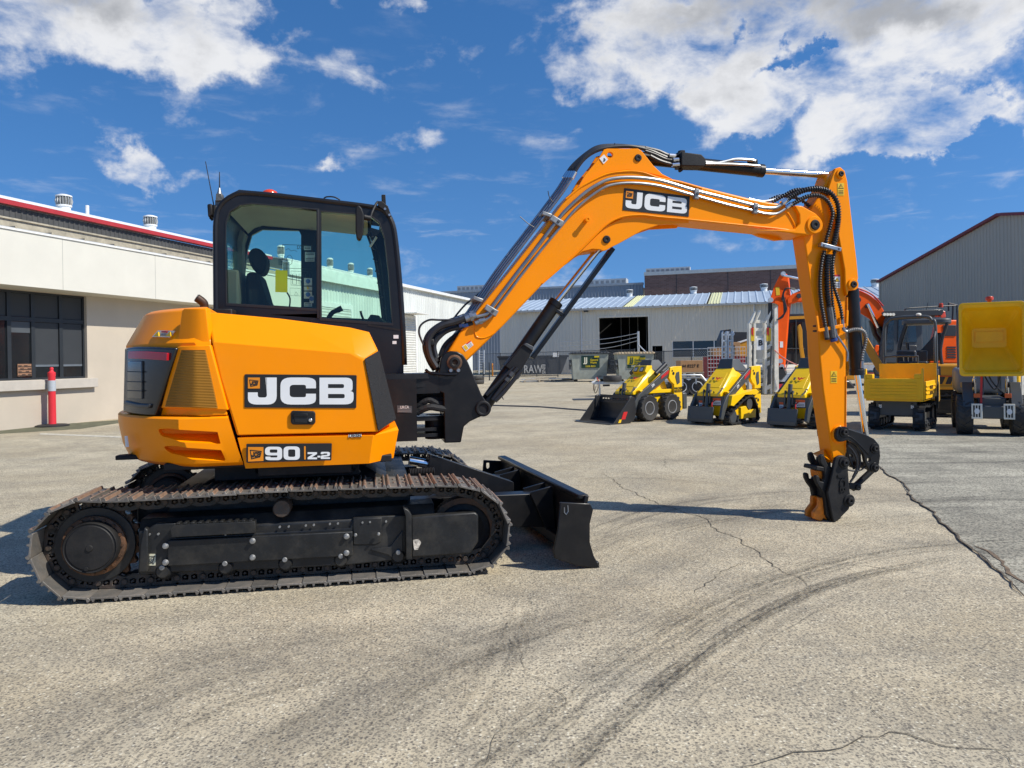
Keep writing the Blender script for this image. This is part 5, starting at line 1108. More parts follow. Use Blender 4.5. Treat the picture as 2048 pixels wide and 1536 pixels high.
m=MB(); m.box(uL,wu1+.2,-.14,.1,ww0-.24,ww0-.005); m.build('window_sill',mat('sill_render',(.47,.43,.37),.8),LBT,bev=.01)
a=LP(35,728,.1);b=LP(63,752,.1)
m=MB(); m.box(a[0],b[0],.095,.108,b[1],a[1]); sg=m.build('window_sign',mat('sign_brown',(.30,.16,.09),.6,var=.3,vs=30),LBT,smooth=0)
for k in range(4):
    z=a[1]-(a[1]-b[1])*(.14+.24*k); word(('CUSTOMER','PARKING','AT','REAR')[k] if False else '=-=~=-='[k:k+4],.11,face_mtx(((a[0]+b[0])/2,.093,z-.02)),INK,'print',sg,ext=.001,off=.004,sx=1.5)
sag=tag(sg,None,None) if False else None
# ---- far half: corrugated with roller doors
WB=thing('corrugated_workshop','white corrugated workshop with roller doors running away behind the excavator cab','building',LB.loc,LB.deg)
f0=(LP(642,533,-.3)[1]+LP(757,557,-.3)[1]+LP(944,603,-.3)[1])/3; f1=(LP(642,562,-.3)[1]+LP(757,580,-.3)[1])/2
wtopB=(LP(805,570,0)[1]+LP(944,603,0)[1])/2
f1=min(f1,f0-.45)
m=MB(); corrug(m,uM,uE,.0,lambda u:f0-.05,0,.25,.035); m.build('wall',WCOR,WB,smooth=0)
uS=LP(790,600,0)[0]
m=MB(); m.box(uM,uS,-.3,-.22,f1,f0-.05); m.build('fascia',mat('white_fascia',(.70,.74,.70),.7),WB,smooth=0)
m=MB(); m.box(uM,uE+.1,-.25,0,f0-.05,f0+.04); m.build('gutter',WTRIM,WB,smooth=0)
m=MB(); m.ext([(uM,-.2,f0+.06),(uE,-.2,f0+.06),(uE,6,f0+1.0),(uM,6,f0+1.0)],(0,0,.04)); m.build('roof',MT['white_roof'],WB,smooth=0)
m=MB(); m.box(uE-.12,uE,.0,12,0,f0); m.build('end_wall',WCOR,WB,smooth=0)
for x,y in ((562,512),(660,535),(702,544),(740,553)):
    a=LP(x,y,.8); whirly(WB,a[0],.8,a[1]-.0,.14)
for x0,x1,y in ((640,701,614),(804,830,636)):
    a=LP(x0,y,-.06)[0];b=LP(x1,y,-.06)[0]; t=LP((x0+x1)/2,y+2,-.06)[1]
    m=MB(); 
    n=int(t/.12)
    for k in range(n): m.ext([(a,-.06,t*k/n),(b,-.06,t*k/n),(b,-.085,t*(k+.5)/n),(a,-.085,t*(k+.5)/n)],(0,.03,0)); m.ext([(a,-.085,t*(k+.5)/n),(b,-.085,t*(k+.5)/n),(b,-.06,t*(k+1)/n),(a,-.06,t*(k+1)/n)],(0,.03,0))
    dr=m.build('roller_door',ROLL,WB,smooth=0)
    m=MB(); m.box(a-.15,a,-.1,.0,0,t+.2); m.box(b,b+.15,-.1,0,0,t+.2); m.box(a,b,-.1,0,t,t+.2); m.build('door_frame',WTRIM,dr,smooth=0)
m=MB(); a=LP(812,625,-.3);b=LP(838,628,-.3); m.box(a[0],b[0],-.9,0,a[1]-.04,a[1]); m.build('door_hood',WTRIM,WB,smooth=0)
# ---- beige shed behind the yard
_g=P(1163,748,66); SF=Fr((_g.x,_g.y,0),-17.4); S_=lambda x,y,v=0: SF(x,y,v)
SH=thing('beige_shed','beige corrugated shed with a striped metal roof and a big dark doorway behind the bins','building',SF.loc,SF.deg)
su0,su1=S_(1002,700)[0],S_(1700,700)[0]+8; ev=(S_(1163,617.5)[1]+S_(1520,604)[1]+S_(1600,601)[1])/3
dr=[S_(1199,700)[0],S_(1297,700)[0],(S_(1199,636)[1]+S_(1297,633)[1])/2]; wn=[S_(1345,700)[0],S_(1480,700)[0],S_(1345,714)[1],S_(1345,683)[1]]; pd=[S_(1305,700)[0],S_(1325,700)[0],S_(1305,692)[1]]
m=MB(); top=lambda u:ev
for a,b,lo in ((su0,dr[0],0),(dr[0],dr[1],dr[2]),(dr[1],pd[0],0),(pd[0],pd[1],pd[2]),(pd[1],wn[0],0),(wn[0],wn[1],wn[3]),(wn[1],su1,0)): corrug(m,a,b,lo,top,0,.30,.04)
corrug(m,wn[0],wn[1],0,lambda u:wn[2],0,.30,.04); m.build('wall',GCOR,SH,smooth=0)
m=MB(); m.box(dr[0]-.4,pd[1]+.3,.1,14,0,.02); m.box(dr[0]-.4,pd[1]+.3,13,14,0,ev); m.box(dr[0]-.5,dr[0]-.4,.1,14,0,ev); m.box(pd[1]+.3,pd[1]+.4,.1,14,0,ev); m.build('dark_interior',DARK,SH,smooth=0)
m=MB()
for k in range(5): m.bar((dr[0]+1+k*.8,6,0),(dr[0]+1+k*.8,6,ev-.6),.06)
for k in range(4): m.box(dr[0],dr[1],4+k,4.04+k,.8+.35*k,.86+.35*k)
m.build('racking',mat('rack_grey',(.3,.3,.3),.6),SH,smooth=0)
m=MB(); m.box(dr[0]-.15,dr[0],-.06,.2,0,dr[2]+.15); m.box(dr[1],dr[1]+.15,-.06,.2,0,dr[2]+.15); m.box(dr[0],dr[1],-.06,.2,dr[2],dr[2]+.15); m.build('door_trim',GCOR,SH,smooth=0)
m=MB(); m.box(wn[0],wn[1],.06,.1,wn[2],wn[3]); wo=m.build('window',WIN,SH,smooth=0)
m=MB(); m.box(wn[0],wn[1],.0,.06,(wn[2]+wn[3])/2-.03,(wn[2]+wn[3])/2+.03)
for k in range(0,4): u=wn[0]+(wn[1]-wn[0])*k/3.2; m.box(u-.04,u+.04,-.01,.055,wn[2],wn[3])
m.build('frame',WTRIM,wo,smooth=0)
m=MB(); m.box(wn[0]-.1,wn[1]+.1,-.12,.05,wn[2]-.12,wn[2]); m.build('sill',GCOR,wo,smooth=0)
RD=8.5; rw=ev+RD*.19
def roofcor(m,u0,u1,pitch=.62):
    n=int((u1-u0)/pitch)
    for k in range(n+1):
        for a,b,za,zb in ((0,.70,0,0),(.70,.78,0,.05),(.78,.90,.05,.05),(.90,1,.05,0)):
            ua,ub_=u0+(k+a)*pitch,u0+(k+b)*pitch; 
            if ub_>u1: continue
            m.face([(ua,-.35,ev-.02+za),(ub_,-.35,ev-.02+zb),(ub_,RD,rw+zb),(ua,RD,rw+za)])
sk1=(S_(1246,614,-.3)[0],S_(1265,614,-.3)[0]); sk2=(S_(1416,608,-.3)[0],S_(1440,608,-.3)[0])
m=MB()
for a,b in ((su0-.3,sk1[0]),(sk1[1],sk2[0]),(sk2[1],su1)): roofcor(m,a,b)
RF=m.build('roof',ROOF,SH,smooth=0)
for a,b in (sk1,sk2): m=MB(); roofcor(m,a,b,(b-a)/4); m.build('skylight',SKYL,RF,smooth=0)
m=MB(); m.ext([(su0-.3,RD,rw+.0),(su1,RD,rw+.0),(su1,2*RD,ev-.5),(su0-.3,2*RD,ev-.5)],(0,0,-.03)); m.build('back_slope',ROOF,SH,smooth=0)
m=MB(); m.box(su0-.3,su1,-.5,-.3,ev-.2,ev-.03); m.build('gutter',mat('gutter_beige',(.5,.48,.43),.6),SH,smooth=0)
m=MB(); m.box(su0-.06,su0,.0,2*RD,0,ev-.1); m.build('end_wall',GCOR,SH,smooth=0)
for x in (1164,1509): u=S_(x,680)[0]; m=MB(); m.cyl((u,-.12,0),(u,-.12,ev-.2),.07,n=8); m.build('downpipe',WTRIM,SH)
m=MB(); a=S_(1169,622); m.box(a[0],a[0]+.35,-.4,-.05,a[1]-.1,a[1]+.15); m.build('flood_light',DFR,SH,bev=.02)
for x,y in ((1259,589),(1387,585),(1528,578),(1750,573)):
    a=S_(x,y,RD); whirly(SH,a[0],RD,rw+.25,.36)
# ---- blue-grey building and brick building beyond
_g=P(1288,740,92); BF=Fr((_g.x,_g.y,0),-17.4); B2=lambda x,y,v=0: BF(x,y,v)
BG=thing('blue_grey_building','wide blue-grey metal clad warehouse with a low parapet, beyond the beige shed','building',BF.loc,BF.deg)
a=B2(900,585);b=B2(1286,570); bt_=(a[1]+b[1])/2
m=MB(); corrug(m,B2(860,600)[0],B2(1287,600)[0],0,lambda u:bt_,0,.4,.06); m.build('wall',BCOR,BG,smooth=0)
m=MB(); m.box(B2(860,600)[0],B2(1287,600)[0],-.1,.5,bt_,bt_+.25); m.build('parapet',mat('parapet_grey',(.38,.41,.43),.6),BG,smooth=0)
m=MB(); m.box(B2(860,600)[0],B2(1287,600)[0]-.1,.5,20,bt_-.4,bt_-.3); m.build('roof',ROOF,BG,smooth=0)
for x0,x1 in ((911,972),(1177,1251)):
    m=MB(); u0,u1=B2(x0,575)[0],B2(x1,575)[0]; m.box(u0,u1,.6,2.4,bt_+.25,bt_+.95); o=m.build('roof_monitor',mat('monitor_grey',(.5,.52,.52),.6),BG,smooth=0)
    m=MB(); n=7
    for k in range(n): m.box(u0+(u1-u0)*(k+.2)/n,u0+(u1-u0)*(k+.8)/n,.57,.6,bt_+.4,bt_+.75)
    m.build('louvres',mat('louvre_grey',(.25,.26,.27),.6),o,smooth=0)
BM_=bpy.data.materials.new('brown_brick'); BM_.use_nodes=True; nt=BM_.node_tree; tcn=nd(nt,'ShaderNodeTexCoord'); mp=nd(nt,'ShaderNodeMapping'); mp.inputs['Rotation'].default_value=(R(90),0,0); br=nd(nt,'ShaderNodeTexBrick'); br.inputs['Scale'].default_value=1.0; br.inputs['Brick Width'].default_value=.46; br.inputs['Row Height'].default_value=.16; br.inputs['Mortar Size'].default_value=.018; br.inputs['Color1'].default_value=(.17,.082,.060,1); br.inputs['Color2'].default_value=(.24,.125,.095,1); br.inputs['Mortar'].default_value=(.22,.17,.14,1)
nt.links.new(tcn.outputs['Object'],mp.inputs[0]); nt.links.new(mp.outputs[0],br.inputs[0]); nt.links.new(br.outputs[0],nt.nodes['Principled BSDF'].inputs['Base Color']); nt.nodes['Principled BSDF'].inputs['Roughness'].default_value=.85
BB=thing('brick_building','dark brown brick building with a pale parapet standing behind the beige shed','building',BF.loc,BF.deg)
b0,b1=B2(1289,560,-2)[0],B2(1660,540,-2)[0]; bw=(B2(1289,552,-2)[1]+B2(1520,540,-2)[1])/2
m=MB(); m.box(b0,b1,-2,18,0,bw); m.build('wall',BM_,BB,smooth=0)
m=MB(); m.box(b0-.05,b1+.05,-2.1,-1.6,bw,bw+.42); m.box(b0-.05,b0+.4,-1.6,18,bw,bw+.42); m.build('parapet',mat('parapet_pale',(.55,.56,.52),.7),BB,smooth=0)
u0,u1=B2(1292,545,-1)[0],B2(1380,542,-1)[0]; m=MB(); m.box(u0,u1,-1.2,.2,bw+.42,bw+.95); o=m.build('roof_monitor',MT['monitor_grey'],BB,smooth=0)
m=MB()
for k in range(9): m.box(u0+(u1-u0)*(k+.2)/9,u0+(u1-u0)*(k+.8)/9,-1.23,-1.2,bw+.5,bw+.8)
m.build('louvres',mat('louvre_grey',(.25,.26,.27),.6),o,smooth=0)
for x in (1352,1455,1540): u=B2(x,545,-2)[0]; m=MB(); m.box(u,u+.06,-2.03,-2,0,bw); m.build('wall_joint',DFR,BB,smooth=0)
# ---- grey shed on the right, gable facing left
FF=Fr((28.5,58,0),-90); f_=lambda x,y,v=0: FF(x,y,v)
GS=thing('grey_shed','grey ribbed steel shed on the right, its gable edged in dark red','building',FF.loc,FF.deg)
A_=f_(1760,565);B_=f_(2001,431); Cc=(B_[0]+(B_[0]-A_[0]),A_[1])
def gt(u):
    if u<B_[0]: return A_[1]+(B_[1]-A_[1])*(u-A_[0])/(B_[0]-A_[0])
    return B_[1]-(B_[1]-A_[1])*(u-B_[0])/(B_[0]-A_[0])
m=MB(); corrug(m,A_[0],B_[0],0,gt,0,.30,.035); corrug(m,B_[0],Cc[0],0,gt,0,.30,.035); m.build('wall',DCOR,GS,smooth=0)
m=MB()
for a,b in (((A_[0]-.1,A_[1]),B_),(B_,Cc)): m.ext([(a[0],-.25,a[1]-.02),(b[0],-.25,b[1]-.02),(b[0],-.25,b[1]+.14),(a[0],-.25,a[1]+.14)],(0,.35,0))
m.build('barge_board',TRED2,GS,smooth=0)
m=MB()
for a,b in (((A_[0]-.1,A_[1]),B_),(B_,Cc)): m.ext([(a[0],.0,a[1]+.13),(b[0],.0,b[1]+.13),(b[0],25,b[1]+.13),(a[0],25,a[1]+.13)],(0,0,.04))
m.build('roof',ROOF,GS,smooth=0)
m=MB(); m.box(A_[0]-.04,A_[0],0,25,0,A_[1]); m.build('side_wall',DCOR,GS,smooth=0)
m=MB(); m.box(A_[0]-.1,A_[0]+.15,-.06,.0,0,A_[1]); m.build('corner_trim',DCOR,GS,smooth=0)

# ---- tyre scuffs: bundles of thin broken rubber smears lying on the concrete
def smear(name,k):
    m=bpy.data.materials.new(name); m.use_nodes=True; nt=m.node_tree; b=nt.nodes['Principled BSDF']; b.inputs['Base Color'].default_value=(.035,.033,.03,1); b.inputs['Roughness'].default_value=.85
    tc=nd(nt,'ShaderNodeTexCoord'); n=nd(nt,'ShaderNodeTexNoise'); n.inputs['Scale'].default_value=45; n.inputs['Detail'].default_value=4; n2=nd(nt,'ShaderNodeTexNoise'); n2.inputs['Scale'].default_value=1.3; n2.inputs['Detail'].default_value=3
    nt.links.new(tc.outputs['Object'],n.inputs[0]); nt.links.new(tc.outputs['Object'],n2.inputs[0])
    r=nd(nt,'ShaderNodeMapRange'); r.inputs[1].default_value=.42; r.inputs[2].default_value=.62; r.inputs[3].default_value=k*.25; r.inputs[4].default_value=k; nt.links.new(n.outputs[0],r.inputs[0])
    r2=nd(nt,'ShaderNodeMapRange'); r2.inputs[1].default_value=.25; r2.inputs[2].default_value=.5; nt.links.new(n2.outputs[0],r2.inputs[0])
    mu=nd(nt,'ShaderNodeMath',operation='MULTIPLY'); nt.links.new(r.outputs[0],mu.inputs[0]); nt.links.new(r2.outputs[0],mu.inputs[1]); nt.links.new(mu.outputs[0],b.inputs['Alpha']); return m
SM=[smear('rubber_smear_strong',.24),smear('rubber_smear_faint',.10)]
rs=random.Random(11)
def scuff(L,width,n,kmin=0.0,kmax=1.0,z=.004,strong=.5):
    P_=smooth_path([G(*p) for p in L],14); N=len(P_)
    for mi in (0,1):
        m=MB()
        for q in range(n):
            if (rs.random()<strong)!=(mi==0): continue
            off=rs.uniform(-width,width); w=rs.uniform(.003,.009)*(1 if mi==0 else 3.2); a=int(N*rs.choice((0,0,0,.1,.3,.5))); e=int(N*rs.choice((1,1,1,.9,.75,.6))); dr=rs.uniform(-.03,.03)
            A=[];B_=[]
            for i in range(a,e):
                t=(P_[min(i+1,N-1)]-P_[max(i-1,0)]); t=Vector((-t.y,t.x,0)).normalized(); f=min(1,(i-a)/8,(e-1-i)/8)
                o=off+dr*(i-a)/N+.006*math.sin(i*.9+q); A.append(m.bm.verts.new(P_[i]+t*(o+w*f)+Vector((0,0,z+.0002*q)))); B_.append(m.bm.verts.new(P_[i]+t*(o-w*f)+Vector((0,0,z+.0002*q))))
            for i in range(len(A)-1): m.bm.faces.new([A[i],A[i+1],B_[i+1],B_[i]])
        struct(m.build('tyre_marks',SM[mi],smooth=0))
scuff([(940,1570),(1024,1500),(1174,1378),(1324,1274),(1474,1190),(1624,1138),(1774,1104),(1924,1088),(2040,1080)],.13,24,strong=.45)
scuff([(1120,1590),(1199,1515),(1299,1422),(1424,1318),(1574,1222),(1724,1162),(1949,1117)],.13,24,strong=.5)
scuff([(1190,1075),(1290,1035),(1400,1010),(1560,992),(1760,985)],.22,16,strong=.25)
scuff([(1210,1120),(1340,1062),(1480,1030),(1660,1008)],.18,14,strong=.25)
scuff([(1620,975),(1760,1000),(1900,995),(2060,985)],.3,14,strong=.3,z=.009)
scuff([(1700,1060),(1860,1035),(2050,1020)],.2,12,strong=.3,z=.009)
scuff([(520,1560),(700,1440),(860,1340),(1040,1270),(1240,1210)],.25,16,strong=.12)
scuff([(60,1560),(260,1430),(460,1350),(700,1300)],.35,16,strong=.12)
scuff([(860,1530),(980,1370),(1040,1240),(1060,1180)],.1,8,strong=.15)
scuff([(1100,960),(1250,952),(1420,962),(1600,985)],.25,12,strong=.2)
# ============================================================ MACHINES IN THE YARD (local x forward, y left, z up)
MY=mat('loader_yellow',(.95,.58,.002),.38,var=.05,vs=3,coat=.2); MYD=mat('dump_yellow',(1.0,.53,.0),.45,var=.1,vs=3,dirt=.06); CH=mat('charcoal_paint',(.065,.07,.07),.42,var=.1,coat=.1); BK2=mat('bucket_black',(.02,.02,.021),.45,var=.2,coat=.1)
ORG=mat('orange_paint',(.90,.10,.0),.45,var=.08,spec=.25); ORY=mat('amber_paint',(.62,.27,.012),.42,var=.08,coat=.1); OFFW=mat('worn_cream_steel',(.82,.78,.66),.65,var=.2,vs=5,rust=.08); GALV=mat('galvanised',(.52,.55,.57),.42,.6,var=.2,vs=10); WOOD=mat('worn_wood',(.42,.35,.26),.8,var=.35,vs=6,stretch=(1,6,1)); LBL=mat('orange_heading',(.8,.12,.02),.5); SIL=mat('silver_rim',(.5,.51,.52),.4,.6)
TYR=mat('tyre_rubber',(.032,.031,.030),.7,var=.3,dirt=.2,bump=.3,bs=40)
def wheel(parent,x,y,r,w,rimr,side,lugs=16,rimc=SIL,name='wheel'):
    """side=+1 rim faces +y"""
    m=MB(); m.lathe([(rimr,y-w*.42),(r*.9,y-w*.5),(r*.97,y-w*.4),(r*.97,y+w*.4),(r*.9,y+w*.5),(rimr,y+w*.42)],28,'y',(x,0,r)); t=m.build(name,TYR,parent)
    if lugs:
        m=MB()
        for k in range(lugs):
            for s in (-1,1):
                a=2*PI*(k+(.5 if s>0 else 0))/lugs; b=a+.22
                P_=lambda ang,rr,yy:(x+rr*math.cos(ang),yy,r+rr*math.sin(ang))
                m.hull([P_(a,r*.95,y),P_(a+.09,r*.95,y),P_(a,r*1.02,y),P_(a+.09,r*1.02,y),P_(b,r*.9,y+s*w*.5),P_(b+.1,r*.9,y+s*w*.5),P_(b,r*1.0,y+s*w*.47),P_(b+.1,r*1.0,y+s*w*.47)])
        m.build('tread',TYR,t,smooth=0)
    m=MB(); s=side; m.lathe([(rimr*1.02,y+s*w*.30),(rimr*1.02,y+s*w*.45),(rimr*.9,y+s*w*.46),(rimr*.8,y+s*w*.30),(rimr*.45,y+s*w*.2),(rimr*.4,y+s*w*.3),(.0005,y+s*w*.3)],24,'y',(x,0,r)); m.build('rim',rimc,t)
    return t
def rtrack(parent,pts,y0,y1,name='rubber_track',pitch=.075,th=.035,lug=.028):
    """closed rubber belt through pts (x,z), lugs outside"""
    L=smooth_path([Vector((x,z,0)) for x,z in pts],8,True); c=sum(L,Vector())/len(L)
    m=MB(); out=[];inn=[]
    N=len(L)
    for i in range(N):
        t=(L[(i+1)%N]-L[i-1]).normalized(); n=Vector((t.y,-t.x,0)); 
        if n.dot(L[i]-c)<0: n=-n
        out.append(L[i]); inn.append(L[i]-n*th)
    A=[m.bm.verts.new((p.x,y0,p.y)) for p in out];B=[m.bm.verts.new((p.x,y1,p.y)) for p in out];C_=[m.bm.verts.new((p.x,y0,p.y)) for p in inn];D=[m.bm.verts.new((p.x,y1,p.y)) for p in inn]
    for i in range(N):
        j=(i+1)%N
        for a,b in ((A,B),(B,D),(D,C_),(C_,A)): m.bm.faces.new([a[i],a[j],b[j],b[i]])
    o=m.build(name,RUB,parent)
    m=MB(); ac=[0]
    for i in range(N): ac.append(ac[-1]+(L[(i+1)%N]-L[i]).length)
    n=int(ac[-1]/pitch); i=0
    for k in range(n):
        s=k*ac[-1]/n
        while ac[i+1]<s: i+=1
        p=L[i].lerp(L[(i+1)%N],(s-ac[i])/max(ac[i+1]-ac[i],1e-9)); t=(L[(i+1)%N]-L[i]).normalized(); nn=Vector((t.y,-t.x,0)); 
        if nn.dot(p-c)<0: nn=-nn
        ya,yb=(y0,(y0+y1)/2+.01) if k%2 else ((y0+y1)/2-.01,y1)
        q=[p-t*pitch*.3,p+t*pitch*.3,p+t*pitch*.2+nn*lug,p-t*pitch*.2+nn*lug]; m.ext([(v.x,ya,v.y) for v in q],(0,yb-ya,0))
    m.build('track_lugs',RUB,o,smooth=0); return o
def bx(parent,name,material,*a,bev=.006):
    m=MB(); m.box(*a); return m.build(name,material,parent,bev=bev)
def xz(L,y0,y1,name,material,parent,bev=.006,holes=()):
    m=MB(); m.ext([(x,y0,z) for x,z in L],(0,y1-y0,0),[[(x,y0,z) for x,z in h] for h in holes]); return m.build(name,material,parent,bev)
def small_label(parent,x,y0,y1,z0,z1,head=LBL):
    o=bx(parent,'warning_label',WHT,x,x+.003,y0,y1,z0,z1,bev=0); bx(o,'heading',head,x+.003,x+.005,y0,y1,z1-(z1-z0)*.35,z1,bev=0)
    for k in range(2): bx(o,'print',INK,x+.003,x+.004,y0+.02,y1-.02,z0+.02+.03*k,z0+.03+.03*k,bev=0)
def arm_text(t,p,d,parent,size,material=WHT,nrm=-1,sx=1.0,ext=.0015,off=.002):
    """text on a vertical face y=const reading along d (x,z); nrm=-1 faces -y"""
    X=Vector((d[0],0,d[1])).normalized(); Z=Vector((0,nrm,0)); Y=Z.cross(X); M=Matrix((X,Y,Z)).transposed().to_4x4(); M.translation=Vector(p)
    return word(t,size,M,material,'lettering',parent,ext=ext,off=off,sx=sx)
def mini_loader(label,loc,deg,kind,group='small yellow loaders parked in a row'):
    T=thing('mini_loader',label,'loader',loc,deg,group)
    W=.36 if kind=='wheel' else .34
    # chassis and hood
    xz([(-.55,.18),(.50,.18),(.58,.40),(.55,.62),(-.55,.62)],-W,W,'chassis',MY,T,.01)
    m=MB(); m.hull([(.70,-.33,.66),(.70,.33,.66),(.70,-.33,.60),(.70,.33,.60),(-.02,-.22,1.20),(-.02,.22,1.20),(-.35,-.30,1.0),(-.35,.30,1.0),(-.5,-.33,.60),(-.5,.33,.60),(.20,-.30,.98),(.20,.30,.98)]); HD=m.build('bonnet',MY,T,bev=.012)
    m=MB(); m.hull([(.55,-.20,.78),(.55,.20,.78),(.14,-.17,1.085),(.14,.17,1.085),(.12,-.19,1.06),(.12,.19,1.06),(.52,-.22,.77),(.52,.22,.77)]); m.build('bonnet_rise',MY,HD,bev=.006)
    m=MB(); m.hull([(.02,-.21,1.17),(.02,.21,1.17),(-.08,-.18,1.38),(-.08,.18,1.38),(-.30,-.20,1.38),(-.30,.20,1.38),(-.55,-.34,1.08),(-.55,.34,1.08),(-.1,-.27,1.12),(-.1,.27,1.12)]); m.build('control_cover',CH,T,bev=.012)
    # logo on the bonnet
    nx=Vector((.355,0,.95)); M=Matrix((Vector((0,1,0)),Vector((-.80,0,.60)),Vector((.60,0,.80)))).transposed().to_4x4(); M.translation=Vector((.345,0,.955))
    m=MB(); 
    def lp(L,z=.004): m.ext([M@Vector((x,y,z)) for x,y in L],M.to_3x3()@Vector((0,0,.003)))
    lp([(-.13,.04),(-.07,.04),(-.07,-.04),(-.12,-.04)],.012); m.build('logo',CH,HD,smooth=0)
    m=MB(); lp([(-.04,.045),(.0,.045),(.03,-.005),(.05,.045),(.09,.02),(.15,.05),(.10,-.005),(.07,.0),(.035,-.055),(.0,-.015),(-.03,.02)],.012); m.build('logo',REDP,HD,smooth=0)
    m=MB()
    for y in (-.14,0,.14): m.cyl((.68,y,.675),(.70,y,.70),.014,n=8)
    m.build('bolts',INK,HD)
    if kind=='wheel':
        m=MB(); m.hull([(.10,-.24,1.03),(.10,.24,1.03),(.20,-.23,1.12),(.20,.23,1.12),(.12,-.22,1.25),(.12,.22,1.25),(-.05,-.22,1.25),(-.05,.22,1.25),(-.05,-.24,1.05),(-.05,.24,1.05)]); LH=m.build('lamp_housing',MY,HD,bev=.008)
        for y in (-.11,.10): m=MB(); m.ext([(.205,y-.06,1.105),(.205,y+.06,1.105),(.135,y+.06,1.215),(.135,y-.06,1.215)],(.015,0,.01)); o=m.build('headlight',INK,LH,bev=.003); m=MB(); m.ext([(.218,y-.04,1.125),(.218,y+.04,1.125),(.160,y+.04,1.20),(.160,y-.04,1.20)],(.008,0,.006)); m.build('lamp_glass',SIL,o)
    for s in (-1,1):
        y0,y1=(s*.42,s*.50) if s>0 else (-.50,-.42)
        # rear upright panel
        if s<0:
            up=xz([(-.34,.96),(-.40,1.20),(-.54,1.22),(-.80,1.22),(-.80,.20),(-.62,.16),(-.50,.42),(-.52,.80),(-.40,.88)],y0,y1,'tower_panel',MY,T,.008)
        else: up=xz([(-.34,.96),(-.40,1.20),(-.54,1.22),(-.80,1.22),(-.80,.20),(-.62,.16),(-.50,.42),(-.52,.80),(-.40,.88)],y0,y1,'tower_panel',MY,T,.008)
        yf=s*.505
        xz([(-.56,.98),(-.60,1.08),(-.70,1.10),(-.72,.84),(-.62,.80)],yf-.004,yf+.004,'vent_slot',CH,up,.003)
        for (x,z,r) in ((-.50,1.06,.035),(-.46,1.12,.02),(-.52,.45,.03),(-.66,.48,.035),(-.6,.52,.02)): m=MB(); m.cyl((x,yf-.004,z),(x,yf+.004,z),r,n=12); m.build('bolt_hole',INK,up)
        arm_text('WACKER',(-.655,yf-.006 if s<0 else yf+.006,.71),(-1,0) if s>0 else (1,0),up,.075,INK,-1 if s<0 else 1,1.0)
        arm_text('NEUSON',(-.655,yf-.006 if s<0 else yf+.006,.645),(-1,0) if s>0 else (1,0),up,.075,INK,-1 if s<0 else 1,1.0)
        # lift arm
        ya,yb=(.40,.47) if s>0 else (-.47,-.40)
        ar=xz([(-.46,1.20),(-.34,1.16),(.62,.62),(.80,.42),(.90,.16),(.80,.12),(.68,.34),(.50,.52),(-.46,1.03)],ya,yb,'lift_arm',CH,T,.01)
        arm_text('SM' if kind=='wheel' else 'SM',(.17,(-.474 if s<0 else .474),.80),(-.89,.46) if s>0 else (-.89*-1,.46*-1),ar,.085,WHT,-1 if s<0 else 1)
        xz([(-.10,.93),(-.12,1.01),(-.38,1.145),(-.36,1.06)],(-.478 if s<0 else .47),(-.47 if s<0 else .478),'red_badge',REDP,ar,.002)
        m=MB(); m.cyl((-.30,s*.36,.60),(.10,s*.36,.58),.045,n=12); m.cyl((.08,s*.36,.58),(.55,s*.36,.54),.022,n=10); m.build('lift_cylinder',ZNC,T)
        xz([(.50,.62),(.58,.70),(-.50,.70),(-.5,.62)],s*.34,s*.44,'side_step',MY,T,.006)
        if kind=='wheel': m=MB(); m.cyl((-.30,s*.44,1.28),(.05,s*.44,1.06),.055,n=14); m.build('gas_strut',BK2,T)
    # front frame
    bx(T,'front_plate',CH,.60,.64,-.40,.40,.40,.60); small_label(T,.642,.08,.30,.42,.56); small_label(T,.642,-.32,-.22,.36,.50)
    m=MB(); m.cyl((.62,-.05,.86),(.76,-.05,.22),.05,n=14); m.build('tilt_cylinder',CH,T); xz([(.60,.50),(.64,.74),(.70,.74),(.73,.45)],.02,.05,'cylinder_bracket',CH,T); xz([(.60,.50),(.64,.74),(.70,.74),(.73,.45)],-.16,-.13,'cylinder_bracket',CH,T)
    m=MB()
    for k in range(5): m.cyl((.60+.03*(k%2),.22+.03*k,.62+.035*k),(.70,.24+.03*k,.62+.035*k),.018,n=8)
    m.build('couplers',ZNC,T)
    m=MB(); m.tube(smooth_path([(.64,.15,.52),(.80,.16,.46),(.84,.20,.30)],4),.012); m.build('red_lever',REDP,T); m=MB(); m.tube([(.62,-.20,.40),(.80,-.22,.36)],.014); m.build('red_lever',REDP,T)
    m=MB(); m.ext([(.80,-.48,.06),(.80,.20,.06),(.80,.20,.14),(.80,-.48,.14)],(.1,0,0)); m.ext([(.86,-.50,.10),(.86,.22,.10),(.80,.22,.38),(.80,-.50,.38)],(.04,0,.01)); m.build('mount_plate',CH,T,bev=.006)
    for y in (-.30,.06): m=MB(); m.cyl((.835,y,.24),(.865,y,.25),.035,n=14); m.build('plate_hole',INK if y<0 else RUST,T)
    if kind=='wheel':
        for x in (.40,-.36):
            for s in (-1,1): wheel(T,x,s*.47,.30,.27,.15,s)
        m=MB(); prof=[(.92,.50),(.90,.25),(.98,.06),(1.15,.0),(1.62,.0)]; q=[(x,z+.02) for x,z in prof[:1]]+[(x+.02,z) for x,z in prof[:1]]
        pts=prof+[(1.62,.02),(1.15,.025),(1.0,.085),(.935,.26),(.95,.50)]
        m.ext([(x,-.62,z) for x,z in pts],(0,1.24,0)); BU=m.build('bucket',BK2,T,bev=.004)
        for s in (-1,1): xz([(.92,.56),(1.05,.56),(1.20,.42),(1.60,.02),(1.62,.0),(1.1,.0),(.96,.06),(.88,.25)],s*.62-.012,s*.62+.012,'bucket_side',BK2,BU,.004)
        m=MB(); n=11
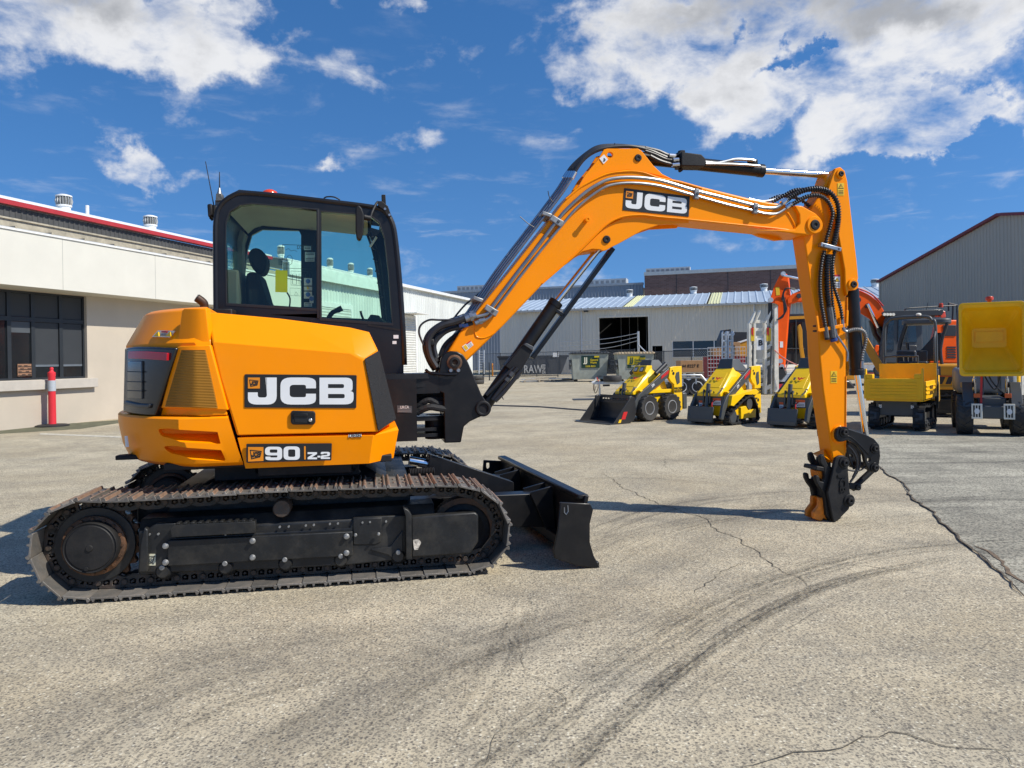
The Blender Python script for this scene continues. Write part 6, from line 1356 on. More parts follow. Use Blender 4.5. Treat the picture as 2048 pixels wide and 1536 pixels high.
        hs=[[(-.5+k*.095,.475),(-.43+k*.095,.475),(-.43+k*.095,.53),(-.5+k*.095,.53)] for k in range(n)]
        m.ext([(.96,-.60,.42),(.96,.60,.42),(.93,.60,.60),(.93,-.60,.60)],(.012,0,0),[[(.96-(z-.42)*.1666,y,z) for y,z in h] for h in hs]); m.build('spill_guard',BK2,BU)
        for s in (-1,1): xz([(.93,.52),(1.0,.60),(1.1,.58),(1.12,.30),(1.0,.28)],s*.60-.03,s*.60+.03,'top_bracket',BK2,BU,.01)
        m=MB(); m.box(1.60,1.72,-.66,.66,0,.02); m.build('cutting_edge',CH,BU)
        m=MB(); m.ext([(1.24,.635,.10),(1.36,.635,.10),(1.28,.635,.26),(1.16,.635,.26)],(0,.004,0)); m.build('red_sticker',REDP,BU,smooth=0)
        m=MB(); m.ext([(1.38,.635,.03),(1.46,.635,.03),(1.42,.635,.10),(1.35,.635,.10)],(0,.004,0)); m.build('yellow_sticker',YDEC,BU,smooth=0)
        bx(T,'rear_bumper',CH,-.98,-.82,-.42,.50,.22,.60,bev=.03)
    else:
        for s in (-1,1):
            ya,yb=(.36,.56) if s>0 else (-.56,-.36)
            rt=rtrack(T,[(-.62,.10),(-.50,.03),(0,.025),(.55,.03),(.68,.10),(.66,.22),(.20,.46),(-.15,.58),(-.38,.57),(-.55,.36)],ya,yb)
            xz([(-.42,.12),(-.44,.30),(-.10,.28),(.0,.38),(.22,.36),(.22,.12)],s*.50,s*.575,'track_guard',MY,rt,.006)
            for x,z,r in ((-.42,.17,.12),(.46,.18,.14),(-.25,.42,.12),(.0,.11,.08),(.2,.11,.08)): m=MB(); m.cyl((x,s*.42,z),(x,s*.52,z),r,n=18); m.build('track_roller',GREY,rt)
            xz([(.55,.62),(-.50,.72),(-.62,.66),(-.5,.6),(.0,.62),(.5,.40),(.62,.42)],s*.36,s*.56,'mudguard',MY,T,.006)
    return T
def grd(x,y): g=G(x,y); return (g.x,g.y,0)
def place(x,y,deg,lx,ly):
    """origin so that local (lx,ly) lies on the ground point seen at (x,y)"""
    g=G(x,y); a=R(deg); return (g.x-(lx*math.cos(a)-ly*math.sin(a)),g.y-(lx*math.sin(a)+ly*math.cos(a)),0)
HL=214
ml1=mini_loader('small yellow loader on four wheels with a wide black bucket resting on the ground',place(1296,843,HL,.40,.50),HL,'wheel')
ml2=mini_loader('small yellow loader on rubber tracks, the middle machine of the three in the row',place(1476,850,HL+6,.30,.50),HL+6,'track')
ml1.scale=(.94,.92,1); ml2.scale=(.86,.88,1)
ml3=dup(ml2,place(1647,857,HL+6,.30,.50),HL+6,'small yellow loader on rubber tracks half hidden behind the orange arm of the excavator')
# ---------------------------------------------------------------- tracked dumper with drop sides
T=thing('tracked_dumper','small yellow tracked dumper with a drop-side tray and a black roll hoop','dumper',place(1846,863,232,.56,.43),232); T.scale=(.9,.82,1)
bx(T,'chassis',CH,-1.0,.62,-.34,.34,.30,.58,bev=.02); bx(T,'front_plate',CH,.62,.68,-.42,.42,.28,.56,bev=.01)
for y in (-.33,.33): small_label(T,.682,y-.03,y+.03,.42,.52,INK)
for s in (-1,1):
    ya,yb=(.34,.58) if s>0 else (-.58,-.34)
    rt=rtrack(T,[(-.75,.12),(-.62,.03),(0,.025),(.55,.03),(.72,.12),(.72,.34),(.60,.47),(0,.45),(-.62,.47),(-.77,.30)],ya,yb,pitch=.10,lug=.035)
    for x in (-.52,-.26,0,.26,.50): m=MB(); m.cyl((x,s*.40,.12),(x,s*.56,.12),.075,n=16); m.cyl((x,s*.5,.12),(x,s*.59,.12),.03,n=10); m.build('track_roller',GREY,rt)
    for x,z in ((-.62,.25),(.58,.25)): m=MB(); m.cyl((x,s*.40,z),(x,s*.54,z),.17,n=20); m.build('track_sprocket',GREY,rt)
    bx(rt,'track_frame',CH,-.5,.5,min(s*.44,s*.5),max(s*.44,s*.5),.14,.32)
tr=bx(T,'tray',MYD,-.55,.90,-.58,.58,.56,.62); 
bx(tr,'front_board',MYD,.90,.94,-.60,.60,.60,.98,bev=.006)
for k in range(5): bx(tr,'pressed_rib',MYD,.94,.955,-.48,.48,.66+.055*k,.685+.055*k,bev=.006)
m=MB(); m.ext([(.942,-.50,.64),(.942,.50,.64),(.942,.50,.93),(.942,-.50,.93)],(.006,0,0),[[(.942,-.48,.655),(.942,.48,.655),(.942,.48,.915),(.942,-.48,.915)]]); m.build('board_frame',MYD,tr)
for s in (-1,1):
    bx(tr,'side_board',MYD,-.55,.90,min(s*.58,s*.62),max(s*.58,s*.62),.60,.92,bev=.006)
    for k in range(3): bx(tr,'pressed_rib',MYD,-.45,.80,min(s*.62,s*.635),max(s*.62,s*.635),.68+.07*k,.71+.07*k,bev=.005)
    xz([(.86,.60),(.95,.60),(.95,1.02),(.90,1.16),(.84,1.16),(.84,.92)],min(s*.56,s*.60),max(s*.56,s*.60),'corner_post',MYD,tr,.006)
    bx(tr,'latch',MYD,.78,.94,min(s*.42,s*.56),max(s*.42,s*.56),.98,1.06,bev=.01)
bx(tr,'rear_board',MYD,-.59,-.55,-.62,.62,.60,1.24,bev=.006)
arm_text('WACKER',(.2,.637,.80),(-1,0),tr,.09,INK,1); arm_text('NEUSON',(.2,.637,.70),(-1,0),tr,.09,INK,1)
bx(T,'engine_cover',MYD,-1.45,-.62,-.30,.55,.45,1.0,bev=.03)
for k in range(8): bx(T,'grille_slat',BK2,-1.2,-.8,.552,.56,.55+.05*k,.57+.05*k,bev=0)
m=MB(); hp=[(-.80,.58,.35),(-.80,.58,1.9),(-.80,.50,2.08),(-.80,.36,2.16),(-.80,-.30,2.16),(-.80,-.46,2.08),(-.80,-.54,1.9),(-.80,-.54,.9)]; m.tube(smooth_path(hp,5),.035,10); rh=m.build('roll_hoop',CH,T)
for y in (.58,-.54): m=MB(); m.tube([(-.80,y,1.0),(-.80,y,1.12)],.055,10); m.build('hinge',ZNC,rh)
m=MB(); m.tube(smooth_path([(-.72,.58,1.1),(-.60,.58,1.35),(-.62,.58,1.7),(-.78,.58,1.85)],5),.025); m.build('hoop_stay',CH,rh)
m=MB(); m.lathe([(.06,0),(.06,.03),(.04,.045),(.001,.05)],14,'z',(-.80,.22,2.19)); m.build('work_lamp',OFFW,rh)
bx(T,'seat',BK2,-1.15,-.75,-.35,.10,1.0,1.12,bev=.04); bx(T,'seat_back',BK2,-1.2,-1.08,-.35,.10,1.12,1.5,bev=.04)
m=MB(); m.tube(smooth_path([(-.62,-.50,1.2),(-.62,-.50,1.34),(-.62,-.44,1.38),(-.62,.16,1.38),(-.62,.22,1.34),(-.62,.22,1.2)],4),.022); m.build('hand_rail',CH,T)
bx(T,'console',BK2,-.75,-.62,-.2,.42,1.0,1.28,bev=.03)
for y in (-.1,.0,.1): m=MB(); m.tube([(-.7,y,1.28),(-.68,y,1.38)],.01); m.build('lever',ZNC,T)
# ---------------------------------------------------------------- wheeled dumper, skip tipped up
T=thing('wheeled_dumper','yellow wheeled site dumper facing the camera with its skip raised high','dumper',place(1929,868,242,.55,-.40),242); T.scale=(1,.8,1)
for x in (.55,-.85):
    for s in (-1,1): wheel(T,x,s*.50,.35,.30,.17,s,18,CH)
bx(T,'chassis',CH,-1.5,.7,-.26,.26,.35,.65,bev=.02); bx(T,'front_bumper',CH,.78,.86,-.40,.40,.30,.52,bev=.02)
for s in (-1,1):
    lg=bx(T,'lamp_guard',OFFW,.88,.90,s*.29-.10,s*.29+.10,.30,.56,bev=.004)
    for k in range(3): bx(lg,'guard_bar',INK,.90,.903,s*.29-.07+.05*k,s*.29-.04+.05*k,.33,.53,bev=0)
    m=MB(); m.cyl((.89,s*.29,.43),(.91,s*.29,.43),.05,n=14); m.build('lamp_lens',WHT,lg)
    bx(T,'indicator',mat('amber_lamp',(.6,.1,.01),.3),.80,.84,s*.28-.06,s*.28+.06,.66,.73,bev=.005)
    m=MB(); m.cyl((.45,s*.30,.60),(.55,s*.30,.98),.035,n=10); m.cyl((.55,s*.30,.98),(.6,s*.30,1.12),.02,n=10); m.build('tip_cylinder',CHR,T)
    xz([(.80,.60),(.86,.50),(.55,.82),(.15,.80),(.2,.9),(.6,.92)],s*.44-.10,s*.44+.10,'mudguard',CH,T)
m=MB(); m.tube(smooth_path([(.6,-.2,1.25),(.66,-.1,1.0),(.7,.05,.8),(.66,.15,.95),(.6,.2,1.2)],5),.014); m.tube(smooth_path([(.6,-.1,1.25),(.68,.0,.95),(.6,.25,.7)],5),.014); m.build('hoses',HOSE,T)
m=MB(); m.bar((.72,-.2,.55),(.72,-.18,1.08),.04); m.build('red_prop',REDP,T)
m=MB(); m.bar((.6,-.16,.7),(.5,-.16,1.15),.06); m.bar((.6,.16,.7),(.5,.16,1.15),.06); m.bar((.58,-.16,1.1),(.58,.16,1.1),.05); m.build('lift_link',CH,T)
# skip: dished pan, opening towards the camera
zb,zt=1.04,2.28; hw=.585; X0=.86
rim=[(hw*.93,zb),(hw*.93,zb+.0),(hw,zt-.2),(hw-.1,zt),(-hw+.1,zt),(-hw,zt-.2),(-hw*.93,zb)]
m=MB(); fl=rrect(-hw,hw,zb,zt,.07,3); inn=rrect(-hw*.55,hw*.55,zb+.48,zt-.42,.05,3); mid=rrect(-hw*.93,hw*.93,zb+.05,zt-.07,.09,3)
def lp(L,x): return [m.bm.verts.new((x,y,z)) for y,z in L]
A=lp(fl,X0);B=lp(mid,X0-.02);C_=lp(rrect(-hw*.90,hw*.90,zb+.09,zt-.12,.10,3),X0-.12);D=lp(inn,X0-.46);A2=lp(fl,X0-.05);D2=lp([(y*1.1,(z-1.66)*1.1+1.66) for y,z in inn],X0-.52)
n=len(A)
for p,q in ((A,B),(B,C_),(C_,D),(A2,A),(D2,A2)):
    for i in range(n): m.bm.faces.new([p[i],p[(i+1)%n],q[(i+1)%n],q[i]])
m.bm.faces.new(D);m.bm.faces.new(D2)
SK=m.build('skip',MYD,T,smooth=0); m=MB(); m.prx(rrect(-hw-.012,hw+.012,zb-.012,zt+.012,.07,3),X0-.03,X0+.012,[rrect(-hw+.03,hw-.03,zb+.03,zt-.03,.06,3)]); m.build('rim_lip',MYD,SK,bev=.004)
m=MB(); m.box(X0-.46,X0-.44,-.26,.26,1.62,1.80); m.build('floor_patch',MYD,SK,bev=.003)
bx(T,'engine_cover',mat('grey_cover',(.22,.24,.25),.5),-1.5,-.3,-.60,.60,.68,1.15,bev=.08); bx(T,'rear_weight',MYD,-1.55,-1.2,.35,.8,.55,1.15,bev=.05)
m=MB(); m.lathe([(.04,-.04),(.05,.0),(.08,.01),(.085,.05),(.07,.075),(.001,.08)],18,'z',(-.55,.12,2.40)); bc=m.build('beacon',mat('beacon_red',(.55,.05,.01),.3),T)
m=MB(); m.tube(smooth_path([(-.75,-.5,1.1),(-.75,-.5,2.1),(-.75,-.35,2.24),(-.75,.35,2.24),(-.75,.5,2.1),(-.75,.5,1.1)],4),.035); m.tube([(-.55,.12,2.36),(-.6,.12,2.28),(-.75,.12,2.24)],.015); m.build('roll_hoop',CH,T)
# ---------------------------------------------------------------- excavators behind
def carrier(T,w,l,h,body,color,pitch=.12,steel=False):
    for s in (-1,1):
        ya,yb=(w/2-.42*w/2.2*1.0,w/2) if s>0 else (-w/2,-w/2+.42*w/2.2)
        rt=rtrack(T,[(-l/2,.12),(-l/2+.15,.03),(0,.025),(l/2-.15,.03),(l/2,.12),(l/2+.0,h*.6),(l/2-.18,h),(0,h*.97),(-l/2+.18,h),(-l/2,h*.6)],ya,yb,pitch=pitch)
        xz([(-l/2+.2,.08),(l/2-.2,.08),(l/2-.2,h-.08),(-l/2+.2,h-.08)],ya+.04,yb-.03,'track_frame',UND,rt,.02)
# small amber excavator behind the dumpers
T=thing('mini_excavator','amber mini excavator with a black canopy between the tracked dumper and the raised skip','excavator',place(1893,838,150,-.2,.6),150)
T.location=(G(1893,835).x,G(1893,835).y+.9,0)
carrier(T,1.5,2.0,.5,0,0)
bx(T,'slew_base',BK2,-.6,.7,-.6,.6,.50,.62)
m=MB(); m.prz([(-1.0,-.55),(-.75,-.72),(.5,-.72),(.75,-.5),(.75,.5),(.5,.72),(-.75,.72),(-1.0,.5),(-1.12,0)],.62,1.18); HB=m.build('engine_house',ORY,T,bev=.05)
m=MB(); m.prz([(-1.04,-.56),(-.78,-.75),(.5,-.75),(.5,.75),(-.78,.75),(-1.04,.56),(-1.16,0)],.62,.70); m.build('skirt',ORY,HB,bev=.02)
for s in (-1,1):
    for k in range(4): xz([(-.7+.16*k,.74),(-.60+.16*k,.74),(-.66+.16*k,.9),(-.76+.16*k,.9)],s*.715,s*.73,'cooling_slot',BK2,HB,.002)
    xz([(-.35,.93),(.35,.93),(.45,1.02),(.30,1.14),(-.35,1.14)],s*.715,s*.73,'side_grille',GREY,HB,.003); xz([(-.75,.91),(.5,.91),(.5,.925),(-.75,.925)],s*.72,s*.735,'pin_stripe',REDP,HB,0)
m=MB(); m.prz(rrect(-.58,.42,-.48,.48,.2,5),2.10,2.22); cn=m.build('canopy',mat('canopy_grey',(.07,.075,.08),.5),T,bev=.03)
for x,y in ((-.5,-.42),(-.5,.42),(.34,-.42),(.34,.42)): m=MB(); m.tube(smooth_path([(x+.12,y,1.15),(x+.14,y,1.6),(x,y,2.12)],5),.035); m.build('canopy_post',BK2,cn)
m=MB(); m.hull([(-.35,-.22,1.25),(-.35,.22,1.25),(-.45,-.22,1.9),(-.45,.22,1.9),(-.28,-.22,1.9),(-.28,.22,1.9),(.15,-.24,1.25),(.15,.24,1.25),(.15,-.24,1.38),(.15,.24,1.38)]); m.build('seat',BK2,T,bev=.04)
for s in (-1,1): bx(T,'armrest_console',BK2,-.1,.35,s*.38-.08,s*.38+.08,1.2,1.5,bev=.03); m=MB(); m.tube([(.3,s*.38,1.5),(.32,s*.38,1.68)],[.015,.03]); m.build('joystick',BK2,T)
m=MB(); m.ext([(.75,-.09,1.0),(.95,-.09,1.0),(1.5,-.09,2.1),(1.35,-.09,2.2)],(0,.18,0)); m.build('boom',ORY,T,bev=.01)
# big orange excavator with caged cab, on the low loader
Yo=27.0
OF=Fr((P(1800,760,Yo).x,Yo,1.05),180)         # its own plane: traced features 27 m away
def OP(L,v=0): return [ (OF.loc.x - P(x,y,Yo+v).x, v, P(x,y,Yo+v).z-1.05) for x,y in L]
OT=thing('excavator','bright orange excavator with a caged black cab parked up on the low loader deck','excavator',OF.loc,180)
# local: x = to the left of the picture, y = towards the camera (deg 180)
OD=ray(1800,700); OD=Vector((-OD.x,-1,0))
def oxz(L,v0,v1,name,material,parent,bev=.01,holes=()):
    """L in photo px at distance Yo+v0 (v away from camera)"""
    def f(x,y): p=P(x,y,Yo+v0); return (OF.loc.x-p.x,p.z-1.05)
    m=MB(); m.ext([(a,-v0,b) for a,b in (f(*q) for q in L)],OD*(v1-v0),[[(a,-v0,b) for a,b in (f(*q) for q in h)] for h in holes]); return m.build(name,material,parent,bev)
def opt(x,y,v): p=P(x,y,Yo+v); return Vector((OF.loc.x-p.x,-v,p.z-1.05))
OB=oxz([(1800,692),(1786,690),(1764,680),(1752,655),(1738,637),(1722,627),(1700,618),(1660,607),(1620,604),(1592,603),(1576,608),(1574,598),(1584,588),(1600,581),(1640,572),(1680,574),(1710,580),(1735,588),(1757,604),(1768,622),(1772,645),(1782,665),(1800,680)],0,.42,'boom',ORG,OT,.02)
m=MB(); m.tube(smooth_path([opt(1600,576,-.03),opt(1640,567,-.03),opt(1680,568,-.03),opt(1715,576,-.03),(opt(1745,590,-.03)),opt(1766,612,-.03)],4),.03); m.tube(smooth_path([opt(1600,580,.1),opt(1640,571,.1),opt(1680,572,.1),opt(1715,580,.1),opt(1742,593,.1),opt(1760,612,.1)],4),.025); m.build('boom_pipe',REDP,OB)
for x,y in ((1716,600),(1734,612),(1597,592)): m=MB(); a=opt(x,y,0); m.cyl(a+Vector((0,.02,0)),a+Vector((0,.06,0)),.09,n=14); m.build('pivot_pin',BK2,OB)
m=MB(); m.tube([opt(1735,608,-.06),opt(1757,655,-.06)],.055,12); o=m.build('boom_cylinder_rod',CHR,OT); m=MB(); m.tube([opt(1757,655,-.06),opt(1776,692,-.06)],.10,14); m.build('boom_cylinder',BK2,OT)
m=MB(); m.tube([opt(1742,640,.5),opt(1750,668,.5),opt(1772,700,.5)],.09,10); m.build('boom_cylinder',BK2,OT)
SO=oxz([(1560,549),(1572,547),(1576,556),(1578,580),(1580,600),(1574,660),(1568,735),(1560,742),(1553,735),(1553,660),(1556,610),(1548,606),(1537,604),(1541,595),(1547,575)],.05,.37,'dipper_arm',ORG,OT,.015)
m=MB(); m.tube([opt(1567,551,-.05),opt(1600,558,-.05)],.05,12); m.build('dipper_cylinder_rod',CHR,OT); m=MB(); m.tube([opt(1600,558,-.05),opt(1690,575,-.05)],.09,12); m.build('dipper_cylinder',BK2,OT)
for x,y in ((1541,600),(1566,548),(1563,733),(1560,722)): m=MB(); a=opt(x,y,.05); m.cyl(a,a+Vector((0,.05,0)),.09,n=14); m.build('pivot_pin',SIL,SO)
m=MB(); a=OP([(1551,575),(1559,575),(1560,590),(1552,590)],.03); m.ext(a,(0,0.0,0)) if False else None
m.bm.free(); oxz([(1551,575),(1558.5,574),(1560,590),(1552.5,591)],.04,.05,'warning_label',YDEC,SO,0); oxz([(1560,683),(1566,683),(1566,695),(1560,695)],.04,.05,'data_label',WHT,SO,0)
m=MB()
for k in range(4): m.tube(smooth_path([opt(1590,577+k,-.08),opt(1574-k,577,-.08),opt(1567-k,588+k*3,-.08),opt(1570-k,605,-.08),opt(1573-2*k,620+k*4,-.08),opt(1562-k*3,634+k*2,-.08)],5),.022,6)
m.build('hoses',HOSE,SO)
m=MB(); m.tube([opt(1540,606,.2),opt(1540,640,.2)],.08,12); m.tube([opt(1540,640,.2),opt(1543,700,.2)],.04,12); m.build('bucket_cylinder',BK2,SO)
oxz([(1553,735),(1566,733),(1572,748),(1562,760),(1548,752)],.0,.42,'hitch',BK2,SO)
# cab of the orange excavator
CBo=oxz([(1758,726),(1758,700),(1768,640),(1775,629),(1838,629),(1844,640),(1846,727)],-.9,.1,'cab',mat('cab_shell',(.05,.055,.06),.4),OT,.03)
oxz([(1770,700),(1776,645),(1788,640),(1788,700)],-.93,-.9,'pane',WIN,CBo,0); oxz([(1796,684),(1797,640),(1830,640),(1834,684)],-.93,-.9,'pane',WIN,CBo,0); oxz([(1798,691),(1834,691),(1835,722),(1800,722)],-.92,-.9,'door_panel',BK2,CBo,.01)
m=MB()
for k in range(14):
    x0=1772+k*2.2; m.tube([opt(x0,631,-1.15+.06*k),opt(x0-11,727,-1.15+.06*k)],.016,5)
for y in (652,690,712): m.tube([opt(1768-(y-640)*.1,y,-1.15),opt(1795-(y-640)*.1,y,-.5)],.02,5)
m.build('cab_guard',BK2,CBo)
oxz([(1762,626),(1768,622),(1885,619),(1888,624),(1884,630),(1768,632)],-1.2,.5,'roof_guard',BK2,CBo,.01)
for x in (1768,1774,1780,1786): m=MB(); a=opt(x,629,-1.22); m.cyl(a,a+Vector((.0,.05,0)),.05,n=12); m.build('work_lamp',OFFW,CBo)
m=MB(); m.tube(smooth_path([opt(1810,622,-.5),opt(1813,617,-.5),opt(1840,615,-.5),opt(1890,612,-.5),(opt(1912,611,-.5))],3),.025,6); m.tube([opt(1897,622,-.3),opt(1897,606,-.3),opt(1914,610,-.3),opt(1914,640,-.3)],.03,6); m.tube([opt(1905,640,-.3),opt(1906,610,-.3)],.03,6); m.tube([opt(1852,622,-.6),opt(1856,605,-.6)],.01,5); m.build('roof_rail',BK2,CBo)
m=MB(); a=opt(1882,612,-.5); m.lathe([(.07,-.05),(.07,.08),(.05,.1),(.001,.1)],12,'z',a); m.build('beacon',MT['beacon_red'],CBo)
oxz([(1880,622),(1890,622),(1892,634),(1882,635)],-.9,-.6,'beacon',MT['beacon_orange'],CBo,.02); oxz([(1869,626),(1878,626),(1880,634),(1870,634)],-.8,-.6,'beacon',MT['beacon_orange'],CBo,.02)
HO=oxz([(1858,727),(1862,690),(1872,650),(1884,640),(1915,640),(1918,727)],-.6,1.6,'engine_house',ORG,OT,.04)
for k in range(5): oxz([(1894,693+5*k),(1912,693+5*k),(1912,696+5*k),(1894,696+5*k)],-.62,-.6,'cooling_slot',BK2,HO,0)
oxz([(1886,650),(1912,650),(1912,672),(1888,672)],-.63,-.6,'dark_panel',BK2,HO,.01); oxz([(1746,725),(1744,702),(1752,690),(1758,690),(1757,726)],-.9,.6,'front_step',ORG,OT,.02)
oxz([(1752,727),(1920,727),(1922,735),(1750,735)],-.8,1.6,'turntable_frame',BK2,OT,.02)
for v0 in (-.9,1.2): oxz([(1745,738),(1752,731),(1935,731),(1945,740),(1940,752),(1750,752)],v0,v0+.5,'crawler_track',BK2,OT,.06)
m=MB(); m.ext([tuple(opt(x,y,.5)) for x,y in ((1690,640),(1702,648),(1712,670),(1714,700),(1700,720),(1688,720))],(0,-.1,0)); m.bm.free()
# amber excavator with a dark cab behind the dipper arm
Yc=31.0
def cpt(x,y,v=0): p=P(x,y,Yc+v); return Vector((p.x-CXo,v,p.z))
CXo=P(1600,700,Yc).x
CT=thing('excavator','amber excavator with a dark cab, mostly hidden behind the lower arm of the orange-yellow excavator','excavator',(CXo,Yc,0))
def cxz(L,v0,v1,name,material,parent,bev=.01):
    a=[cpt(x,y,v0) for x,y in L]; m=MB(); m.ext(a,(0,v1-v0,0)); return m.build(name,material,parent,bev)
cc=cxz([(1572,760),(1574,660),(1578,628),(1640,626),(1645,760)],0,1.3,'cab',BK2,CT,.03); cxz([(1578,700),(1580,645),(1604,644),(1604,700)],-.03,0,'pane',WIN,cc,0); cxz([(1577,633),(1640,630),(1640,636),(1577,639)],-.05,.0,'stripe',ORY,cc,0)
m=MB(); m.bar(cpt(1592,640,-.05),cpt(1592,735,-.05),.03); m.bar(cpt(1574,697,-.05),cpt(1610,697,-.05),.04); m.build('cab_frame',GREY,cc)
cxz([(1596,652),(1601,648),(1605,660),(1606,690),(1610,715),(1606,735),(1600,700)],-.4,-.3,'boom',ORY,CT,.02)
cxz([(1640,760),(1645,700),(1700,690),(1712,760)],0,2.0,'engine_house',ORY,CT,.05); cxz([(1690,690),(1700,655),(1712,650),(1722,668),(1722,700),(1712,740),(1700,740)],-.3,0.,'blade_arm',ORY,CT,.02)
for v0 in (-.2,1.4): cxz([(1565,775),(1572,760),(1700,760),(1712,775),(1700,790),(1572,790)],v0,v0+.5,'crawler_track',BK2,CT,.08)
# ============================================================ TRAILERS, BINS, FENCE, SMALL THINGS
def pth(name,label,cat,px,py,Y=None,deg=0,group=None):
    p=G(px,py) if Y is None else P(px,py,Y); return thing(name,label,cat,(p.x,p.y,0),deg,group),Fr((p.x,p.y,0),deg)
def fx(fr,L,v0,v1,name,material,parent,bev=.006,holes=()):
    m=MB(); m.ext([fr.p3(x,y,v0) for x,y in L],(0,v1-v0,0),[[fr.p3(x,y,v0) for x,y in h] for h in holes]); return m.build(name,material,parent,bev)
def bars(fr,L,r,name,material,parent,n=6):
    m=MB()
    for seg in L: m.tube([fr.p3(x,y,v) for x,y,v in seg],r,n)
    return m.build(name,material,parent)
# ---- low loader with folded ramps
T,f=pth('low_loader_trailer','cream low loader trailer with tall ladder-like ramps folded upright','trailer',1550,789,None,0)
def ramp(x0,x1):
    o=fx(f,[(x0-1,788),(x0-1,646),(x0+4,646),(x0+4,788)],0,.25,'ramp',OFFW,T); fx(f,[(x1-4,788),(x1-4,646),(x1,646),(x1,788)],0,.25,'ramp_side',OFFW,o)
    for k in range(8):
        y=660+k*16; fx(f,[(x0+3,y),(x1-3,y-5),(x1-3,y+4),(x0+3,y+9)],.02,.2,'ramp_rung',OFFW,o,.003)
    fx(f,[(x0+3,652),(x1-3,652),(x1-3,788),(x0+3,788)],.2,.24,'ramp_back',OFFW,o)
    fx(f,[(x0,646),(x0+4,650),(x0+12,628),(x0+12,622)],0,.2,'ramp_toe',OFFW,o); fx(f,[(x1-4,650),(x1,646),(x1+9,626),(x1+9,620)],0,.2,'ramp_toe',OFFW,o)
    mk=fx(f,[(x0+3,656),(x1-3,656),(x1-3,682),(x0+3,682)],-.01,.0,'marker_board',YDEC,o,0); fx(f,[(x0+4,656),(x0+8,654),(x0+8,672),(x0+4,668)],-.02,-.01,'red_stripe',REDP,mk,0)
ramp(1499,1512); ramp(1530,1545)
# uneven column: central ladder between the ramps
cl=fx(f,[(1512,640),(1530,640),(1530,646),(1512,646)],.1,.2,'ladder_rung',OFFW,T)
for y in (656,672,688,718,734,750,766): fx(f,[(1512,y),(1530,y),(1530,y+6),(1512,y+6)],.1,.2,'ladder_rung',OFFW,T,.003)
fx(f,[(1513,676),(1529,676),(1529,700),(1513,700)],.05,.1,'badge_plate',WHT,T,0); q=f.p3(1521,686,.04); word('B',.28,face_mtx(q),INK,'badge',T,ext=.002,off=.01)
fx(f,[(1549,784),(1549,618),(1556,612),(1558,784)],-.1,.1,'side_post',OFFW,T); fx(f,[(1552,784),(1570,776),(1572,790),(1552,792)],-.1,.2,'post_foot',OFFW,T)
fx(f,[(1537,768),(1537,734),(1542,733),(1542,768)],-.2,-.1,'ram',BK2,T); bars(f,[[(1541,733,-.15),(1543,692,-.15)],[(1505,735,-.1),(1506,690,-.1)]],.03,'ram_rod',GREY,T)
m=MB(); a=f.hz(1552,764,.95);b=f.hz(1632,744,.95);
dk=[f.hz(1500,768,.98),f.hz(1600,757,.98)]
m.ext([(-1.2,.3,.80),(1.6,.3,.80),(3.2,6,.98),(.6,6,.98)],(0,0,.06)); m.build('tail_deck',OFFW,T)
for k in range(11):
    t=k/11; m=MB(); y=.4+5.4*t; m.box(-1.1+1.8*t,1.5+1.6*t,y,y+.26,.87+.17*t,.93+.17*t); m.build('deck_slat',OFFW,T,bev=.005)
d0=f(1605,742,6)[0]; d1=f(1990,748,6)[0]
m=MB(); m.box(.6,d1,6,8.6,.92,1.0); m.build('deck',WOOD,T); m=MB(); m.box(.6,d1,5.95,6.05,.70,.93); m.build('side_rail',GALV,T); m=MB(); m.box(.6,d1,5.9,5.97,.52,.60); m.build('side_rail',TRED2,T)
for x in (1.4,2.4): wheel(T,x,6.3,.42,.5,.22,-1,0,SIL)
m=MB(); m.box(-1.4,.9,.25,.5,.45,.78); m.build('rear_beam',GALV,T,bev=.01); fx(f,[(1556,768),(1566,768),(1566,784),(1556,784)],-.0,.05,'tail_lamp',RED,T,.003)
c=[f.p3(1549,700,-.1),f.p3(1562,712,-.2),f.p3(1577,722,-.3),f.p3(1600,733,-.4)]; m=MB(); m.tube(c,.022,6); m.tube([f.p3(1577,722,-.3),f.p3(1570,741,-.3)],.02,6); m.build('load_chain',mat('pale_red',(.6,.22,.18),.6),T)
# ---- tandem plant trailer with spare wheel
T,f=pth('plant_trailer','galvanised tandem axle trailer with a spare tyre lying on its drawbar','trailer',1380,793,None,-4)
for x in (1363,1395): 
    p=f.p3(x,777,.0); w=wheel(T,p[0],.1,.35,.22,.19,-1,0,WHT)
    for k in range(7):
        t=2*PI*k/7; m=MB(); m.cyl((p[0]+.12*math.cos(t),-.02,.35+.12*math.sin(t)),(p[0]+.12*math.cos(t),.02,.35+.12*math.sin(t)),.035,n=10); m.build('rim_slot',INK,w)
    wheel(T,p[0],1.7,.35,.22,.19,1,0,WHT)
bars(f,[[(1344,757,-.1),(1348,750,-.1),(1402,750,-.1),(1412,762,-.1)],[(1346,754,-.05),(1400,755,-.05)],[(1365,757,0),(1365,772,0)],[(1392,757,0),(1392,768,0)]],.035,'side_guard',GALV,T)
m=MB(); a=f.p3(1240,766,.9); b=f.p3(1420,764,.9); m.box(a[0]+1.6,b[0]+.8,.35,1.5,.52,.60); m.build('deck',GALV,T); m=MB(); m.bar((a[0]+1.7,.5,.48),f.p3(1186,766,.95),.07,.09); m.bar((a[0]+1.7,1.4,.48),f.p3(1186,766,.95),.07,.09); m.build('drawbar',GALV,T)
p=f.p3(1225,762,.9); m=MB(); m.lathe([(.20,0),(.33,.0),(.35,.05),(.35,.17),(.33,.22),(.20,.22)],28,'z',(p[0],.9,p[2]-.02)); m.build('spare_tyre',TYR,T,bev=.01)
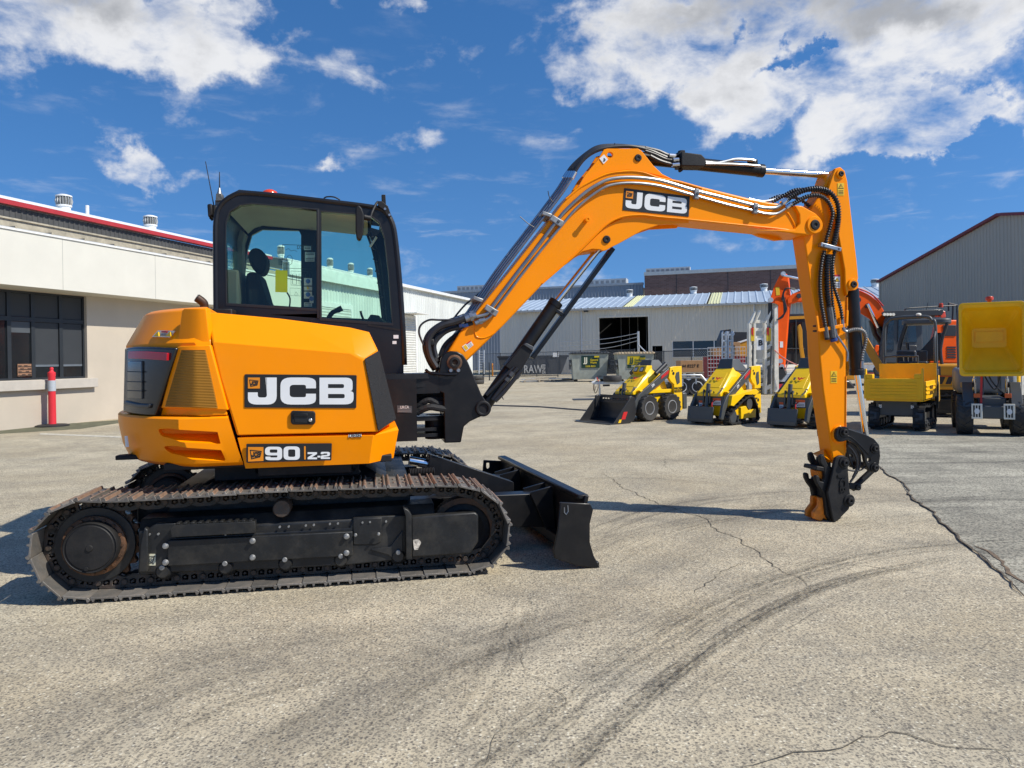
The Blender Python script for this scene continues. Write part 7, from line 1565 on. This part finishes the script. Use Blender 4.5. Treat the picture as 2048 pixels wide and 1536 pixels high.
p=f.p3(1199,770,.9); m=MB(); m.cyl((p[0],.9,.05),(p[0],.9,p[2]+.15),.03,n=10); m.cyl((p[0],.9,.03),(p[0],.9,.30),.04,n=10); m.build('jockey_stand',GALV,T)
m=MB(); q=Vector(f.p3(1184,766,.95)); m.tube([q,q+Vector((.12,0,.05))],.05,10); m.tube([q+Vector((.1,0,.05)),q+Vector((.16,0,.2))],.02); m.build('coupling',WHT,T); m=MB(); m.tube([q+Vector((.25,0,.05)),q+Vector((.18,0,.22))],.018); m.build('brake_lever',REDP,T)
m=MB(); m.tube(smooth_path([q+Vector((.05,0,-.02)),q+Vector((.06,0,-.25)),q+Vector((.13,0,-.38)),q+Vector((.22,0,-.2)),q+Vector((.22,0,-.02))],5),.014,6); m.tube(smooth_path([q+Vector((.1,0,0)),q+Vector((.08,0,-.3)),q+Vector((.16,0,-.1))],4),.01,6); m.build('safety_chain',RUST,T)
m=MB(); p=f.p3(1212,771,.9); m.box(p[0]-.12,p[0]+.14,.86,.9,p[2]-.03,p[2]+.04); m.build('maker_plate',INK,T)
for x0 in (1444,1456):
    o=fx(f,[(x0,792),(x0,665),(x0+2.5,662),(x0+2.5,792)],1.0,1.12,'loading_ramp',GALV,T); fx(f,[(x0+8.5,792),(x0+8.5,665),(x0+11,662),(x0+14,668),(x0+11,672),(x0+11,792)],1.0,1.3,'ramp_side',GALV,o)
    for k in range(10): y=668+k*12; fx(f,[(x0+2,y),(x0+9,y),(x0+9,y+3),(x0+2,y+3)],1.02,1.1,'ramp_rung',GALV,o,.002)
# ---- bins
BINM=mat('bin_steel',(.36,.39,.34),.6,var=.3,vs=1.5,dirt=.3); GRN=mat('sign_green',(.01,.05,.035),.5); SYE=mat('sign_yellow',(.65,.5,.01),.5); CRM=mat('sign_cream',(.75,.72,.55),.5)
def bin_(label,x0,x1,lidm,bg,fg,l2,l3,strip,cat='bin'):
    T,f=pth('waste_bin',label,cat,(x0+x1)/2,763.5,None,0,'steel waste bins by the fence')
    w=f(x1,763,0)[0]; w0=f(x0,763,0)[0]; h=f((x0+x1)/2,708,0)[1]
    m=MB(); m.hull([(w0+.12,0,.16),(w-.12,0,.16),(w0,-.12,h),(w,-.12,h),(w0,1.3,h),(w,1.3,h),(w0+.12,1.2,.16),(w-.12,1.2,.16)]); b=m.build('body',BINM,T,bev=.01)
    m=MB(); m.box(w0-.05,w+.05,-.2,1.35,h,h+.09); m.build('lid',lidm,b,bev=.02)
    n=12
    for k in range(n): m=MB(); u=w0+(w-w0)*(k+.3)/n; m.box(u,u+(w-w0)/n*.4,-.22,1.35,h+.06,h+.13); m.build('lid_rib',lidm,b,bev=.01)
    for s,u in ((-1,w0),(1,w)): m=MB(); m.ring((u-.1 if s<0 else u,.1,h*.62),(u if s<0 else u+.1,.1,h*.62),.26,.18,4); m.box(min(u,u+s*.12),max(u,u+s*.12),-.05,.4,h*.45,h*.8); m.build('lifting_pocket',GREY,b)
    for u in (w0+.3,w-.3):
        for v in (.15,1.05): m=MB(); m.lathe([(.09,v-.03),(.09,v+.03)],14,'y',(u,0,.09)); m.box(u-.05,u+.05,v-.04,v+.04,.1,.2); m.build('castor',INK,T)
    yy=-.11; a=w0+(w-w0)*.27;c=w0+(w-w0)*.76; z1=h*.93; z0=h*.50
    sl=lambda z:-.13*(z-.16)/(h-.16)-.012
    m=MB(); m.ext([(a,sl(z0),z0),(c,sl(z0),z0),(c,sl(z1),z1),(a,sl(z1),z1)],(0,-.01,0)); s_=m.build('sign',bg,b,smooth=0)
    zs=z0+(z1-z0)*.28; m=MB(); m.ext([(a,sl(z0)-.012,z0),(c,sl(z0)-.012,z0),(c,sl(zs)-.012,zs),(a,sl(zs)-.012,zs)],(0,-.006,0)); m.build('sign_strip',GRN,s_,smooth=0)
    W_=c-a; P0=lambda fx_,fz:(a+W_*fx_,sl(z0+(z1-z0)*fz)-.022,z0+(z1-z0)*fz)
    word('JJ',(z1-z0)*.60,face_mtx(P0(.24,.64)),fg,'lettering',s_,ext=.004,off=.012,sx=1.0)
    word(l2,(z1-z0)*.24,face_mtx(P0(.70,.66)),fg if bg is SYE else SYE,'lettering',s_,ext=.004,off=.004,sx=.85); word(l3,(z1-z0)*.24,face_mtx(P0(.66,.44)),fg if bg is SYE else SYE,'lettering',s_,ext=.004,off=.004,sx=.85)
    word('3208 8055',(z1-z0)*.20,face_mtx(P0(.5,.13)),CRM if bg is SYE else SYE,'lettering',s_,ext=.004,off=.003)
    m=MB(); p=P0(.84,.93); m.box(p[0]-.14,p[0]+.16,p[1]-.01,p[1],p[2]-.05,p[2]+.05); m.build('corner_tag',GRN if bg is SYE else SYE,s_,smooth=0)
    word(strip,.10,face_mtx((w-.55,-.02,.32)),INK,'stencil',b,ext=.003)
bin_('grey steel waste bin with a green sign, left of the cream lidded bin',1143,1217,GREY,GRN,CRM,'General','Waste','11238 4')
bin_('grey steel bin with a cream lid and a yellow cardboard recycling sign',1235,1308,mat('bin_cream_lid',(.66,.52,.33),.6,var=.3,vs=6),SYE,GRN,'Cardboard','Recycling','')
# ---- dark skip bin behind the fence
T,f=pth('skip_bin','long dark steel skip bin with white lettering behind the wire fence','skip bin',1090,752,None,0)
w0=f(1040,750,0)[0];w1=f(1137,750,0)[0];h=f(1090,712,0)[1]
m=MB(); m.hull([(w0-1.5,0,.15),(w1-.6,0,.15),(w0-1.8,0,h),(w1,0,h),(w0-1.5,2.2,.15),(w1-.6,2.2,.15),(w0-1.8,2.2,h),(w1,2.2,h)]); b=m.build('body',mat('skip_dark',(.035,.037,.04),.6,var=.2),T,bev=.02)
m=MB(); m.box(w0-1.85,w1+.05,-.06,.06,h-.1,h+.05); m.build('rim',BK2,b); 
for k in range(5): m=MB(); u=w0-.9+k*1.05; m.box(u,u+.1,-.05,.0,.15,h-.1); m.build('stiffener',BK2,b)
q=f.p3(1066,739,-.08); word('RAW',h*.56,face_mtx(q,(1,0,0)),mat('skip_white',(.5,.5,.48),.6),'lettering',b,ext=.006,off=.012,sx=.72); q=f.p3(1087,738,-.08); word('BINS',h*.24,Matrix.Translation(q)@Matrix.Rotation(R(90),4,'X')@Matrix.Rotation(R(-90),4,'Z'),MT['skip_white'],'lettering',b,ext=.006,off=.004)
m=MB(); q=f.p3(1111,709,-.3); m.box(q[0]-.22,q[0]+.25,-.3,-.28,q[2]-.2,q[2]+.15); m.build('notice',WHT,b)
# ---- stacked pallets and boards on the ground
T,f=pth('pallet_stack','low heap of broken pallets and steel offcuts in front of the dark skip bin','pallet heap',1085,764)
rg=random.Random(3)
for k in range(14):
    m=MB(); a=rg.uniform(-1.5,1.3); b=rg.uniform(-.3,.3); z=.03+.045*(k%5); d=rg.uniform(-.25,.25); m.bar((a,b,z),(a+rg.uniform(.8,1.6),b+d,z+rg.uniform(-.02,.05)),.12,.04); m.build('board',(WOOD,GALV,BK2)[k%3],T)
for k in range(3): m=MB(); m.bar((-1.1+.9*k,-.4,.08),(-1.1+.9*k,.5,.08),.1,.1); m.build('bearer',WOOD,T)
# ---- crate with marker writing and things by the gate
T,f=pth('timber_crate','low brown cardboard crate with black marker numbers on a pallet behind the trailer','crate',1383,767,33)
w0=f(1361,740,0)[0];w1=f(1406,740,0)[0];z0=f(1383,744,0)[1];z1=f(1383,721,0)[1]
z0=max(z0,.2)
m=MB(); m.box(w0,w1,0,.9,z0,z1); b=m.build('box',mat('cardboard',(.40,.22,.10),.75,var=.15),T,bev=.01); q=f.p3(1381,732,-.01); word('44 8227 E',.19,face_mtx((q[0],-.01,q[2])),INK,'marker_text',b,ext=.002,off=.002)
for k in range(3): m=MB(); u=w0+(w1-w0)*k/2.3; m.box(u,u+.12,0,.9,.0,z0); m.build('pallet_block',WOOD,T)
m=MB(); m.box(w0-.05,w1+.05,-.02,.92,z0-.04,z0); m.build('pallet_top',WOOD,T)
T,f=pth('mesh_cage','red panelled stillage behind silver mesh beside the crate','cage',1455,766,36)
w0=f(1416,740,0)[0];w1=f(1492,740,0)[0];z1=f(1450,709,0)[1]
m=MB(); m.box(w0,w1,.1,.9,.25,z1-.1); m.build('panel',mat('dull_red',(.28,.02,.025),.6,var=.2),T); m=MB()
for k in range(14): u=w0+(w1-w0)*k/13; m.tube([(u,0,.1),(u,0,z1+.35)],.012,4)
for k in range(10): z=.1+(z1+.25)*k/9; m.tube([(w0,0,z),(w1,0,z)],.012,4)
m.build('mesh',GALV,T)
m=MB(); m.box(w0+1.1,w0+1.3,-.05,.0,z1-.7,z1-.3); m.build('paper_notice',WHT,T)
for k,(u,c) in enumerate(((w0+.3,'d'),(w0+.9,'w'),(w1-.7,'d'))): m=MB(); m.box(u,u+.5,.2,.8,z1-.1,z1+.3+.15*k); m.build('stacked_box',MT['cardboard'],T,bev=.01)
T,f=pth('wheel_loader','dark yellow loader half hidden between the loading ramps','loader',1480,762,40)
fx(f,[(1455,706),(1466,688),(1500,678),(1512,676),(1512,712),(1470,716)],0,1.2,'bonnet',ORY,T,.04); fx(f,[(1462,688),(1500,676),(1500,679),(1464,691)],-.05,0,'trim_strip',WHT,T,0); fx(f,[(1440,640+40),(1448,660),(1462,658),(1462,700),(1440,700)],.3,1.0,'cab_post',BK2,T); fx(f,[(1460,716),(1512,712),(1512,750),(1462,750)],.2,1.0,'chassis',BK2,T); fx(f,[(1462,688),(1466,664),(1500,664),(1500,678)],.2,1.1,'cab',BK2,T)
# ---- fence
CL=bpy.data.materials.new('chain_link'); CL.use_nodes=True; nt=CL.node_tree; nt.nodes.clear(); L=nt.links.new
o=nd(nt,'ShaderNodeOutputMaterial'); mx=nd(nt,'ShaderNodeMixShader'); tr=nd(nt,'ShaderNodeBsdfTransparent'); df=nd(nt,'ShaderNodeBsdfDiffuse'); df.inputs[0].default_value=(.30,.31,.31,1)
tcn=nd(nt,'ShaderNodeTexCoord'); sp=nd(nt,'ShaderNodeSeparateXYZ'); L(tcn.outputs['Object'],sp.inputs[0])
def mm(op,a,b=None):
    n=nd(nt,'ShaderNodeMath',operation=op)
    for i,x in enumerate((a,b)):
        if x is None: continue
        if isinstance(x,(int,float)): n.inputs[i].default_value=x
        else: L(x,n.inputs[i])
    return n.outputs[0]
s1=mm('LESS_THAN',mm('FRACT',mm('MULTIPLY',mm('ADD',sp.outputs[0],sp.outputs[2]),7)),.16); s2=mm('LESS_THAN',mm('FRACT',mm('MULTIPLY',mm('SUBTRACT',sp.outputs[0],sp.outputs[2]),7)),.16)
L(mm('MAXIMUM',s1,s2),mx.inputs[0]); L(tr.outputs[0],mx.inputs[1]); L(df.outputs[0],mx.inputs[2]); L(mx.outputs[0],o.inputs[0])
fa=G(1000,752); fb=G(1322,759.5); ang=math.degrees(math.atan2(fb.y-fa.y,fb.x-fa.x))
def fence(name,label,A,Bp,h,posts,rail=True,barb=False,cat='fence'):
    ang=math.degrees(math.atan2(Bp.y-A.y,Bp.x-A.x)); Lg=(Bp-A).length
    T=thing(name,label,cat,(A.x,A.y,0),ang); m=MB(); m.face([(0,0,.05),(Lg,0,.05),(Lg,0,h),(0,0,h)]); m.build('chain_link_mesh',CL,T,smooth=0)
    for k in range(posts+1): m=MB(); m.cyl((Lg*k/posts,0,0),(Lg*k/posts,0,h+(.45 if barb else .05)),.035,n=8); m.build('post',GREY,T)
    m=MB(); m.tube([(0,0,h),(Lg,0,h)],.022 if rail else .01,6); m.build('top_rail',GREY,T)
    if barb:
        for k in range(3): m=MB(); m.tube([(Lg*j/12,0,h+.14+.14*k+.02*math.sin(j*2)) for j in range(13)],.008,4); m.build('barbed_wire',GREY,T)
    return T
fence('chain_link_fence','dark chain link fence with barbed wire stretching behind the two steel bins',G(940,750),G(1270,759),1.95,8,True,False)
GT=fence('yard_gate','steel framed chain link gate standing open right of the recycling bin',G(1278,762),G(1445,767),1.75,3,True,False,'gate')
m=MB(); m.cyl((0,0,0),(0,0,3.0),.07,n=10); m.bar((0,0,2.2),(.9,0,1.6),.05); m.build('gate_post',GALV,GT)
m=MB()
for k in range(3): m.tube(smooth_path([(0,0,2.45+.22*k),(-3.5,0,2.05+.3*k),(-9,0,2.0+.3*k)],5),.018,4)
m.build('wire_strand',GALV,GT)
# ---- little things: bollards, ladder, posts, safety bollard
def bollard(px,py,h,label,c,r=.07):
    g=G(px,py); m=MB(); m.lathe([(r,0),(r,h-.03),(r*.8,h),(.001,h+.005)],12,'z'); o=m.build('bollard',c,bev=0); o.location=(g.x,g.y,0); tag(o,label,'bollard','plain posts in the yard entrance')
OB_=mat('bollard_orange',(.60,.22,.02),.6,var=.15)
for (x,y,h,l) in ((820,754,1.35,'thin orange bollard, the leftmost of the three in front of the white roller door'),(832,753,1.3,'thin orange bollard, the middle one of the three by the white roller door'),(843,752,1.0,'thin orange bollard, the rightmost and shortest of the three by the roller door'),(985,752,1.1,'thick orange bollard standing behind the lower end of the black boom cylinder')): bollard(x,y,h,l,OB_)
for (x,y,h,l) in ((967,762,1.25,'slim dark steel post, the left one of two beside the orange bollard'),(979,761,1.25,'slim dark steel post, the right one of two beside the orange bollard')): bollard(x,y,h,l,DFR,.04)
T,f=pth('ladder','light metal stepladder leaning by the blue-grey wall behind the boom foot','ladder',965,748,60)
for a,b in ((958,962),(968,972)): bars(f,[[(a,700,0),(b-4,748,-.4)]],.04,'stile',GALV,T)
bars(f,[[(958-.1*k,704+k*5,-.04*k),(968-.1*k,704+k*5,-.04*k)] for k in range(8)],.025,'rung',GALV,T)
m=MB(); rr=random.Random(5)
for k in range(260):
    g=G(rr.uniform(945,1000),751); z=abs(rr.gauss(0,.25)); p=Vector((g.x+rr.uniform(-.2,.2),g.y+rr.uniform(-.4,.4),z)); d=Vector((rr.uniform(-1,1),rr.uniform(-1,1),rr.uniform(.2,1)))*.12; n=Vector((-d.y,d.x,0))*.3; m.face([p,p+d*.5+n,p+d,p+d*.5-n])
o=m.build('weeds',mat('weed_green',(.12,.13,.04),.8,var=.4,vs=5),smooth=0); o['kind']='stuff'
T,f=pth('tyre_stack','two old tyres stacked on the ground behind the kingpost','tyre stack',953,768)
for k in range(2): m=MB(); m.lathe([(.22,.02+.24*k),(.42,.0+.24*k),(.46,.06+.24*k),(.46,.18+.24*k),(.42,.24+.24*k),(.22,.22+.24*k)],24,'z'); m.build('tyre',TYR,T)
g=G(110,852); T=thing('safety_bollard','red temporary bollard with a white reflective band by the office wall','bollard',(g.x,g.y-.1,0))
h=1.42
PINK=mat('bollard_red',(.72,.03,.045),.45,var=.1)
m=MB(); m.lathe([(.36,0),(.36,.03),(.30,.05),(.12,.06),(.001,.06)],24,'z'); m.build('base',RUB,T)
m=MB(); m.lathe([(.085,.05),(.078,h-.22),(.085,h-.2),(.085,h-.12),(.05,h-.10),(.035,h-.07),(.045,h-.03),(.035,h),(.001,h+.01)],20,'z'); m.build('post',PINK,T)
m=MB(); m.lathe([(.087,h*.60),(.087,h*.78)],20,'z'); m.build('reflective_band',mat('band_grey',(.42,.45,.48),.5),T)
# ---- white stake body at the right edge
T,f=pth('truck_body','white slatted truck side at the right edge beyond the raised yellow skip','truck',2062,800,22)
for k in range(10): fx(f,[(2040,630+k*15),(2110,630+k*15),(2110,633+k*15),(2040,633+k*15)],0,.1,'slat',OFFW,T,.005)
for x in (2044,2075,2105): fx(f,[(x,618),(x+4,618),(x+4,790),(x,790)],-.05,0,'stake',OFFW,T,.005)
fx(f,[(2030,770),(2110,770),(2110,800),(2030,800)],0,1.2,'chassis',BK2,T)
CLOUDS=[(150,15,250,75,0,.9),(340,35,170,70,0,.9),(440,92,95,50,5,.8),(70,95,95,55,0,.7),(265,140,70,40,-20,.6),(265,350,62,26,-12,1.25),
 (1255,30,125,70,0,.8),(1335,110,120,65,-10,.9),(1440,120,95,55,0,.8),(1520,10,240,70,0,1.0),(1780,15,300,80,0,1.0),(1990,70,130,60,10,.9),(1640,150,150,42,15,1.0),
 (1490,236,125,34,22,1.3),(1760,190,120,36,18,1.2),(1700,238,80,24,20,1.0),(1880,238,90,32,-10,1.3),(1830,275,150,28,5,1.3),(1700,275,45,22,0,1.2),(1830,110,100,45,0,.8),
 (1500,52,24,24,-20,-1.2),(1643,86,55,15,0,-1.1),(1558,132,34,15,20,-1.0),(1300,282,120,50,0,-.5),
 (820,8,50,28,0,.9),(640,0,60,20,0,.6),(650,333,30,16,0,.7),(840,290,60,25,10,.5),(1140,160,50,30,-30,.5),(690,140,80,30,-10,.4),(600,60,60,80,0,-.4)]
GREYS=[(1540,-20,330,75,0,1.0),(1820,40,170,50,0,.8),(230,0,220,50,0,.7)]
CL_LIT=(5.7,5.75,5.9); CL_GREY=(2.7,2.8,3.0)
# ------------------------------------------------------------ camera, light, sky
cam=bpy.data.cameras.new('camera'); co=bpy.data.objects.new('camera',cam); COL.objects.link(co); SC.camera=co
cam.sensor_fit='HORIZONTAL'; cam.sensor_width=36; cam.lens=F/2048*36; cam.clip_end=3000; cam.clip_start=.05
co.location=CAMP
co.matrix_world=Matrix.Translation(CAMP)@Matrix.Rotation(R(90),4,'X')@Matrix.Rotation(-RO if False else RO,4,'Z')
cam.shift_y=(HZ-CY)/2048*1.0
SUN=Vector((.649,-.249,.719)).normalized()
su=bpy.data.lights.new('sun','SUN'); so=bpy.data.objects.new('sun',su); COL.objects.link(so)
su.energy=4.3; su.angle=R(.53); su.color=(1,.95,.86); so.rotation_euler=SUN.to_track_quat('Z','Y').to_euler()
w=bpy.data.worlds.new('World'); SC.world=w; w.use_nodes=True; nt=w.node_tree; L=nt.links.new
bg=nt.nodes['Background']; bg.inputs[1].default_value=.125
sky=nd(nt,'ShaderNodeTexSky',sky_type='NISHITA'); sky.sun_disc=False
sky.sun_elevation=math.asin(SUN.z); sky.sun_rotation=math.atan2(SUN.x,SUN.y); sky.ozone_density=3.2; sky.air_density=1.0; sky.dust_density=.25; sky.altitude=50
tg=nd(nt,'ShaderNodeTexCoord'); ma=nd(nt,'ShaderNodeVectorMath',operation='MULTIPLY_ADD'); L(tg.outputs['Generated'],ma.inputs[0]); ma.inputs[1].default_value=(1,1,.9); ma.inputs[2].default_value=(0,0,.20); nm=nd(nt,'ShaderNodeVectorMath',operation='NORMALIZE'); L(ma.outputs[0],nm.inputs[0]); L(nm.outputs[0],sky.inputs[0])
hs=nd(nt,'ShaderNodeHueSaturation'); hs.inputs['Saturation'].default_value=1.27; hs.inputs['Value'].default_value=1.0; hs.inputs['Hue'].default_value=.503; L(sky.outputs[0],hs.inputs['Color'])
tc=nd(nt,'ShaderNodeTexCoord')
sep=nd(nt,'ShaderNodeSeparateXYZ'); L(tc.outputs['Generated'],sep.inputs[0])
def mth(op,a,b=None,clamp=False):
    n=nd(nt,'ShaderNodeMath',operation=op); n.use_clamp=clamp
    for i,x in enumerate((a,b)):
        if x is None: continue
        if isinstance(x,(int,float)): n.inputs[i].default_value=x
        else: L(x,n.inputs[i])
    return n.outputs[0]
# cloud layer: directions projected on a flat layer overhead
zc=mth('MAXIMUM',sep.outputs[2],.02)
cx_=mth('DIVIDE',sep.outputs[0],zc); cy_=mth('DIVIDE',sep.outputs[1],zc)
cmb=nd(nt,'ShaderNodeCombineXYZ'); L(cx_,cmb.inputs[0]); L(cy_,cmb.inputs[1])
def noise(vec,scale,detail=8,rough=.6,dist=0):
    n=nd(nt,'ShaderNodeTexNoise'); n.inputs['Scale'].default_value=scale; n.inputs['Detail'].default_value=detail; n.inputs['Roughness'].default_value=rough; n.inputs['Distortion'].default_value=dist; L(vec,n.inputs['Vector']); return n.outputs[0]
wn=nd(nt,'ShaderNodeTexNoise'); wn.inputs['Scale'].default_value=11; wn.inputs['Detail'].default_value=6; wn.inputs['Roughness'].default_value=.6; L(tc.outputs['Generated'],wn.inputs['Vector'])
wm=nd(nt,'ShaderNodeVectorMath',operation='MULTIPLY_ADD'); L(wn.outputs[1],wm.inputs[0]); wm.inputs[1].default_value=(.16,.16,.16); wm.inputs[2].default_value=(-.08,-.08,-.08)
wa=nd(nt,'ShaderNodeVectorMath',operation='ADD'); L(wm.outputs[0],wa.inputs[0]); L(tc.outputs['Generated'],wa.inputs[1])
def blob(px,py,rx,ry,rot=0):                  # soft cloud bank round a direction of the sky
    d=ray(px,py).normalized(); t=Vector((d.y,-d.x,0)).normalized(); u=t.cross(d)
    if rot: t,u=t*math.cos(R(rot))+u*math.sin(R(rot)),u*math.cos(R(rot))-t*math.sin(R(rot))
    def dot(v,k):
        n=nd(nt,'ShaderNodeVectorMath',operation='DOT_PRODUCT'); L(wa.outputs[0],n.inputs[0]); n.inputs[1].default_value=v/k; return n.outputs['Value']
    a=mth('POWER',mth('ABSOLUTE',dot(t,rx/F)),2.0); b=mth('POWER',mth('ABSOLUTE',dot(u,ry/F)),2.0)
    f=nd(nt,'ShaderNodeVectorMath',operation='DOT_PRODUCT'); L(tc.outputs['Generated'],f.inputs[0]); f.inputs[1].default_value=d
    g=mth('GREATER_THAN',f.outputs['Value'],0)
    return mth('MULTIPLY',mth('EXPONENT',mth('MULTIPLY',mth('ADD',a,b),-1.0)),g)
gr=None
for a in GREYS:
    x=mth('MULTIPLY',blob(*a[:5]),a[5]); gr=x if gr is None else mth('ADD',gr,x)
warp=noise(tc.outputs['Generated'],7,5,.6)
bl=None
for a in CLOUDS:
    x=mth('MULTIPLY',blob(*a[:5]),a[5]); bl=x if bl is None else mth('ADD',bl,x)
sv=nd(nt,'ShaderNodeMapping'); sv.inputs['Scale'].default_value=(1,1,1.7); L(tc.outputs['Generated'],sv.inputs[0])
n1=noise(sv.outputs[0],9,12,.57,.3); n2=noise(cmb.outputs[0],2.3,10,.6,.3)
n4=noise(sv.outputs[0],26,8,.6,.2)
bl=mth('MINIMUM',bl,1.0)
dens=mth('ADD',mth('ADD',mth('MULTIPLY',mth('SUBTRACT',n1,.5),3.0),mth('MULTIPLY',mth('SUBTRACT',n4,.5),1.0)),mth('SUBTRACT',bl,.62))
cov=nd(nt,'ShaderNodeMapRange',interpolation_type='SMOOTHSTEP'); cov.inputs[1].default_value=-.38; cov.inputs[2].default_value=.62; cov.inputs[4].default_value=.97; L(dens,cov.inputs[0])
# shading inside the clouds: thick parts greyer below
n3=noise(sv.outputs[0],4.2,9,.6,.2)
th=nd(nt,'ShaderNodeMapRange',interpolation_type='SMOOTHSTEP'); th.inputs[1].default_value=.25; th.inputs[2].default_value=1.25; L(mth('ADD',mth('MULTIPLY',dens,.45),mth('ADD',gr,mth('MULTIPLY',mth('SUBTRACT',n3,.5),2.2))),th.inputs[0])
cr=nd(nt,'ShaderNodeMix',data_type='RGBA'); L(th.outputs[0],cr.inputs[0]); cr.inputs[6].default_value=(*CL_LIT,1); cr.inputs[7].default_value=(*CL_GREY,1)
# thin veils
ve=nd(nt,'ShaderNodeMapRange',interpolation_type='SMOOTHSTEP'); ve.inputs[1].default_value=.52; ve.inputs[2].default_value=.82; ve.inputs[4].default_value=.30; L(mth('MULTIPLY',n2,mth('MINIMUM',mth('MULTIPLY',sep.outputs[2],6.0),1.0)),ve.inputs[0])
vm=nd(nt,'ShaderNodeMix',data_type='RGBA'); L(ve.outputs[0],vm.inputs[0]); L(hs.outputs[0],vm.inputs[6]); vm.inputs[7].default_value=(*CL_LIT,1)
fm=nd(nt,'ShaderNodeMix',data_type='RGBA'); L(cov.outputs[0],fm.inputs[0]); L(vm.outputs[2],fm.inputs[6]); L(cr.outputs[2],fm.inputs[7])
L(fm.outputs[2],bg.inputs[0])
SC.render.engine='CYCLES'
SC.view_settings.view_transform='Standard'; SC.view_settings.look='None'; SC.view_settings.exposure=.27; SC.view_settings.gamma=1
SC.cycles.max_bounces=8; SC.cycles.transparent_max_bounces=16
